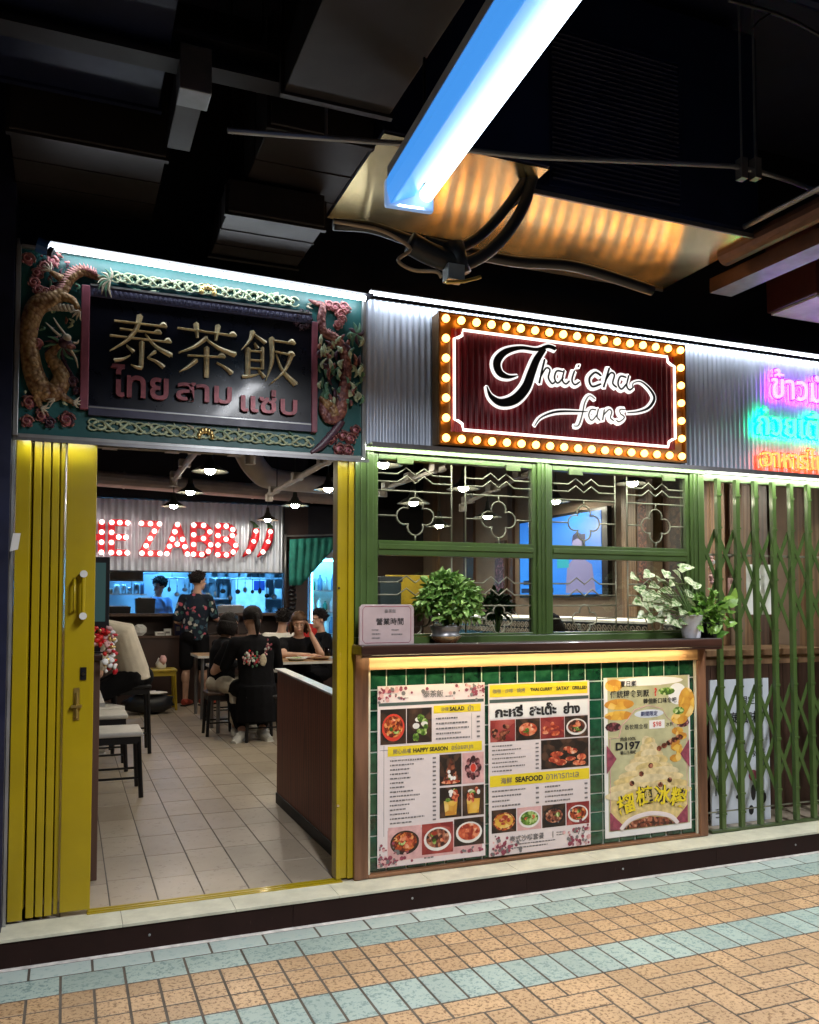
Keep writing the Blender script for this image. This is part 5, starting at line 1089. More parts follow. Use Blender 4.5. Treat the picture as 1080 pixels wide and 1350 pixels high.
for i in range(9): mb.ell((a[0] + rng.uniform(-.012, .012), y_ + rng.uniform(-.01, .01), a[1] - i * .02), .017, .017, .013, 8, 6, jit=.3)
mb.use('whitep'); mb.ell((a[0] + .01, y_, a[1] - .03), .02, .02, .02, 8, 6); tag(mb.build('hanging_garland', smooth=True), 'pink and white flower string hanging behind the lattice gate', 'garland')
for lab, x0, x1, yy, m_ in (('tan wood upright nearest the window behind the lattice gate', 3.9, 3.98, .95, 'tanwood'), ('tan wood upright in the middle behind the lattice gate', 4.28, 4.36, .95, 'tanwood'), ('tan wood upright at the right edge behind the lattice gate', 4.66, 4.74, .8, 'tanwood')):
    mb = MB(m_); mb.box(x0, x1, yy, yy + .08, ZF, 3.6); mb.use('darkwood'); mb.box(x0 - .012, x1 + .012, yy - .012, yy + .092, ZF, ZF + .12); tag(mb.build('wood_upright', bevel=.004), lab, 'upright')

# ================================================================ PLANTS AND PLAQUE ON THE SHELF
def leaf(mb, base, d, nrm, L, W, heart=False, curl=.25, fold=.25):
    d = Vector(d).normalized(); nrm = Vector(nrm); nrm = nrm - d * nrm.dot(d)
    nrm = nrm.normalized() if nrm.length > 1e-5 else d.orthogonal().normalized(); s_ = d.cross(nrm); base = Vector(base)
    prof = [(-.12, .30), (.05, .46), (.3, .5), (.6, .34), (.85, .14), (1, 0)] if heart else [(0, .05), (.2, .34), (.45, .5), (.7, .38), (.9, .16), (1, 0)]
    b = len(mb.v)
    for i, (t_, w_) in enumerate(prof):
        c = base + d * (t_ * L) - nrm * (curl * L * t_ * t_) ; e = nrm * (fold * w_ * W)
        tb = (t_ + (.10 if heart and i == 0 else 0)); c0 = base + d * (tb * L) - nrm * (curl * L * tb * tb)
        mb.v += [tuple(c + s_ * w_ * W + e), tuple(c0), tuple(c - s_ * w_ * W + e)]
    for i in range(len(prof) - 1):
        a = b + i * 3; mb.face((a, a + 1, a + 4, a + 3)); mb.face((a + 1, a + 2, a + 5, a + 4))
def rdir(zmin=-.2):
    while True:
        v = Vector((rng.gauss(0, 1), rng.gauss(0, 1), rng.gauss(0, 1))).normalized()
        if v.z > zmin: return v
ys = -.085
def bushy(name, label, c, rx, ry, rz, n, L, m, potb, group=None):
    t = thing(name, label, 'potted plant', potb, group)
    st = MB('stem'); base = Vector((potb[0], potb[1], potb[2] + .085)); fo = MB(m)
    lob = [(Vector(c) + Vector((d.x * rx * .62, d.y * ry * .62, d.z * rz * .62)), rng.uniform(.36, .5)) for d in (rdir(-.6) for _ in range(15))] + [(Vector(c), .6)]
    for lc, lr in lob: st.tube([base, base.lerp(lc, .5) + Vector((0, 0, .01)), lc], [.004, .003, .002], 5, smoothn=3)
    for k in range(n):
        lc, lr = rng.choice(lob); d = rdir(-.55); p = lc + Vector((d.x * rx * lr, d.y * ry * lr, d.z * rz * lr)) * rng.uniform(.55, 1)
        dd = (d + Vector((rng.gauss(0, .5), rng.gauss(0, .5), rng.gauss(0, .4)))).normalized(); leaf(fo, p, dd, Vector((rng.gauss(0, .5), rng.gauss(0, .5), 1)), L * rng.uniform(.4, 1.45), L * rng.uniform(.6, .95), False, rng.uniform(.1, .6), rng.uniform(.1, .5))
    st.build('stems', t, smooth=True); fo.build('foliage', t); return t
pcx = P(586, 0, ys)[0]; cz_ = P(590, 796, ys)[1]
t = bushy('potted_plant', 'bushy fresh green plant in a flared champagne pot on the shelf', (P(590, 0, ys)[0], ys, cz_), .190, .14, .150, 2000, .036, 'leaf', (pcx, ys, sz1 + .001))
mb = MB('potgold'); mb.lathe([(.0, .002), (.055, .002), (.078, .03), (.082, .036)], (pcx, ys, sz1 + .001)); mb.use('galv'); mb.lathe([(.0818, .0365), (.070, .05), (.082, .088), (.087, .088), (.080, .08), (.068, .052), (.0, .05)], (pcx, ys, sz1 + .001)); po_ = mb.build('pot', t, smooth=True)
mb = MB('soil'); mb.lathe([(0, .078), (.076, .076)], (pcx, ys, sz1)); mb.build('soil', po_)
# variegated plant
px_ = P(899, 0, ys)[0]
t = thing('potted_plant', 'variegated white and green leafed plant in a white glazed pot on the shelf', 'potted plant', (px_, ys, sz1 + .001))
mb = MB('potwhite'); mb.lathe([(0, .002), (.048, .002), (.050, .006), (.066, .128), (.070, .130), (.070, .136), (.064, .136), (.060, .118), (0, .116)], (px_, ys, sz1 + .001), 28); po_ = mb.build('pot', t, smooth=True)
mb = MB('soil'); mb.lathe([(0, .122), (.0605, .12)], (px_, ys, sz1)); mb.build('soil', po_)
st = MB('stem'); fo = MB('leafv'); base = Vector((px_, ys, sz1 + .12))
tips = [(838, 757), (850, 775), (858, 752), (866, 768), (878, 750), (884, 756), (899, 748), (846, 790), (860, 792), (872, 785), (885, 776), (896, 768), (893, 790), (905, 780), (850, 806), (862, 810), (880, 802), (900, 800), (872, 760), (889, 764), (914, 770), (857, 783), (843, 770), (868, 796), (882, 790), (910, 792), (888, 812), (904, 816), (876, 815), (895, 820), (897, 758), (907, 765), (855, 800), (865, 778)]
for (u_, v_) in tips:
    yy = ys + rng.uniform(-.07, .06); q = P(u_, v_ + 3, yy); tip = Vector((q[0], yy, q[1])); mid = base.lerp(tip, .55) + Vector((0, 0, .025)); st.tube([base, mid, tip], [.003, .0024, .0016], 5, smoothn=4)
    out = (tip - base); out.z *= .2; out = out.normalized() * .7 + Vector((rng.gauss(0, .3), -.35 + rng.gauss(0, .2), rng.uniform(-.5, .2))); leaf(fo, tip, out, Vector((rng.gauss(0, .3), -.9, .8)), rng.uniform(.062, .088), rng.uniform(.055, .072), True, .2, .15)
st.build('stems', t, smooth=True); fo.build('foliage', t)
q = P(902, 748, ys - .04); mb = MB('leafv'); leaf(mb, (q[0] - .03, ys - .04, q[1]), (1, -.2, .05), (0, -.8, .6), .1, .055, True, .1, .1); mb.build('top_leaf', t)
# trailing plant
bx_ = P(925, 0, ys)[0]; qz = P(930, 841, ys)[1]
t = thing('potted_plant', 'trailing bright green plant spilling off the right end of the shelf', 'potted plant', (bx_, ys + .02, sz1 + .001))
mb = MB('black'); mb.lathe([(0, .001), (.042, .001), (.055, .09), (.058, .09), (.052, .08), (0, .078)], (bx_, ys + .02, sz1 + .001)); mb.build('pot', t, smooth=True)
st = MB('stem'); fo = MB('leaft'); base = Vector((bx_, ys + .02, sz1 + .085))
for k in range(34):
    u_, v_ = rng.choice([(rng.uniform(905, 945), rng.uniform(782, 838)), (rng.uniform(930, 968), rng.uniform(790, 838)), (rng.uniform(915, 955), rng.uniform(778, 815))]); yy = ys + rng.uniform(-.07, .05); q = P(u_, v_, yy); tip = Vector((q[0], yy, q[1])); mid = base.lerp(tip, .5) + Vector((0, 0, .045)); cv = catmull([base, mid, tip], 5); st.tube(cv, .0016, 5)
    for c in cv[3:]:
        d = (tip - base).normalized() + Vector((rng.gauss(0, .6), rng.gauss(0, .5) - .2, rng.gauss(0, .5))); leaf(fo, c, d, Vector((rng.gauss(0, .4), -.6, .9)), rng.uniform(.028, .048), rng.uniform(.022, .036), True, .3, .2)
for (u_, v_) in ((955, 790), (962, 798), (966, 790), (950, 806), (958, 822), (940, 832), (946, 838)):
    q = P(u_, v_, ys - .05); leaf(fo, (q[0], ys - .05, q[1]), (rng.uniform(-.3, .9), -.3, rng.uniform(-.4, .8)), (0, -.8, .5), .07, .05, True, .2, .15)
st.build('stems', t, smooth=True); fo.build('foliage', t)
bushy('potted_plant', 'dark shrubby plant behind the glass right of the bushy green plant', (P(652, 0, .3)[0], .3, P(652, 800, .3)[1]), .085, .09, .12, 260, .045, 'leafd', (P(652, 0, .3)[0], .3, 1.27))
mb = MB('black'); mb.lathe([(0, .001), (.05, .001), (.06, .1), (.056, .1), (0, .085)], (P(652, 0, .3)[0], .3, 1.27)); o = mb.build('pot', [x for x in COL.objects if x.type == 'EMPTY'][-1], smooth=True)
wall('inner_window_ledge', 'darkwood', 'dark wood ledge just inside the green window', 1.42, 3.5, .085, .42, 1.235, 1.268, cat='ledge')
# opening hours plaque
yp = -.13; a = P(474, 797, yp); b_ = P(546, 845, yp)
t = thing('hours_plaque', 'pinkish plaque with opening hours standing at the left end of the shelf', 'plaque', ((a[0] + b_[0]) / 2, yp, sz1 + .001))
x0, x1, zz0, zz1 = a[0], b_[0], sz1 + .001, a[1]; ch = .016
MB('signpink').poly([(x0, zz0), (x1, zz0), (x1, zz1 - ch), (x1 - ch, zz1), (x0 + ch, zz1), (x0, zz1 - ch)], yp, .018).build('plate', t, bevel=.003)
S = Sheet(t, x0, x1, zz0, zz1, yp); mb = MB('ink'); S.text(mb, '營業時間', .30, .30, .80, .54, bold=.006); mb.use('inkg'); S.text(mb, '泰茶飯', .45, .10, .66, .22)
S.lines(mb, .22, .58, .46, .88, 3, price=False); S.lines(mb, .58, .58, .90, .80, 2, price=False); mb.use('pinkink'); mb.tube([(S.X(u_), yp - .0008, S.Z(v_)) for u_, v_ in ((.06, .12), (.10, .05), (.9, .05), (.94, .12), (.94, .88), (.9, .95), (.1, .95), (.06, .88))], .0014, 4, closed=True); mb.build('lettering', t)
mb = MB('soil'); mb.box(x0 + .05, x1 - .05, yp + .019, yp + .05, zz0, zz0 + .012); mb.build('stand', t)
t = thing('paper_box', 'grey box with a paler lid behind the hours plaque inside the window', 'box', (1.62, .2, 1.27))
a = P(498, 760, .2); b_ = P(526, 783, .2); MB(pm('slate_box', (.10, .12, .13), .4)).box(a[0], b_[0], .16, .3, 1.27, a[1] - .03).build('box_body', t, bevel=.006); MB('galv').box(a[0] - .006, b_[0] + .006, .154, .306, a[1] - .029, a[1]).build('lid', t, bevel=.004)

# ================================================================ INSIDE THE RESTAURANT
# back wall with the corrugated letter sign, serving hatch, kitchen
t = thing('letter_sign', 'red letters studded with bulbs on a corrugated panel over the kitchen hatch', 'sign', (1.3, 7.6, 1.96))
wave_sheet('corr', -.9, 2.77, 1.965, 2.90, 7.62, .085, .016).build('corrugated_panel', t, smooth=True)
mb = MB('blackm'); mb.box(-.9, 2.79, 7.645, 7.69, 1.95, 2.91); mb.box(2.775, 2.80, 7.59, 7.644, 1.955, 2.905); mb.build('panel_frame', t)
lt = {'H': [[(0, 0), (0, 1)], [(1, 0), (1, 1)], [(0, .5), (1, .5)]], 'E': [[(0, 0), (0, 1)], [(0, 1), (1, 1)], [(0, .52), (.9, .52)], [(0, 0), (1, 0)]],
      'Z': [[(0, 1), (.95, 1)], [(.9, 1), (.05, 0)], [(0, 0), (1, 0)]], 'A': [[(0, 0), (.5, 1)], [(.5, 1), (1, 0)], [(.2, .33), (.8, .33)]],
      'B': [[(0, 0), (0, 1)], [(0, 1), (.6, 1), (.9, .8), (.6, .55), (0, .53)], [(.6, .53), (1, .3), (.7, 0), (0, 0)]]}
def lx(u_): return P(u_, 710, 7.56)[0]
lz0, lz1 = 2.19, 2.58; bulb_me = None
for ch, ua, ub in (('H', 100, 134), ('E', 147, 168), ('Z', 186, 211), ('A', 220, 247), ('B', 255, 279), ('B', 287, 312)):
    x0, x1 = lx(ua), lx(ub); mb = MB('letterred'); bl = []
    for s_ in lt[ch]:
        p_ = [(x0 + (x1 - x0) * a, lz0 + (lz1 - lz0) * b_) for a, b_ in s_]
        for (a, b_) in zip(p_[:-1], p_[1:]): mb.ribbon([a, b_], .085, 7.545 - rng.random() * .004, .05)
        tot = sum(math.dist(a, b_) for a, b_ in zip(p_[:-1], p_[1:])); nb = max(2, round(tot / .115)); 
        for i in range(nb + 1):
            dd = tot * i / nb
            for a, b_ in zip(p_[:-1], p_[1:]):
                l_ = math.dist(a, b_)
                if dd <= l_ + 1e-6: c = (a[0] + (b_[0] - a[0]) * dd / l_, a[1] + (b_[1] - a[1]) * dd / l_); break
                dd -= l_
            if all(math.dist(c, e) > .075 for e in bl): bl.append(c)
    lo = mb.build('letter', t)
    for c in bl:
        if bulb_me is None: bb = MB(E_LET); bb.ell((0, 0, 0), .032, .032, .032, 10, 7); o = bb.build('bulb', None, smooth=True); bulb_me = o.data
        else: o = bpy.data.objects.new('bulb', bulb_me); COL.objects.link(o)
        o.parent = lo; o.location = Vector((c[0], 7.525, c[1])) - t.location
for ua in (322, 341):
    mb = MB('chili'); x0 = lx(ua); pp = [(x0 + .16, 7.54, 2.56), (x0 + .14, 7.54, 2.42), (x0 + .08, 7.54, 2.28), (x0 - .02, 7.54, 2.17)]; mb.tube(pp, [.05, .06, .05, .012], 10, smoothn=4)
    mb.use(pm('chili_stem', (.02, .06, .02))); mb.tube([(x0 + .16, 7.54, 2.57), (x0 + .13, 7.54, 2.63), (x0 + .08, 7.54, 2.66)], [.045, .02, .012], 8, smoothn=3); lo = mb.build('chili_pepper', t, smooth=True)
    for c in ((x0 + .15, 2.52), (x0 + .12, 2.38), (x0 + .05, 2.24)): o = bpy.data.objects.new('bulb', bulb_me); COL.objects.link(o); o.parent = lo; o.location = Vector((c[0], 7.50, c[1])) - t.location
wall('hatch_header_wall', 'nearblack', 'black wall above the corrugated letter sign', -1.1, 4.94, 7.70, 7.8, 2.92, 3.62)
wall('hatch_side_wall', 'walldark', 'dark wall piece between the kitchen hatch and the teal curtain', 2.81, 3.16, 7.70, 7.8, ZF, 2.915)
t = thing('service_counter', 'dark maroon service counter with an open shelf below the kitchen hatch', 'counter', (1.2, 7.9, ZF))
MB('walldark').box(-1.0, 3.1, 7.86, 7.9, ZF, 1.07).build('front_panel', t); MB('darkwood').box(-1.0, 3.1, 7.82, 8.3, 1.36, 1.40).build('counter_top', t, bevel=.004)
MB('darkwood').box(-1.0, 3.1, 7.83, 8.25, 1.071, 1.10).build('shelf', t); MB('walldark').box(-1.0, 3.1, 8.22, 8.25, 1.101, 1.359).build('shelf_back', t)
for x in (.2, 1.33, 2.2): MB('walldark').box(x, x + .02, 7.85, 8.21, 1.101, 1.359).build('divider', t)
for lab, x, wdt, hgt, m_ in (('crumpled pale packet on the shelf under the hatch', .80, .2, .15, 'whitep'), ('low white carton on the shelf under the hatch', 1.1, .14, .05, 'whitep'), ('taller white carton at the middle of the hatch shelf', 1.22, .09, .09, 'white'), ('small white tub beside the standing man on the hatch shelf', 1.46, .12, .09, 'whitep'), ('navy blue box on the shelf under the hatch', 1.36, .08, .2, pm('navy_card', (.01, .015, .08)))):
    mb = MB(m_); mb.ell((x + wdt / 2, 7.95, 1.10 + hgt / 2), wdt / 2, .06, hgt / 2, 12, 8, jit=.25) if 'packet' in lab else mb.box(x, x + wdt, 7.9, 8.02, 1.1005, 1.10 + hgt); mb.use('inkg')
    if 'packet' not in lab: mb.box(x + wdt * .2, x + wdt * .8, 7.898, 7.8995, 1.10 + hgt * .3, 1.10 + hgt * .6)
    tag(mb.build('packet' if 'packet' in lab else 'carton'), lab, 'box')
wall('rear_upper_wall', 'nearblack', 'black wall over the glass fronted fridge', 3.161, 4.94, 7.70, 7.8, 2.33, 3.62)
wall('rear_right_wall', 'walldark', 'dark wall between the fridge and the panelled wall', 4.13, 4.94, 7.70, 7.8, ZF, 2.329)
# kitchen behind the hatch
kx0, kx1, ky = -1.2, 5.2, 11.0
wall('kitchen_back_wall', 'kwall', 'white tiled back wall of the kitchen lit blue', kx0, kx1, ky, ky + .1, ZF, 3.62)
MB('kwall').box(kx0, kx1, 8.32, ky, ZF - .06, ZF - .002); o = MB('floorg').box(kx0, kx1, 8.31, ky, ZF - .06, ZF - .002).build('kitchen_floor'); struct(o)
wall('kitchen_ceiling', 'kwall', 'white ceiling of the blue lit kitchen', kx0, kx1, 8.31, ky, 3.3, 3.36, cat='ceiling board')
wall('kitchen_left_wall', 'kwall', 'white left wall of the kitchen', kx0 - .1, kx0, 8.31, ky, ZF, 3.62); wall('kitchen_right_wall', 'kwall', 'white right wall of the kitchen', kx1, kx1 + .1, 7.9, ky, ZF, 3.62)
def kitlamp(lab, x, y_):
    t = thing('kitchen_light', lab, 'lamp', (x, y_, 3.3), 'kitchen lights'); MB('white').box(x - .65, x + .65, y_ - .07, y_ + .07, 3.25, 3.299).build('fitting', t); MB('white').box(x - .65, x + .65, y_ - .07, y_ - .055, 3.08, 3.2495).build('spill_shield', t); mb = MB(E_KIT); mb.tube([(x - .62, y_, 3.225), (x + .62, y_, 3.225)], .02, 10); mb.build('tube', t, smooth=True)  # side shield added to stop the tube's light spilling onto the dining floor
kitlamp('left blue white tube lamp inside the kitchen', .4, 8.85); kitlamp('right blue white tube lamp inside the kitchen', 2.6, 8.85)
mb = MB('steel')
t = thing('kitchen_shelving', 'steel shelf rack full of pots along the kitchen back wall', 'shelving', (1.8, 10.7, ZF))
for x in (1.9, 2.75, 3.6, 4.4): mb.box(x, x + .03, 10.4, 10.43, ZF, 2.3); mb.box(x, x + .03, 10.8, 10.83, ZF, 2.3)
for z in (.9, 1.25, 1.6, 1.95, 2.25): mb.box(1.88, 4.45, 10.38, 10.85, z, z + .025)
mb.build('rack', t)
mb = MB('steel')
for z in (.926, 1.276, 1.626, 1.976):
    x = 1.95
    while x < 4.3:
        r_ = rng.uniform(.05, .1); h_ = rng.uniform(.1, .26); mb.use(rng.choice(['steel', 'white', 'blackm', 'bluec', 'steel', 'redplastic' if rng.random() < .2 else 'galv'])); mb.lathe([(0, .001), (r_ * .9, .001), (r_, h_), (r_ * .9, h_), (0, h_ * .95)], (x + r_, 10.58, z), 12); x += 2 * r_ + rng.uniform(.02, .09)
mb.build('pots', t, smooth=False)
t = thing('cooker_hood', 'big grey steel hood hanging in the kitchen at left', 'hood', (.5, 9.8, 2.05))
mb = MB('steel'); mb.prism([(-.6, 9.4, 2.0), (1.3, 9.4, 2.0), (1.3, 10.4, 2.0), (-.6, 10.4, 2.0)], [(-.3, 9.8, 2.5), (1.0, 9.8, 2.5), (1.0, 10.4, 2.5), (-.3, 10.4, 2.5)]); mb.box(.1, .6, 9.9, 10.4, 2.501, 3.29); mb.build('hood_body', t)
t = thing('kitchen_bench', 'steel kitchen bench with trays behind the hatch', 'bench', (1.2, 9.0, ZF))
MB('steel').box(-.9, 3.0, 8.9, 9.5, 1.22, 1.27).build('bench_top', t); MB('steel').box(-.88, 2.98, 8.95, 9.48, ZF, 1.219).build('bench_body', t)
for lab, x, y_, z, a, h_, m_ in (('white tray stack on the kitchen bench', .35, 9.05, 1.272, .3, .12, 'white'), ('black speaker shaped box on the hatch counter', .86, 8.0, 1.402, .24, .2, 'blackm'), ('low black tray on the hatch counter', .48, 7.98, 1.402, .3, .09, 'blackm'), ('teal tub on the kitchen bench', .1, 9.1, 1.272, .2, .2, 'curtain'), ('grey plastic tray on the hatch counter beside the standing man', 1.95, 8.0, 1.402, .36, .1, 'galv')):
    mb = MB(m_); mb.prism([(x, y_, z), (x + a, y_, z), (x + a, y_ + .2, z), (x, y_ + .2, z)], [(x - .01, y_ - .01, z + h_), (x + a + .01, y_ - .01, z + h_), (x + a + .01, y_ + .21, z + h_), (x - .01, y_ + .21, z + h_)]); mb.use('steel'); mb.box(x + .02, x + a - .02, y_ + .02, y_ + .18, z + h_ + .0005, z + h_ + .012); tag(mb.build('kitchen_tray', bevel=.004), lab, 'tray')
a = P(215, 742, 8.9); mb = MB('whitep'); q0, q1 = P(332, 765, 10.3), P(352, 792, 10.3)
t = thing('kitchen_cabinet', 'pale cabinet with a navy label in the blue kitchen', 'cabinet', (2.5, 10.1, ZF)); x0 = P(318, 0, 9.9)[0]; x1 = P(356, 0, 9.9)[0]
MB('white').box(x0, x1, 9.9, 10.3, ZF, 1.95).build('cabinet_body', t, bevel=.005); q = P(342, 772, 9.89); MB(pm('navy_label', (.005, .03, .16))).box(q[0] - .09, q[0] + .09, 9.893, 9.899, q[1] - .08, q[1] + .08).build('label_plate', t)
t = thing('kitchen_shelf', 'steel wall shelf of jars and stacked bowls in the kitchen hatch', 'shelf', (.7, 8.75, 1.66)); MB('steel').box(-.6, 1.05, 8.68, 8.9, 1.655, 1.67).build('shelf_board', t)
mb = MB('steel'); [mb.tube([(x, 8.8, 1.67), (x, 8.8, 3.3)], .008, 6) for x in (-.4, .85)]; build_each(mb, 'hanger_rod', t); mb = MB('steel'); x = -.5
while x < .98: r_ = rng.uniform(.025, .055); h_ = rng.uniform(.06, .17); mb.use(rng.choice(['white', 'potwhite', 'steel', 'redplastic', 'bluec', 'tanwood', 'white', 'galv'])); mb.lathe([(0, .001), (r_, .001), (r_, h_ * .8), (r_ * .8, h_), (0, h_)], (x + r_, 8.78, 1.67), 12); x += 2 * r_ + rng.uniform(.005, .03)
build_each(mb, 'jar', t, smooth=True)
mb = MB('steel'); mb.tube([(1.3, 8.7, 1.9), (3.0, 8.7, 1.9)], .01, 8)
for i in range(15):
    x = 1.36 + i * .11; L_ = rng.uniform(.12, .26); mb.use(rng.choice(['steel', 'blackm', 'galv'])); mb.tube([(x, 8.68, 1.9), (x, 8.68, 1.9 - L_)], .006, 5); mb.ell((x, 8.68, 1.9 - L_ - .03), rng.uniform(.025, .045), .012, rng.uniform(.03, .05), 9, 6)
mb.use('steel'); mb.tube([(1.4, 8.7, 1.9), (1.4, 8.7, 3.3)], .006, 5); mb.tube([(2.9, 8.7, 1.9), (2.9, 8.7, 3.3)], .006, 5); tag(mb.build('ladle_rail', smooth=True), 'steel rail hung with ladles and strainers inside the kitchen hatch', 'rail')
t = thing('heat_lamp_hood', 'beige metal hood across the left half of the kitchen hatch', 'hood', (.3, 8.5, 1.86)); MB(pm('beige_enamel', (.34, .29, .22), .4)).box(-1.0, .98, 8.42, 8.6, 1.86, 2.2).build('hood_body', t, bevel=.01); MB('galv').box(-1.0, .98, 8.415, 8.605, 1.845, 1.8595).build('lower_edge', t)
# glass door fridge and curtain at the right end
fxa = P(412, 0, 8.0)[0]; fxb = fxa + .78
t = thing('display_fridge', 'glass fronted fridge glowing blue beyond the door post', 'fridge', (fxa + .4, 8.2, ZF))
mb = MB('white'); mb.box(fxa, fxa + .03, 8.0, 8.6, ZF, 2.3); mb.box(fxb - .03, fxb, 8.0, 8.6, ZF, 2.3); mb.box(fxa + .0305, fxb - .0305, 8.0, 8.6, 2.2, 2.3); mb.box(fxa + .0305, fxb - .0305, 8.0, 8.6, ZF, .4); mb.box(fxa + .0305, fxb - .0305, 8.57, 8.6, .401, 2.199); mb.build('cabinet_body', t)
mb = MB('steel'); [mb.box(fxa + .032, fxb - .032, 8.06, 8.55, z, z + .015) for z in (.75, 1.07, 1.39, 1.71)]; build_each(mb, 'shelf', t)
mb = MB(E_FRI); mb.box(fxa + .04, fxa + .06, 8.03, 8.05, .45, 2.18); mb.box(fxb - .06, fxb - .04, 8.03, 8.05, .45, 2.18); mb.box(fxa + .07, fxb - .07, 8.4, 8.42, 2.17, 2.19); build_each(mb, 'light', t)
mb = MB('white')
for z in (.401, .766, 1.086, 1.406, 1.726):
    x = fxa + .09
    while x < fxb - .14: r_ = rng.uniform(.03, .045); h_ = rng.uniform(.14, .26); mb.use(rng.choice(['white', 'bluec', 'curtain', 'potwhite', 'steel'])); mb.lathe([(0, .001), (r_, .001), (r_, h_ * .65), (r_ * .4, h_ * .85), (r_ * .4, h_), (0, h_)], (x + r_, 8.25, z), 10); x += 2 * r_ + rng.uniform(.005, .05)
build_each(mb, 'bottle', t, smooth=True); MB('glass').box(fxa + .031, fxb - .031, 8.002, 8.007, .41, 2.19).build('pane', t)
t = thing('fabric_drape', 'teal fabric draped diagonally beside the letter sign', 'curtain', (3.3, 7.5, 2.3)); yy = 7.45
p_ = [P(u_, v_, yy) for u_, v_ in ((380, 712), (442, 708), (442, 722), (400, 765), (384, 770))]
mb = MB('curtain'); b0 = 0; n = 26
for i in range(n + 1):
    f = i / n; u_ = 382 + 62 * f; vt = 711 - 3 * f; vb = 772 - 2 * f if f < .25 else 771 - (f - .25) / .75 * 52
    for k in range(7): q = P(u_, vt + (vb - vt) * k / 6, yy); mb.v.append((q[0], yy + .025 * math.sin(f * 40 + k * .4), q[1]))
    if i: 
        for k in range(6): a = (i - 1) * 7 + k; mb.face((a, a + 7, a + 8, a + 1))
o = mb.build('drape', t, smooth=True); sm_ = o.modifiers.new('thick', 'SOLIDIFY'); sm_.thickness = .006
a = P(380, 709, yy); b_ = P(446, 706, yy); mb = MB('galv'); mb.tube([(a[0] - .05, yy, a[1] + .02), (b_[0] + .3, yy, b_[1] + .03)], .012, 8); mb.build('curtain_rod', t)
t = thing('wall_speaker', 'black wall speaker below the teal fabric', 'speaker', (3.0, 7.6, 1.95)); a = P(384, 726, 7.5); b_ = P(404, 760, 7.5)
MB('blackm').box(a[0], b_[0], 7.5, 7.69, b_[1], a[1]).build('speaker_body', t, bevel=.01); mb = MB('galv'); mb.box(a[0] + .03, b_[0] - .03, 7.495, 7.499, b_[1] + .05, b_[1] + .09); mb.use('black'); mb.tube([((a[0] + b_[0]) / 2, 7.49, a[1] - .12), ((a[0] + b_[0]) / 2, 7.4999, a[1] - .12)], .06, 16); mb.build('grille', t)
mb = MB('galv'); q = P(376, 745, 7.6); mb.tube([(q[0], 7.58, 1.5), (q[0], 7.58, 2.5)], .018, 8); mb.use('blackm')
for i in range(9): mb.ell((q[0] + .1, 7.56, 1.35 + i * .06), .05, .03, .03, 8, 6, jit=.4)
tag(mb.build('utensil_rail', smooth=True), 'upright rail hung with dark utensils right of the hatch', 'rail')
q = P(412, 828, 6.9); mb = MB('redplastic'); mb.box(q[0] - .25, q[0] + .12, 6.9, 7.2, q[1] - .12, q[1] + .06); mb.use('galv'); mb.box(q[0] - .255, q[0] + .125, 6.895, 7.205, q[1] - .135, q[1] - .1205); tag(mb.build('red_crate', bevel=.008), 'red plastic crate behind the seated woman', 'crate'); rcz = q[1] - .135
wall('rear_sideboard', 'walldark', 'dark sideboard under the red plastic crate', q[0] - .5, q[0] + .6, 6.85, 7.3, ZF, rcz - .001, cat='sideboard')

# ceiling fittings inside: ducts, tracks, pendants
def iduct(lab, p0, p1, r_, m_='whiteduct', nm='interior_duct'):
    mb = MB(m_); a, b_ = Vector(p0), Vector(p1); mb.tube([a, b_], r_, 14); d_ = (b_ - a); n_ = int(d_.length / .8)
    for i in range(n_ + 1): c = a + d_ * (i / max(n_, 1)); mb.tube([c - d_.normalized() * .012, c + d_.normalized() * .012], r_ * 1.08, 14)
    mb.use('blackm'); 
    for f in (.2, .8): c = a + d_ * f; mb.tube([c, (c.x, c.y, 3.62)], .006, 5)
    return tag(mb.build(nm, smooth=False), lab, 'duct')
q0 = P(120, 620, 7.2); q1 = P(372, 670, 7.2); iduct('long off white duct running above the letter sign', (-1.0, 7.2, 3.14), (3.9, 7.2, 2.98), .10)
a = P(322, 600, 4.5); b_ = P(352, 630, 4.5); mb = MB('whiteduct'); mb.tube([(a[0] - .05, 4.5, a[1] + .5), (a[0], 4.5, a[1] + .1), (b_[0] - .06, 4.55, b_[1] + .06), (b_[0] + .15, 4.6, b_[1]), (b_[0] + .8, 4.7, b_[1] - .02)], [.13, .13, .12, .11, .09], 12, smoothn=6); tag(mb.build('flexible_duct', smooth=True), 'pale flexible duct drooping under the dragon sign', 'duct')
def track(lab, a, b_, rr=.028):
    mb = MB('whiteduct'); a, b_ = Vector(a), Vector(b_); mb.tube([a, b_], rr, 8); d_ = (b_ - a)
    for f in (.12, .5, .9): c = a + d_ * f; mb.box(c.x - .05, c.x + .05, c.y - .05, c.y + .05, c.z - .012, c.z + .05)
    mb.tube([b_, b_ + Vector((0, 0, -.07))], .04, 10); mb.use('blackm'); [mb.tube([a + d_ * f, ((a + d_ * f).x, (a + d_ * f).y, 3.62)], .005, 5) for f in (.15, .85)]
    return tag(mb.build('lighting_track'), lab, 'lighting track', 'white lighting tracks')
def pt(u_, v_, y_): q = P(u_, v_, y_); return (q[0], y_, q[1])
track('short slanting white track left of the flexible duct', pt(262, 590, 2.6), pt(229, 632, 4.6)); track('long white track running back toward the right of the doorway', pt(440, 603, 2.4), pt(355, 652, 4.6))
track('white track seen through the upper left window light', pt(590, 615, 1.6), pt(505, 645, 3.4), .02); track('white track behind the middle of the left window', pt(700, 622, 1.8), pt(610, 665, 3.6), .02); track('thin pale track just under the dragon sign edge', pt(118, 588, 2.2), pt(330, 600, 2.2), .012)
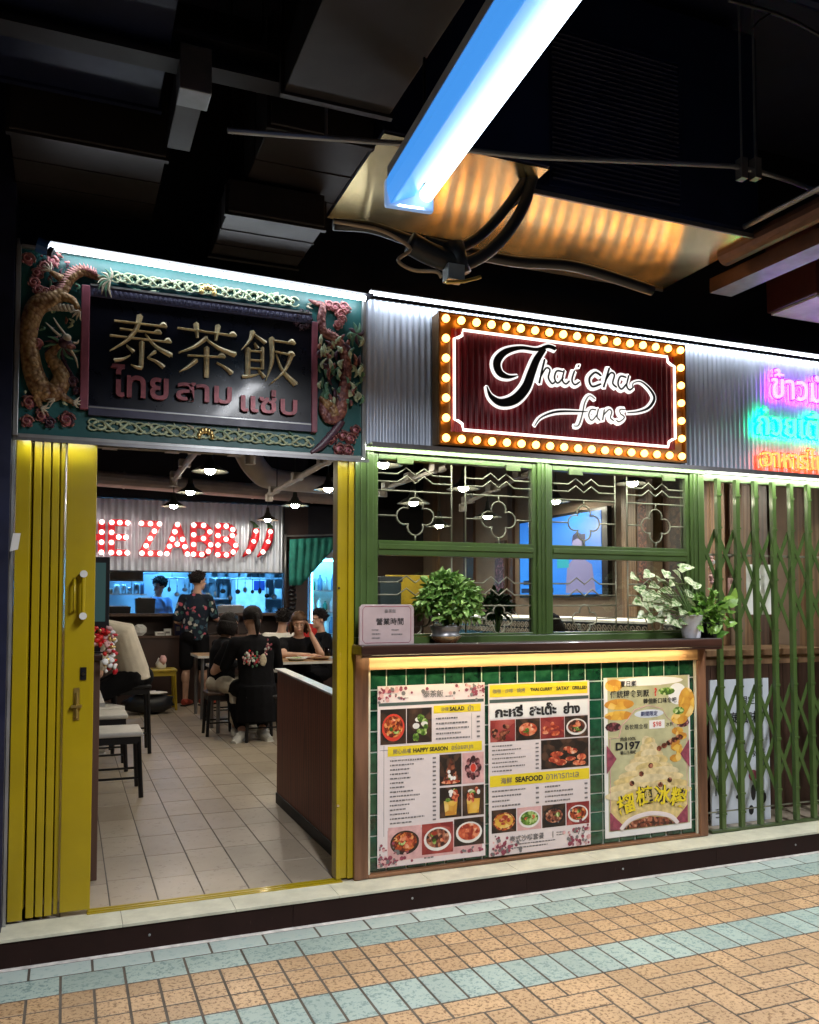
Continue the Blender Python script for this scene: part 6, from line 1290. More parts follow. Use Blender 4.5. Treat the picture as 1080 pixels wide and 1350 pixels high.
def pendant(lab, u_, v_, y_, r_, first=[]):
    q = pt(u_, v_, y_)
    if not first:
        t = thing('pendant_lamp', lab, 'pendant lamp', q, 'pendant lamps in the dining room'); c = Vector(q)
        mb = MB('shade'); mb.lathe([(.025, .10), (.035, .095), (.05, .06), (.13, .012), (.15, .0), (.146, -.001), (.125, .008), (.045, .052), (.02, .08)], c, 22); ls_ = mb.build('lamp_shade', t, smooth=True)
        mb = MB('shade'); mb.tube([c + Vector((0, 0, .095)), c + Vector((0, 0, .17))], [.03, .018], 10); mb.tube([c + Vector((0, 0, .17)), c + Vector((0, 0, 1.05))], .005, 6); mb.build('cord', t)
        mb = MB(E_PEND); mb.ell(c + Vector((0, 0, .012)), .045, .045, .034, 12, 8); mb.build('bulb', ls_, smooth=True); first.append(t); return t
    return copy_tree(first[0], q, lab)
for lab, u_, v_, y_ in (('big pendant lamp nearest the door under the dragon sign', 277, 622, 3.0), ('pendant lamp in front of the duct left of centre', 251, 650, 5.0), ('pendant lamp right above the letter Z of the sign', 229, 668, 6.3), ('pendant lamp right of the letter sign', 389, 667, 5.0), ('small far pendant lamp above the chili peppers', 353, 686, 7.0), ('pendant lamp partly hidden by the yellow door post', 433, 646, 4.0),
        ('pendant lamp inside the left window beside the zigzag bars', 545, 664, 3.0), ('pendant lamp between the two halves of the left window grille', 611, 645, 2.6), ('small pendant lamp low in the left window', 579, 694, 4.5), ('pendant lamp inside the quatrefoil of the left window', 643, 682, 4.0), ('pendant lamp at the top of the right window', 834, 638, 1.7), ('pendant lamp cut by the top left corner of the window', 505, 614, 2.0), ('pendant lamp seen just right of the window mullion', 733, 662, 3.4)): pendant(lab, u_, v_, y_, .15)

# screen on the tan wall, lit ledge and patterned booth back below it
t = thing('wall_screen', 'large blue screen on the tan wall behind the right window', 'screen', (4.9, 3.75, 1.64))
sy0, sy1, szA, szB = 2.98, 4.6, 1.63, 2.46
MB('blackm').box(4.86, 4.914, sy0 - .10, sy1 + .03, szA - .03, szB + .03).build('bezel', t, bevel=.006); MB(E_TV).box(4.855, 4.8595, sy0, sy1, szA, szB).build('display', t)
def tvp(mb, pts, lay): mb.prism([(4.8545 - lay * .001, sy1 - a * (sy1 - sy0), szA + b_ * (szB - szA)) for a, b_ in pts], [(4.8549 - lay * .001, sy1 - a * (sy1 - sy0), szA + b_ * (szB - szA)) for a, b_ in pts])
def ovl(a, b_, ra, rb, n=18): return [(a + ra * math.cos(2 * math.pi * i / n), b_ + rb * math.sin(2 * math.pi * i / n)) for i in range(n)]
mb = MB(E_TVF); tvp(mb, ovl(.74, .60, .060, .13), 1); tvp(mb, [(.60, .02), (.94, .02), (.90, .36), (.80, .44), (.69, .44), (.62, .36)], .5)
mb.use(E_TVD); tvp(mb, [(.672, .62), (.69, .74), (.74, .78), (.79, .74), (.808, .62), (.79, .67), (.74, .695), (.69, .67)], 2); tvp(mb, [(.79, .45), (.83, .45), (.83, .74), (.79, .74)], 1.5); tvp(mb, [(.02, .03), (.45, .03), (.45, .09), (.02, .09)], 1.5); tvp(mb, [(.05, .14), (.2, .14), (.2, .20), (.05, .20)], 1.5); mb.use(E_TVG); tvp(mb, [(.50, .34), (.64, .34), (.64, .50), (.50, .50)], 1.5); mb.build('screen_picture', t)
t = thing('booth_bench', 'booth bench along the tan wall with a lit ledge and lattice pattern back', 'bench', (4.7, 3.5, ZF))
MB('darkwood').box(4.45, 4.9, 1.6, 6.6, ZF, .62).build('seat', t); MB('black').box(4.62, 4.9, 1.6, 6.6, .621, 1.36).build('backrest', t); MB('white').box(4.60, 4.9, 1.6, 6.6, 1.361, 1.39).build('ledge', t); mb = MB(E_LEDGE); mb.box(4.592, 4.598, 1.65, 6.55, 1.385, 1.41); mb.build('ledge_light', t)
mb = MB(pm('pale_pattern', (.34, .29, .24), .6)); y_ = 1.62
while y_ < 6.5:
    for z in (1.20, 1.275):
        x = 4.614; c = (y_ + .04, z + .035); mb.tube([(x, c[0] + .032 * math.cos(a * .785), c[1] + .03 * math.sin(a * .785)) for a in range(8)], .006, 4, closed=True); mb.tube([(x, c[0] - .03, c[1] - .025), (x, c[0] + .03, c[1] + .025)], .005, 4)
    y_ += .085
mb.build('pattern', t)
for lab, y_, z0_, z1_, m1_, m2_, wd_ in (('dark framed picture right of the screen seen through the window', 2.28, 1.7, 2.5, 'darkwood', 'meat', .34), ('tall dark framed picture at the right of the right window', 1.9, 1.5, 2.6, 'darkwood', 'photobg', .22), ('narrow dark picture left of the screen', 5.15, 1.6, 2.3, 'darkwood', 'plum', .26)):
    t = thing('wall_picture', lab, 'picture', (4.9, y_, z0_)); MB(m1_).box(4.88, 4.912, y_ - wd_ / 2, y_ + wd_ / 2, z0_, z1_).build('picture_frame', t, bevel=.004); MB(m2_).box(4.874, 4.8795, y_ - wd_ / 2 + .03, y_ + wd_ / 2 - .03, z0_ + .03, z1_ - .03).build('print', t)
q = pt(545, 765, 3.6); mb = MB('yellowp'); mb.box(q[0] - .28, q[0] + .28, 3.6, 3.64, q[2] - .3, q[2] + .05); mb.use('darkwood'); mb.box(q[0] - .02, q[0] + .02, 3.641, 3.68, ZF, q[2]); tag(mb.build('menu_board', bevel=.004), 'mustard yellow board glimpsed behind the bushy plant', 'board')

# partition at the right of the doorway, cabinet and garland at the left
t = thing('booth_partition', 'red brown wooden booth partition inside the right of the doorway', 'partition', (1.38, 1.0, ZF))
mb = MB('redwood'); mb.prism([(1.35, .40, ZF + .0), (1.40, .40, ZF + .0), (1.40, 1.75, ZF + .0), (1.35, 1.75, ZF)], [(1.35, .40, 1.04), (1.40, .40, 1.04), (1.40, 1.75, 1.08), (1.35, 1.75, 1.08)]); mb.build('panel', t, bevel=.003)
mb = MB('redwood'); mb.box(1.4005, 3.3, .40, .45, ZF, 1.04); mb.build('return_panel', t)
mb = MB('silver'); mb.prism([(1.335, .385, 1.0405), (1.41, .385, 1.0405), (1.41, 1.765, 1.0805), (1.335, 1.765, 1.0805)], [(1.335, .385, 1.054), (1.41, .385, 1.054), (1.41, 1.765, 1.094), (1.335, 1.765, 1.094)]); mb.build('cap_rail', t, bevel=.003)
mb = MB('nearblack'); mb.box(1.342, 1.3495, .41, 1.74, ZF + .001, ZF + .07); mb.build('skirting', t)
t = thing('host_cabinet', 'dark brown host cabinet just inside the left of the doorway', 'cabinet', (-.2, .7, ZF)); MB('darkwood').box(-.7, .155, .46, 1.0, ZF, 1.26).build('cabinet_body', t, bevel=.004); MB('woodtop').box(-.72, .165, .44, 1.02, 1.2605, 1.29).build('cabinet_top', t, bevel=.004)
a = pt(121, 734, .62); b_ = pt(144, 822, .62)
t = thing('till_screen', 'small dark till screen standing on the host cabinet', 'screen', ((a[0] + b_[0]) / 2, .62, 1.29)); MB('blackm').box(a[0] - .1, b_[0], .62, .65, 1.40, a[2]).build('casing', t, bevel=.006); MB(E_SCR).box(a[0] - .08, b_[0] - .02, .617, .6195, 1.45, a[2] - .03).build('display', t); mb = MB('blackm'); mb.box(b_[0] - .1, b_[0] - .04, .632, .645, 1.29, 1.40); mb.box(b_[0] - .16, b_[0] - .01, .58, .72, 1.2901, 1.297); mb.build('stand', t)
mb = MB('redplastic'); 
for k in range(70):
    f = rng.random(); u_, v_ = (rng.uniform(120, 152), rng.uniform(826, 852)) if f < .6 else (rng.uniform(138, 152), rng.uniform(850, 886)); yy = .42 + rng.uniform(-.05, .03); c = pt(u_, v_, yy)
    mb.use(rng.choice(['redplastic', 'redplastic', 'whitep', 'pinkbg', 'gold', 'chili'])); mb.ell(c, rng.uniform(.008, .018), rng.uniform(.008, .014), rng.uniform(.008, .016), 7, 5, jit=.5)
for k in range(5): c = pt(147 + math.sin(k) * 1.5, 850 + k * 7, .40); mb.use('whitep'); mb.ell(c, .014, .01, .012, 8, 6, jit=.3)
tag(mb.build('flower_garland', smooth=True), 'red and white flower garland draped over the host cabinet corner', 'garland')

# tables, stools, benches
def stool(name, lab, loc, w_, d_, h_, top='seatw', legm='blackm', group=None, th=.035, splay=.02):
    t = thing(name, lab, 'stool', loc, group); x, y_, z = loc
    MB(top).box(x - w_ / 2, x + w_ / 2, y_ - d_ / 2, y_ + d_ / 2, z + h_ - th, z + h_).build('seat', t, bevel=.012)
    MB(legm).box(x - w_ / 2 + .015, x + w_ / 2 - .015, y_ - d_ / 2 + .015, y_ + d_ / 2 - .015, z + h_ - th - .05, z + h_ - th - .0005).build('seat_frame', t)
    for sx in (-1, 1):
        for sy in (-1, 1):
            mb = MB(legm); mb.tube([(x + sx * (w_ / 2 - .03), y_ + sy * (d_ / 2 - .03), z + h_ - th - .03), (x + sx * (w_ / 2 - .03 + splay), y_ + sy * (d_ / 2 - .03 + splay), z)], .017, 8); mb.build('leg', t)
    mb = MB(legm); zz = z + h_ * .3
    for sy in (-1, 1): mb.tube([(x - w_ / 2 + .03, y_ + sy * (d_ / 2 - .02), zz), (x + w_ / 2 - .03, y_ + sy * (d_ / 2 - .02), zz)], .009, 6)
    build_each(mb, 'stretcher', t); return t
sg = 'white topped stools along the left side'
s1 = stool('stool', 'white topped black stool nearest the doorway at left', (.31, 2.45, ZF), .40, .42, .46, group=sg)
copy_tree(s1, (.27, 3.45, ZF), 'white topped black stool behind the nearest one at left', sg)
copy_tree(s1, (.22, 3.98, ZF), 'small white topped stool farthest in the left row', sg, .4)
def table(lab, x0, x1, y0, y1, h_, top='tabletop', rim='white', group=None):
    c = ((x0 + x1) / 2, (y0 + y1) / 2, ZF); t = thing('dining_table', lab, 'table', c, group)
    MB(top).box(x0 + .004, x1 - .004, y0 + .004, y1 - .004, ZF + h_ - .028, ZF + h_).build('tabletop', t, bevel=.004); mb = MB(rim); mb.box(x0, x1, y0, y0 + .0035, ZF + h_ - .03, ZF + h_ - .003); mb.box(x0, x0 + .0035, y0 + .004, y1, ZF + h_ - .03, ZF + h_ - .003); mb.build('edge_band', t)
    for sx in (x0 + .06, x1 - .06):
        for sy in (y0 + .06, y1 - .06): m_ = MB('galv'); m_.tube([(sx, sy, ZF), (sx, sy, ZF + h_ - .029)], .02, 8); m_.build('leg', t)
    return t
tg = 'dining tables'
table('honey topped table in front of the standing man', 1.42, 2.2, 6.1, 6.75, .745, group=tg)
table('pale table left of the woman in the black jacket', 1.42, 2.1, 4.95, 5.5, .70, group=tg)
table('table behind the partition with dishes in front of the woman resting her cheek', 2.0, 3.2, 4.62, 5.25, .755, group=tg)
table('table behind the left stools', -.6, .28, 2.9, 4.6, .60, top='seatw', group=tg)
stool('stool', 'bare wooden stool under the honey topped table', (1.68, 6.0, ZF), .3, .3, .44, top='tabletop', group='stools at the tables')
stool('stool', 'dark stool under the woman in the black jacket', (1.80, 4.46, ZF), .34, .34, .45, top='blackm', group='stools at the tables')
stool('stool', 'tall dark stool under the bending man in beige', (.55, 4.2, ZF), .34, .36, .62, top='blackm', group='stools at the tables')
stool('stool', 'dark stool at the left of the woman in the black jacket', (1.48, 4.95, ZF), .3, .3, .45, top='darkwood', group='stools at the tables')
def dishes(lab, x, y_, z, r_, food, plate='dish', nm='dish'):
    mb = MB(plate); mb.lathe([(0, .001), (r_ * .5, .001), (r_, .03), (r_ * .95, .032), (r_ * .45, .008), (0, .008)], (x, y_, z), 18); mb.use(food); mb.ell((x, y_, z + .014), r_ * .72, r_ * .72, .022, 12, 7, jit=.35); tag(mb.build(nm, smooth=True), lab, 'dish')
tz = ZF + .7565
for lab, x, y_, r_, f, pl in (('white dish of noodles nearest the partition', 2.25, 4.75, .12, 'salad', 'dish'), ('brown dish of grilled meat on the crowded table', 2.52, 4.78, .13, 'meat', 'tabletop'), ('white bowl of curry on the crowded table', 2.8, 4.8, .11, 'curry', 'dish'), ('plate of prawns on the crowded table', 2.42, 5.0, .10, 'shrimp', 'dish'), ('large platter at the right end of the crowded table', 3.02, 4.85, .14, 'meat', 'dish')): dishes(lab, x, y_, tz, r_, f, pl)
for lab, x, y_, z, m_ in (('clear drinking glass on the crowded table', 2.66, 5.0, tz, 'glass'), ('white cup on the crowded table', 2.1, 5.08, tz, 'dish'), ('white cup on the honey table', 1.9, 6.4, ZF + .7465, 'dish')): mb = MB(m_); mb.lathe([(0, .001), (.028, .001), (.036, .11), (.033, .11), (.026, .006), (0, .006)], (x, y_, z), 16); mb.use('dish'); mb.lathe([(0, .0005), (.03, .0005), (.03, .0009)], (x, y_, z), 12); tag(mb.build('cup', smooth=True), lab, 'cup')
q = pt(207, 895, 7.3)
t = stool('plastic_stool', 'mustard yellow plastic stool at the foot of the service counter', (1.10, 7.3, ZF + .0), .42, .34, .52, top='yellowp', legm='yellowp')
mb = MB('black'); mb.ell((.95, 6.9, ZF + .13), .30, .18, .13, 14, 9, jit=.35); mb.use('whitec'); mb.ell((.95, 6.85, ZF + .26), .22, .12, .02, 12, 6, jit=.4); tag(mb.build('duffel_bag', smooth=True), 'black bag with a pale folded cloth on the floor by the counter', 'bag')
mb = MB('whitec'); mb.ell((1.12, 7.3, ZF + .57), .07, .06, .08, 10, 7, jit=.4); mb.use('pinkbg'); mb.ell((1.14, 7.27, ZF + .63), .05, .05, .06, 10, 7, jit=.4); tag(mb.build('shopping_bag', smooth=True), 'small pale bag on the mustard yellow stool', 'bag')

# ================================================================ PEOPLE
V = Vector
def capsule(mb, a, b_, ra, rb, n=10):
    a, b_ = V(a), V(b_); mb.tube([a, b_], [ra, rb], n); mb.ell(a, ra, ra, ra, n, 7); mb.ell(b_, rb, rb, rb, n, 7)
def hand(mb, wr, d, nrm, side, curl=.5, k=1.):
    wr, d, nrm = V(wr), V(d).normalized(), V(nrm); nrm = (nrm - d * nrm.dot(d)).normalized(); s_ = d.cross(nrm) * side
    R_ = Matrix((s_, d, nrm)).transposed(); mb.ell(wr + d * .045 * k, .038 * k, .05 * k, .016 * k, 12, 8, rot=R_)
    for i, L in enumerate((.066, .075, .070, .055)):
        p = wr + d * .082 * k + s_ * (.026 - .0175 * i) * k; dd = d + s_ * (.12 - .08 * i); pts = [p]
        for j, f in enumerate((.45, .32, .23)):
            dd = (dd.normalized() + nrm * curl * (.5 + .25 * j) * (.8 + .1 * i)).normalized(); p = p + dd * L * f * k; pts.append(p)
        mb.tube(pts, [.0088 * k, .0085 * k, .0078 * k, .0062 * k], 8); mb.ell(pts[-1], .0064 * k, seg=8, rings=6)
    p = wr + d * .03 * k + s_ * .03 * k; dd = (d * .7 + s_ * .8 + nrm * .2).normalized(); pts = [p, p + dd * .03 * k, p + dd * .03 * k + (dd + d * .5).normalized() * .028 * k]; mb.tube(pts, [.0105 * k, .0095 * k, .007 * k], 8); mb.ell(pts[-1], .0072 * k, seg=8, rings=6)
def person(label, J, skin='skin', hair='hair', hairstyle='short', top='blackc', sleeve=.55, trousers='blackc', tlen=1., shoe='shoe', toph=1., k=1.0, hands=((None, None), (None, None)), curl=.5, collar=.0, detail=True, skirt=None):
    pel, che, nek, hd = V(J['pelvis']), V(J['chest']), V(J['neck']), V(J['head']); fr = V(J['front']).normalized(); fc = V(J['face']).normalized()
    base = V((pel.x, pel.y, ZF)); t = thing('person', label, 'person', tuple(base)); b = MB(skin)
    b.tube([pel - (che - pel) * .15, pel, pel.lerp(che, .5), che, che.lerp(nek, .6), nek], [.10 * k, .155 * k, .13 * k, .165 * k, .12 * k, .055 * k], 14, flat=(fr, .66))
    up_ = (hd - nek).normalized(); b.tube([nek - up_ * .03, hd], [.055 * k, .05 * k], 10)
    upv = (V((0, 0, 1)) * .6 + up_ * .4); upv = (upv - fc * upv.dot(fc)).normalized(); sd_ = fc.cross(upv); RH = Matrix((sd_, fc, upv)).transposed()
    H = lambda x, y_, z: hd + RH @ V((x * k, y_ * k, z * k))
    b.ell(H(0, -.008, .03), .074 * k, .092 * k, .088 * k, 16, 12, rot=RH); b.ell(H(0, .022, -.045), .056 * k, .062 * k, .068 * k, 14, 10, rot=RH); b.ell(H(0, .068, -.085), .022 * k, .02 * k, .018 * k, 10, 8, rot=RH)
    b.tube([H(0, .082, .015), H(0, .098, -.012), H(0, .108, -.026)], [.008 * k, .011 * k, .013 * k], 8); b.ell(H(0, .106, -.027), .016 * k, .012 * k, .010 * k, 8, 6, rot=RH)
    for s_ in (-1, 1): b.ell(H(s_ * .078, -.008, -.005), .010 * k, .020 * k, .030 * k, 10, 8, rot=RH); b.ell(H(s_ * .036, .062, -.028), .020 * k, .018 * k, .016 * k, 8, 6, rot=RH)
    b.ell(H(0, .086, -.058), .024 * k, .012 * k, .010 * k, 10, 6, rot=RH); b.ell(H(0, .078, .034), .052 * k, .016 * k, .012 * k, 10, 6, rot=RH)
    for i in range(2):
        s_ = (-1, 1)[i]; sh, el, wr = V(J['sh'][i]), V(J['el'][i]), V(J['wr'][i]); capsule(b, sh, el, .050 * k, .040 * k); capsule(b, el, wr, .040 * k, .026 * k)
        hd_, hn_ = hands[i]; hd_ = V(hd_) if hd_ else (wr - el).normalized(); hn_ = V(hn_) if hn_ else V((0, 0, -1)) + fr * .1
        hand(b, wr, hd_, hn_, s_, curl, k)
        hp, kn, an = V(J['hp'][i]), V(J['kn'][i]), V(J['an'][i]); capsule(b, hp, kn, .085 * k, .055 * k); capsule(b, kn, an, .054 * k, .036 * k)
        m_ = kn.lerp(an, .3); b.ell(m_ - fr * .012, .056 * k, .056 * k, .10 * k, 10, 8)
        td = V(J['toe'][i]).normalized(); b.tube([an - td * .03 + V((0, 0, -.03)), an + td * .06 + V((0, 0, -.05)), an + td * .17 + V((0, 0, -.062))], [.036 * k, .036 * k, .026 * k], 10)
    o = b.build('body', t); remesh(o, .0078, 3)
    # face
    if detail:
        e = MB('whitep')
        for s_ in (-1, 1): e.ell(H(s_ * .031, .080, .002), .0115 * k, .006 * k, .005 * k, 10, 6, rot=RH)
        e.use('hair')
        for s_ in (-1, 1): e.ell(H(s_ * .031, .0845, .002), .0058 * k, .003 * k, .005 * k, 8, 6, rot=RH)
        e.build('eyes', t, smooth=True); e = MB('hair')
        for s_ in (-1, 1): e.tube([H(s_ * .016, .090, .020), H(s_ * .034, .088, .026), H(s_ * .052, .076, .020)], [.0016, .0022, .001], 6)
        e.build('eyebrows', t, smooth=True); e = MB(pm('lip', (.36, .12, .11), .4)); e.ell(H(0, .096, -.058), .020 * k, .006 * k, .006 * k, 10, 6, rot=RH); e.build('mouth', t, smooth=True)
    # hair
    h = MB(hair)
    kp = {'short': lambda d: not (d.y > .35 and d.z < .42) and d.z > -.45 + (.35 if d.y > -.1 else 0), 'bob': lambda d: not (d.y > .30 and d.z < .22), 'cap': lambda d: not (d.y > .25 and d.z < .3) and d.z > -.4}[hairstyle if hairstyle in ('short', 'bob') else 'cap']
    for q_ in range(3): h.ell(H(0, -.014, .036), (.086 + .004 * q_) * k, (.104 + .003 * q_) * k, (.098 + .005 * q_) * k, 26, 18, rot=RH, keep=kp, jit=.10)
    if hairstyle == 'short':
        for q_ in range(260):
            d = rdir(-.15)
            if d.y > .55 and d.z < .5: continue
            p = H(d.x * .088, -.014 + d.y * .105, .04 + d.z * .10); h.tube([p - (p - hd) * .12, p + (p - hd).normalized() * .006, p + (p - hd).normalized() * .016 + V((rng.gauss(0, .014), rng.gauss(0, .014), .004))], [.013, .008, .001], 5)
    if hairstyle == 'bob':
        for a_ in range(-12, 13):
            an_ = a_ * .145; x, y_ = math.sin(an_) * .088, -math.cos(an_) * .10 - .01; h.tube([H(x, y_, .03), H(x * 1.08, y_ * 1.03, -.06), H(x * 1.0, y_, -.12)], [.018, .020, .006], 7, smoothn=3)
    if hairstyle == 'tied':
        h.ell(H(0, -.105, .02), .035, .04, .05, 12, 9, rot=RH, jit=.2); h.tube([H(0, -.11, .0), H(0, -.125, -.07), H(0, -.11, -.16)], [.03, .03, .008], 9, smoothn=4)
    h.build('hair', t, smooth=True)
    # top
    c = MB(top); lo = pel - (che - pel) * (.12 * toph)
    c.tube([lo, pel, pel.lerp(che, .5), che, che.lerp(nek, .55), che.lerp(nek, .9)], [.178 * k, .178 * k, .170 * k, .182 * k, .14 * k, .075 * k], 16, flat=(fr, .70))
    for i in range(2):
        sh, el, wr = V(J['sh'][i]), V(J['el'][i]), V(J['wr'][i]); capsule(c, che.lerp(nek, .5), sh, .07 * k, .058 * k)
        if sleeve <= 1: capsule(c, sh, sh.lerp(el, sleeve), .060 * k, .066 * k)
        else: capsule(c, sh, el, .066 * k, .056 * k); capsule(c, el, el.lerp(wr, sleeve - 1), .056 * k, .044 * k)
    if skirt: c.tube([pel, pel.lerp(V(skirt), .5), V(skirt)], [.18 * k, .2 * k, .2 * k], 14)
    o = c.build('shirt', t); remesh(o, .011, 4)
    c = MB(trousers); c.ell(pel - V((0, 0, .02)), .165 * k, .135 * k, .12 * k, 14, 9)
    for i in range(2):
        hp, kn, an = V(J['hp'][i]), V(J['kn'][i]), V(J['an'][i]); L = tlen
        if L <= 1: capsule(c, hp, hp.lerp(kn, L), .105 * k, .092 * k)
        else: capsule(c, hp, kn, .105 * k, .078 * k); capsule(c, kn, kn.lerp(an, min(L - 1, .93)), .076 * k, .062 * k)
    o = c.build('trousers', t); remesh(o, .011, 4)
    if shoe:
        for i in range(2):
            an = V(J['an'][i]); td = V(J['toe'][i]).normalized(); s = MB(shoe); s.tube([an - td * .055 + V((0, 0, -.045)), an + td * .0 + V((0, 0, -.035)), an + td * .09 + V((0, 0, -.058)), an + td * .185 + V((0, 0, -.066))], [.036 * k, .047 * k, .044 * k, .03 * k], 12, smoothn=4); s.use('blackm' if shoe != 'shoe' else 'whitep')
            q = an + V((0, 0, -.092)); sdv = td.cross(V((0, 0, 1))); s.prism([q - td * .07 - sdv * .035, q - td * .07 + sdv * .035, q + td * .2 + sdv * .038, q + td * .2 - sdv * .038], [q - td * .07 - sdv * .035 + V((0, 0, .018)), q - td * .07 + sdv * .035 + V((0, 0, .018)), q + td * .2 + sdv * .038 + V((0, 0, .018)), q + td * .2 - sdv * .038 + V((0, 0, .018))][::1]); s.build('shoe', t, smooth=False)
    return t
F_ = ZF
# standing man, seen from behind, head turned to the right
x, y_ = 1.58, 7.5
person('standing person in a dark floral shirt and black shorts by the service counter', dict(pelvis=(x - .02, y_, F_ + .94), chest=(x, y_, F_ + 1.30), neck=(x + .015, y_, F_ + 1.51), head=(x + .03, y_ + .01, F_ + 1.64), front=(.55, .85, 0), face=(.93, .35, -.05),
    sh=((x - .155, y_ + .09, F_ + 1.42), (x + .155, y_ - .07, F_ + 1.42)), el=((x - .23, y_ + .12, F_ + 1.12), (x + .25, y_ + .0, F_ + 1.16)), wr=((x - .10, y_ + .32, F_ + 1.06), (x + .38, y_ + .17, F_ + 1.10)),
    hp=((x - .10, y_ + .05, F_ + .90), (x + .07, y_ - .04, F_ + .90)), kn=((x - .11, y_ + .07, F_ + .50), (x + .10, y_ + .0, F_ + .50)), an=((x - .12, y_ + .04, F_ + .095), (x + .12, y_ + .02, F_ + .095)), toe=((.5, .8, 0), (.8, .5, 0))), top='floral', sleeve=.85, trousers='blackc', tlen=.88, shoe='sandal', toph=1.6, k=1.03)
# woman in the black jacket, back to the viewer
x, y_ = 1.75, 4.45
person('seated person in a black jacket with embroidered flowers seen from behind', dict(pelvis=(x + .02, y_, F_ + .54), chest=(x + .01, y_ + .05, F_ + .86), neck=(x, y_ + .08, F_ + 1.06), head=(x - .01, y_ + .12, F_ + 1.19), front=(-.1, 1, 0), face=(-.2, .97, -.1),
    sh=((x - .19, y_ + .06, F_ + .96), (x + .20, y_ + .06, F_ + .96)), el=((x - .27, y_ + .16, F_ + .72), (x + .27, y_ + .17, F_ + .72)), wr=((x - .12, y_ + .38, F_ + .74), (x + .14, y_ + .38, F_ + .80)),
    hp=((x - .10, y_ + .02, F_ + .52), (x + .11, y_ + .02, F_ + .52)), kn=((x - .17, y_ + .36, F_ + .47), (x + .17, y_ + .36, F_ + .47)), an=((x - .13, y_ - .02, F_ + .10), (x + .08, y_ + .02, F_ + .10)), toe=((-.45, -.6, -.15), (.2, -.8, -.1))), hair='hair', hairstyle='tied', top='blackc', sleeve=1.85, trousers='blackc', tlen=1.85, toph=1.3, k=1.06, skirt=(x + .02, y_ - .02, F_ + .18))
mb = MB('redplastic')
q0 = (x - .03, y_ - .105, F_ + .81)
for i in range(60):
    a_ = rng.uniform(0, 6.28); r_ = rng.uniform(0, 1) ** .6; xx = q0[0] + r_ * .085 * math.cos(a_) - .03; zz = q0[2] + r_ * .085 * math.sin(a_); mb.use(rng.choice(['redplastic', 'pinkbg', 'pinkink', 'whitep', 'jade'])); mb.ell((xx, y_ - .122 + .02 * r_, zz), .011, .004, .013, 7, 5, jit=.4)
for i in range(16): mb.use(rng.choice(['pinkbg', 'whitep', 'pinkink'])); mb.ell((x + .10 + rng.gauss(0, .025), y_ - .105 + .03 * rng.random(), F_ + .92 + rng.gauss(0, .035)), .010, .004, .012, 7, 5, jit=.4)
mb.use('horn'); mb.ell((x + .055, y_ - .120, F_ + .80), .035, .006, .06, 12, 8, jit=.2)
pt_ = [o for o in COL.objects if o.get('category') == 'person'][-1]; mb.build('embroidery', pt_, smooth=True)
# companion at her left
x, y_ = 1.50, 4.98
person('seated person in dark top and beige trousers half hidden left of the black jacket', dict(pelvis=(x, y_, F_ + .54), chest=(x + .03, y_ + .05, F_ + .84), neck=(x + .06, y_ + .08, F_ + 1.01), head=(x + .10, y_ + .10, F_ + 1.13), front=(.8, .4, 0), face=(.8, .5, -.2),
    sh=((x - .01, y_ + .22, F_ + .92), (x + .04, y_ - .15, F_ + .92)), el=((x + .04, y_ + .30, F_ + .68), (x - .10, y_ - .16, F_ + .66)), wr=((x + .24, y_ + .2, F_ + .77), (x + .12, y_ - .06, F_ + .75)),
    hp=((x + .02, y_ + .1, F_ + .52), (x + .02, y_ - .1, F_ + .52)), kn=((x + .34, y_ + .05, F_ + .50), (x + .10, y_ - .34, F_ + .50)), an=((x + .3, y_ - .05, F_ + .1), (x + .10, y_ - .30, F_ + .1)), toe=((.8, -.4, 0), (-.1, -.9, 0))), hairstyle='bob', top='blackc', sleeve=.6, trousers='beigec', tlen=1.8, k=.98)
# woman facing the viewer, cheek on hand
x, y_ = 2.43, 5.42
person('seated person in a black T-shirt resting a cheek on one hand facing the door', dict(pelvis=(x, y_ + .05, F_ + .52), chest=(x, y_ - .02, F_ + .82), neck=(x, y_ - .07, F_ + 1.0), head=(x - .015, y_ - .12, F_ + 1.13), front=(-.15, -1, 0), face=(-.22, -.95, -.18),
    sh=((x + .18, y_ - .04, F_ + .92), (x - .18, y_ - .04, F_ + .92)), el=((x + .19, y_ - .30, F_ + .80), (x - .22, y_ - .26, F_ + .79)), wr=((x + .095, y_ - .225, F_ + 1.02), (x + .03, y_ - .40, F_ + .79)),
    hp=((x + .1, y_, F_ + .50), (x - .1, y_, F_ + .50)), kn=((x + .12, y_ - .4, F_ + .49), (x - .12, y_ - .4, F_ + .49)), an=((x + .12, y_ - .4, F_ + .10), (x - .12, y_ - .4, F_ + .10)), toe=((0, -1, 0), (0, -1, 0))), hair='hairb', hairstyle='bob', top='blackc', sleeve=.55, tlen=1.85, hands=(((-.25, .15, 1), (-1, 0, -.1)), ((.9, -.1, 0), (0, 0, -1))), curl=.25, k=1.0)
x, y_ = 2.42, 6.15
person('seated person in a white shirt hidden behind the person resting a cheek', dict(pelvis=(x, y_, F_ + .52), chest=(x, y_, F_ + .84), neck=(x, y_, F_ + 1.02), head=(x + .02, y_, F_ + 1.15), front=(0, 1, 0), face=(.2, 1, 0), sh=((x - .19, y_, F_ + .95), (x + .19, y_, F_ + .95)), el=((x - .23, y_ + .1, F_ + .7), (x + .23, y_ + .1, F_ + .7)), wr=((x - .1, y_ + .3, F_ + .78), (x + .1, y_ + .3, F_ + .78)),
    hp=((x - .1, y_, F_ + .5), (x + .1, y_, F_ + .5)), kn=((x - .12, y_ + .4, F_ + .49), (x + .12, y_ + .4, F_ + .49)), an=((x - .12, y_ + .4, F_ + .1), (x + .12, y_ + .4, F_ + .1)), toe=((0, 1, 0), (0, 1, 0))), top='whitec', tlen=1.85, detail=False)
x, y_ = 2.93, 6.2
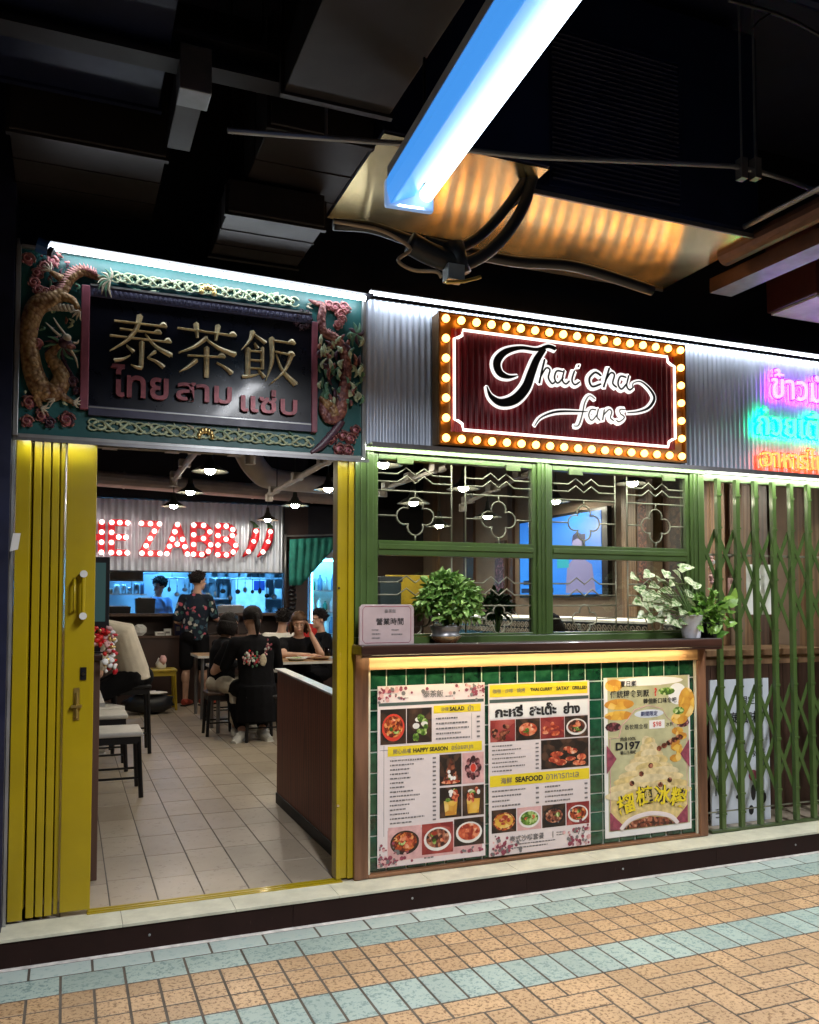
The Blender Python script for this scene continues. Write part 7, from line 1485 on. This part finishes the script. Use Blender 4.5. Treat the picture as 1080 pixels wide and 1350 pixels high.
person('seated young person with cropped hair in a dark T-shirt looking left', dict(pelvis=(x + .02, y_, F_ + .54), chest=(x + .02, y_, F_ + .85), neck=(x + .0, y_, F_ + 1.02), head=(x - .03, y_, F_ + 1.15), front=(-1, -.25, 0), face=(-1, -.2, -.05), sh=((x + .03, y_ - .18, F_ + .94), (x + .03, y_ + .18, F_ + .94)), el=((x - .06, y_ - .24, F_ + .70), (x - .08, y_ + .22, F_ + .7)), wr=((x - .30, y_ - .16, F_ + .74), (x - .3, y_ + .14, F_ + .78)),
    hp=((x, y_ - .1, F_ + .5), (x, y_ + .1, F_ + .5)), kn=((x - .4, y_ - .12, F_ + .49), (x - .4, y_ + .12, F_ + .49)), an=((x - .4, y_ - .12, F_ + .1), (x - .4, y_ + .12, F_ + .1)), toe=((-1, 0, 0), (-1, 0, 0))), hair='hair', top='blackc', sleeve=.6, tlen=1.85, k=.96)
# bending man in beige
x, y_ = .52, 4.2
person('seated person in a beige T-shirt bending forward over the table at left', dict(pelvis=(x + .06, y_, F_ + .70), chest=(x - .06, y_ + .0, F_ + 1.08), neck=(x - .26, y_ - .02, F_ + 1.09), head=(x - .38, y_ - .04, F_ + 1.02), front=(-.75, 0, -.65), face=(-.7, 0, -.7), sh=((x - .20, y_ - .19, F_ + 1.0), (x - .20, y_ + .19, F_ + 1.0)), el=((x - .26, y_ - .24, F_ + .74), (x - .26, y_ + .24, F_ + .76)), wr=((x - .48, y_ - .14, F_ + .68), (x - .48, y_ + .14, F_ + .68)),
    hp=((x + .04, y_ - .1, F_ + .68), (x + .04, y_ + .1, F_ + .68)), kn=((x - .34, y_ - .14, F_ + .52), (x - .34, y_ + .14, F_ + .52)), an=((x - .25, y_ - .14, F_ + .1), (x - .25, y_ + .14, F_ + .1)), toe=((-1, 0, 0), (-1, 0, 0))), top='beigec', sleeve=.7, tlen=1.8, k=1.08, detail=False)
# cook in the blue kitchen
x, y_ = 1.15, 8.75
person('standing cook in blue working inside the kitchen hatch', dict(pelvis=(x, y_, F_ + .94), chest=(x + .03, y_, F_ + 1.28), neck=(x + .06, y_, F_ + 1.47), head=(x + .08, y_ - .02, F_ + 1.60), front=(-.3, -1, 0), face=(-.8, -.5, -.3), sh=((x + .2, y_ + .02, F_ + 1.38), (x - .14, y_ - .05, F_ + 1.38)), el=((x + .22, y_ - .1, F_ + 1.15), (x - .2, y_ - .16, F_ + 1.18)), wr=((x + .05, y_ - .25, F_ + 1.18), (x - .12, y_ - .3, F_ + 1.24)),
    hp=((x + .1, y_, F_ + .9), (x - .1, y_, F_ + .9)), kn=((x + .1, y_, F_ + .5), (x - .1, y_, F_ + .5)), an=((x + .1, y_, F_ + .1), (x - .1, y_, F_ + .1)), toe=((0, -1, 0), (0, -1, 0))), top='bluec', sleeve=1.5, tlen=1.9, detail=False)
# diner on the booth bench seen through the window
x, y_ = 4.25, 3.1
person('seated diner with dark hair low behind the right window', dict(pelvis=(x + .3, y_, F_ + .54), chest=(x + .22, y_, F_ + .82), neck=(x + .16, y_, F_ + 1.0), head=(x + .1, y_, F_ + 1.12), front=(-1, 0, 0), face=(-.7, .6, -.3), sh=((x + .2, y_ - .18, F_ + .92), (x + .2, y_ + .18, F_ + .92)), el=((x + .1, y_ - .22, F_ + .7), (x + .1, y_ + .22, F_ + .7)), wr=((x - .1, y_ - .1, F_ + .75), (x - .1, y_ + .1, F_ + .75)),
    hp=((x + .28, y_ - .1, F_ + .5), (x + .28, y_ + .1, F_ + .5)), kn=((x - .12, y_ - .12, F_ + .49), (x - .12, y_ + .12, F_ + .49)), an=((x - .12, y_ - .12, F_ + .1), (x - .12, y_ + .12, F_ + .1)), toe=((-1, 0, 0), (-1, 0, 0))), top='blackc', tlen=1.85, hairstyle='bob', detail=False)
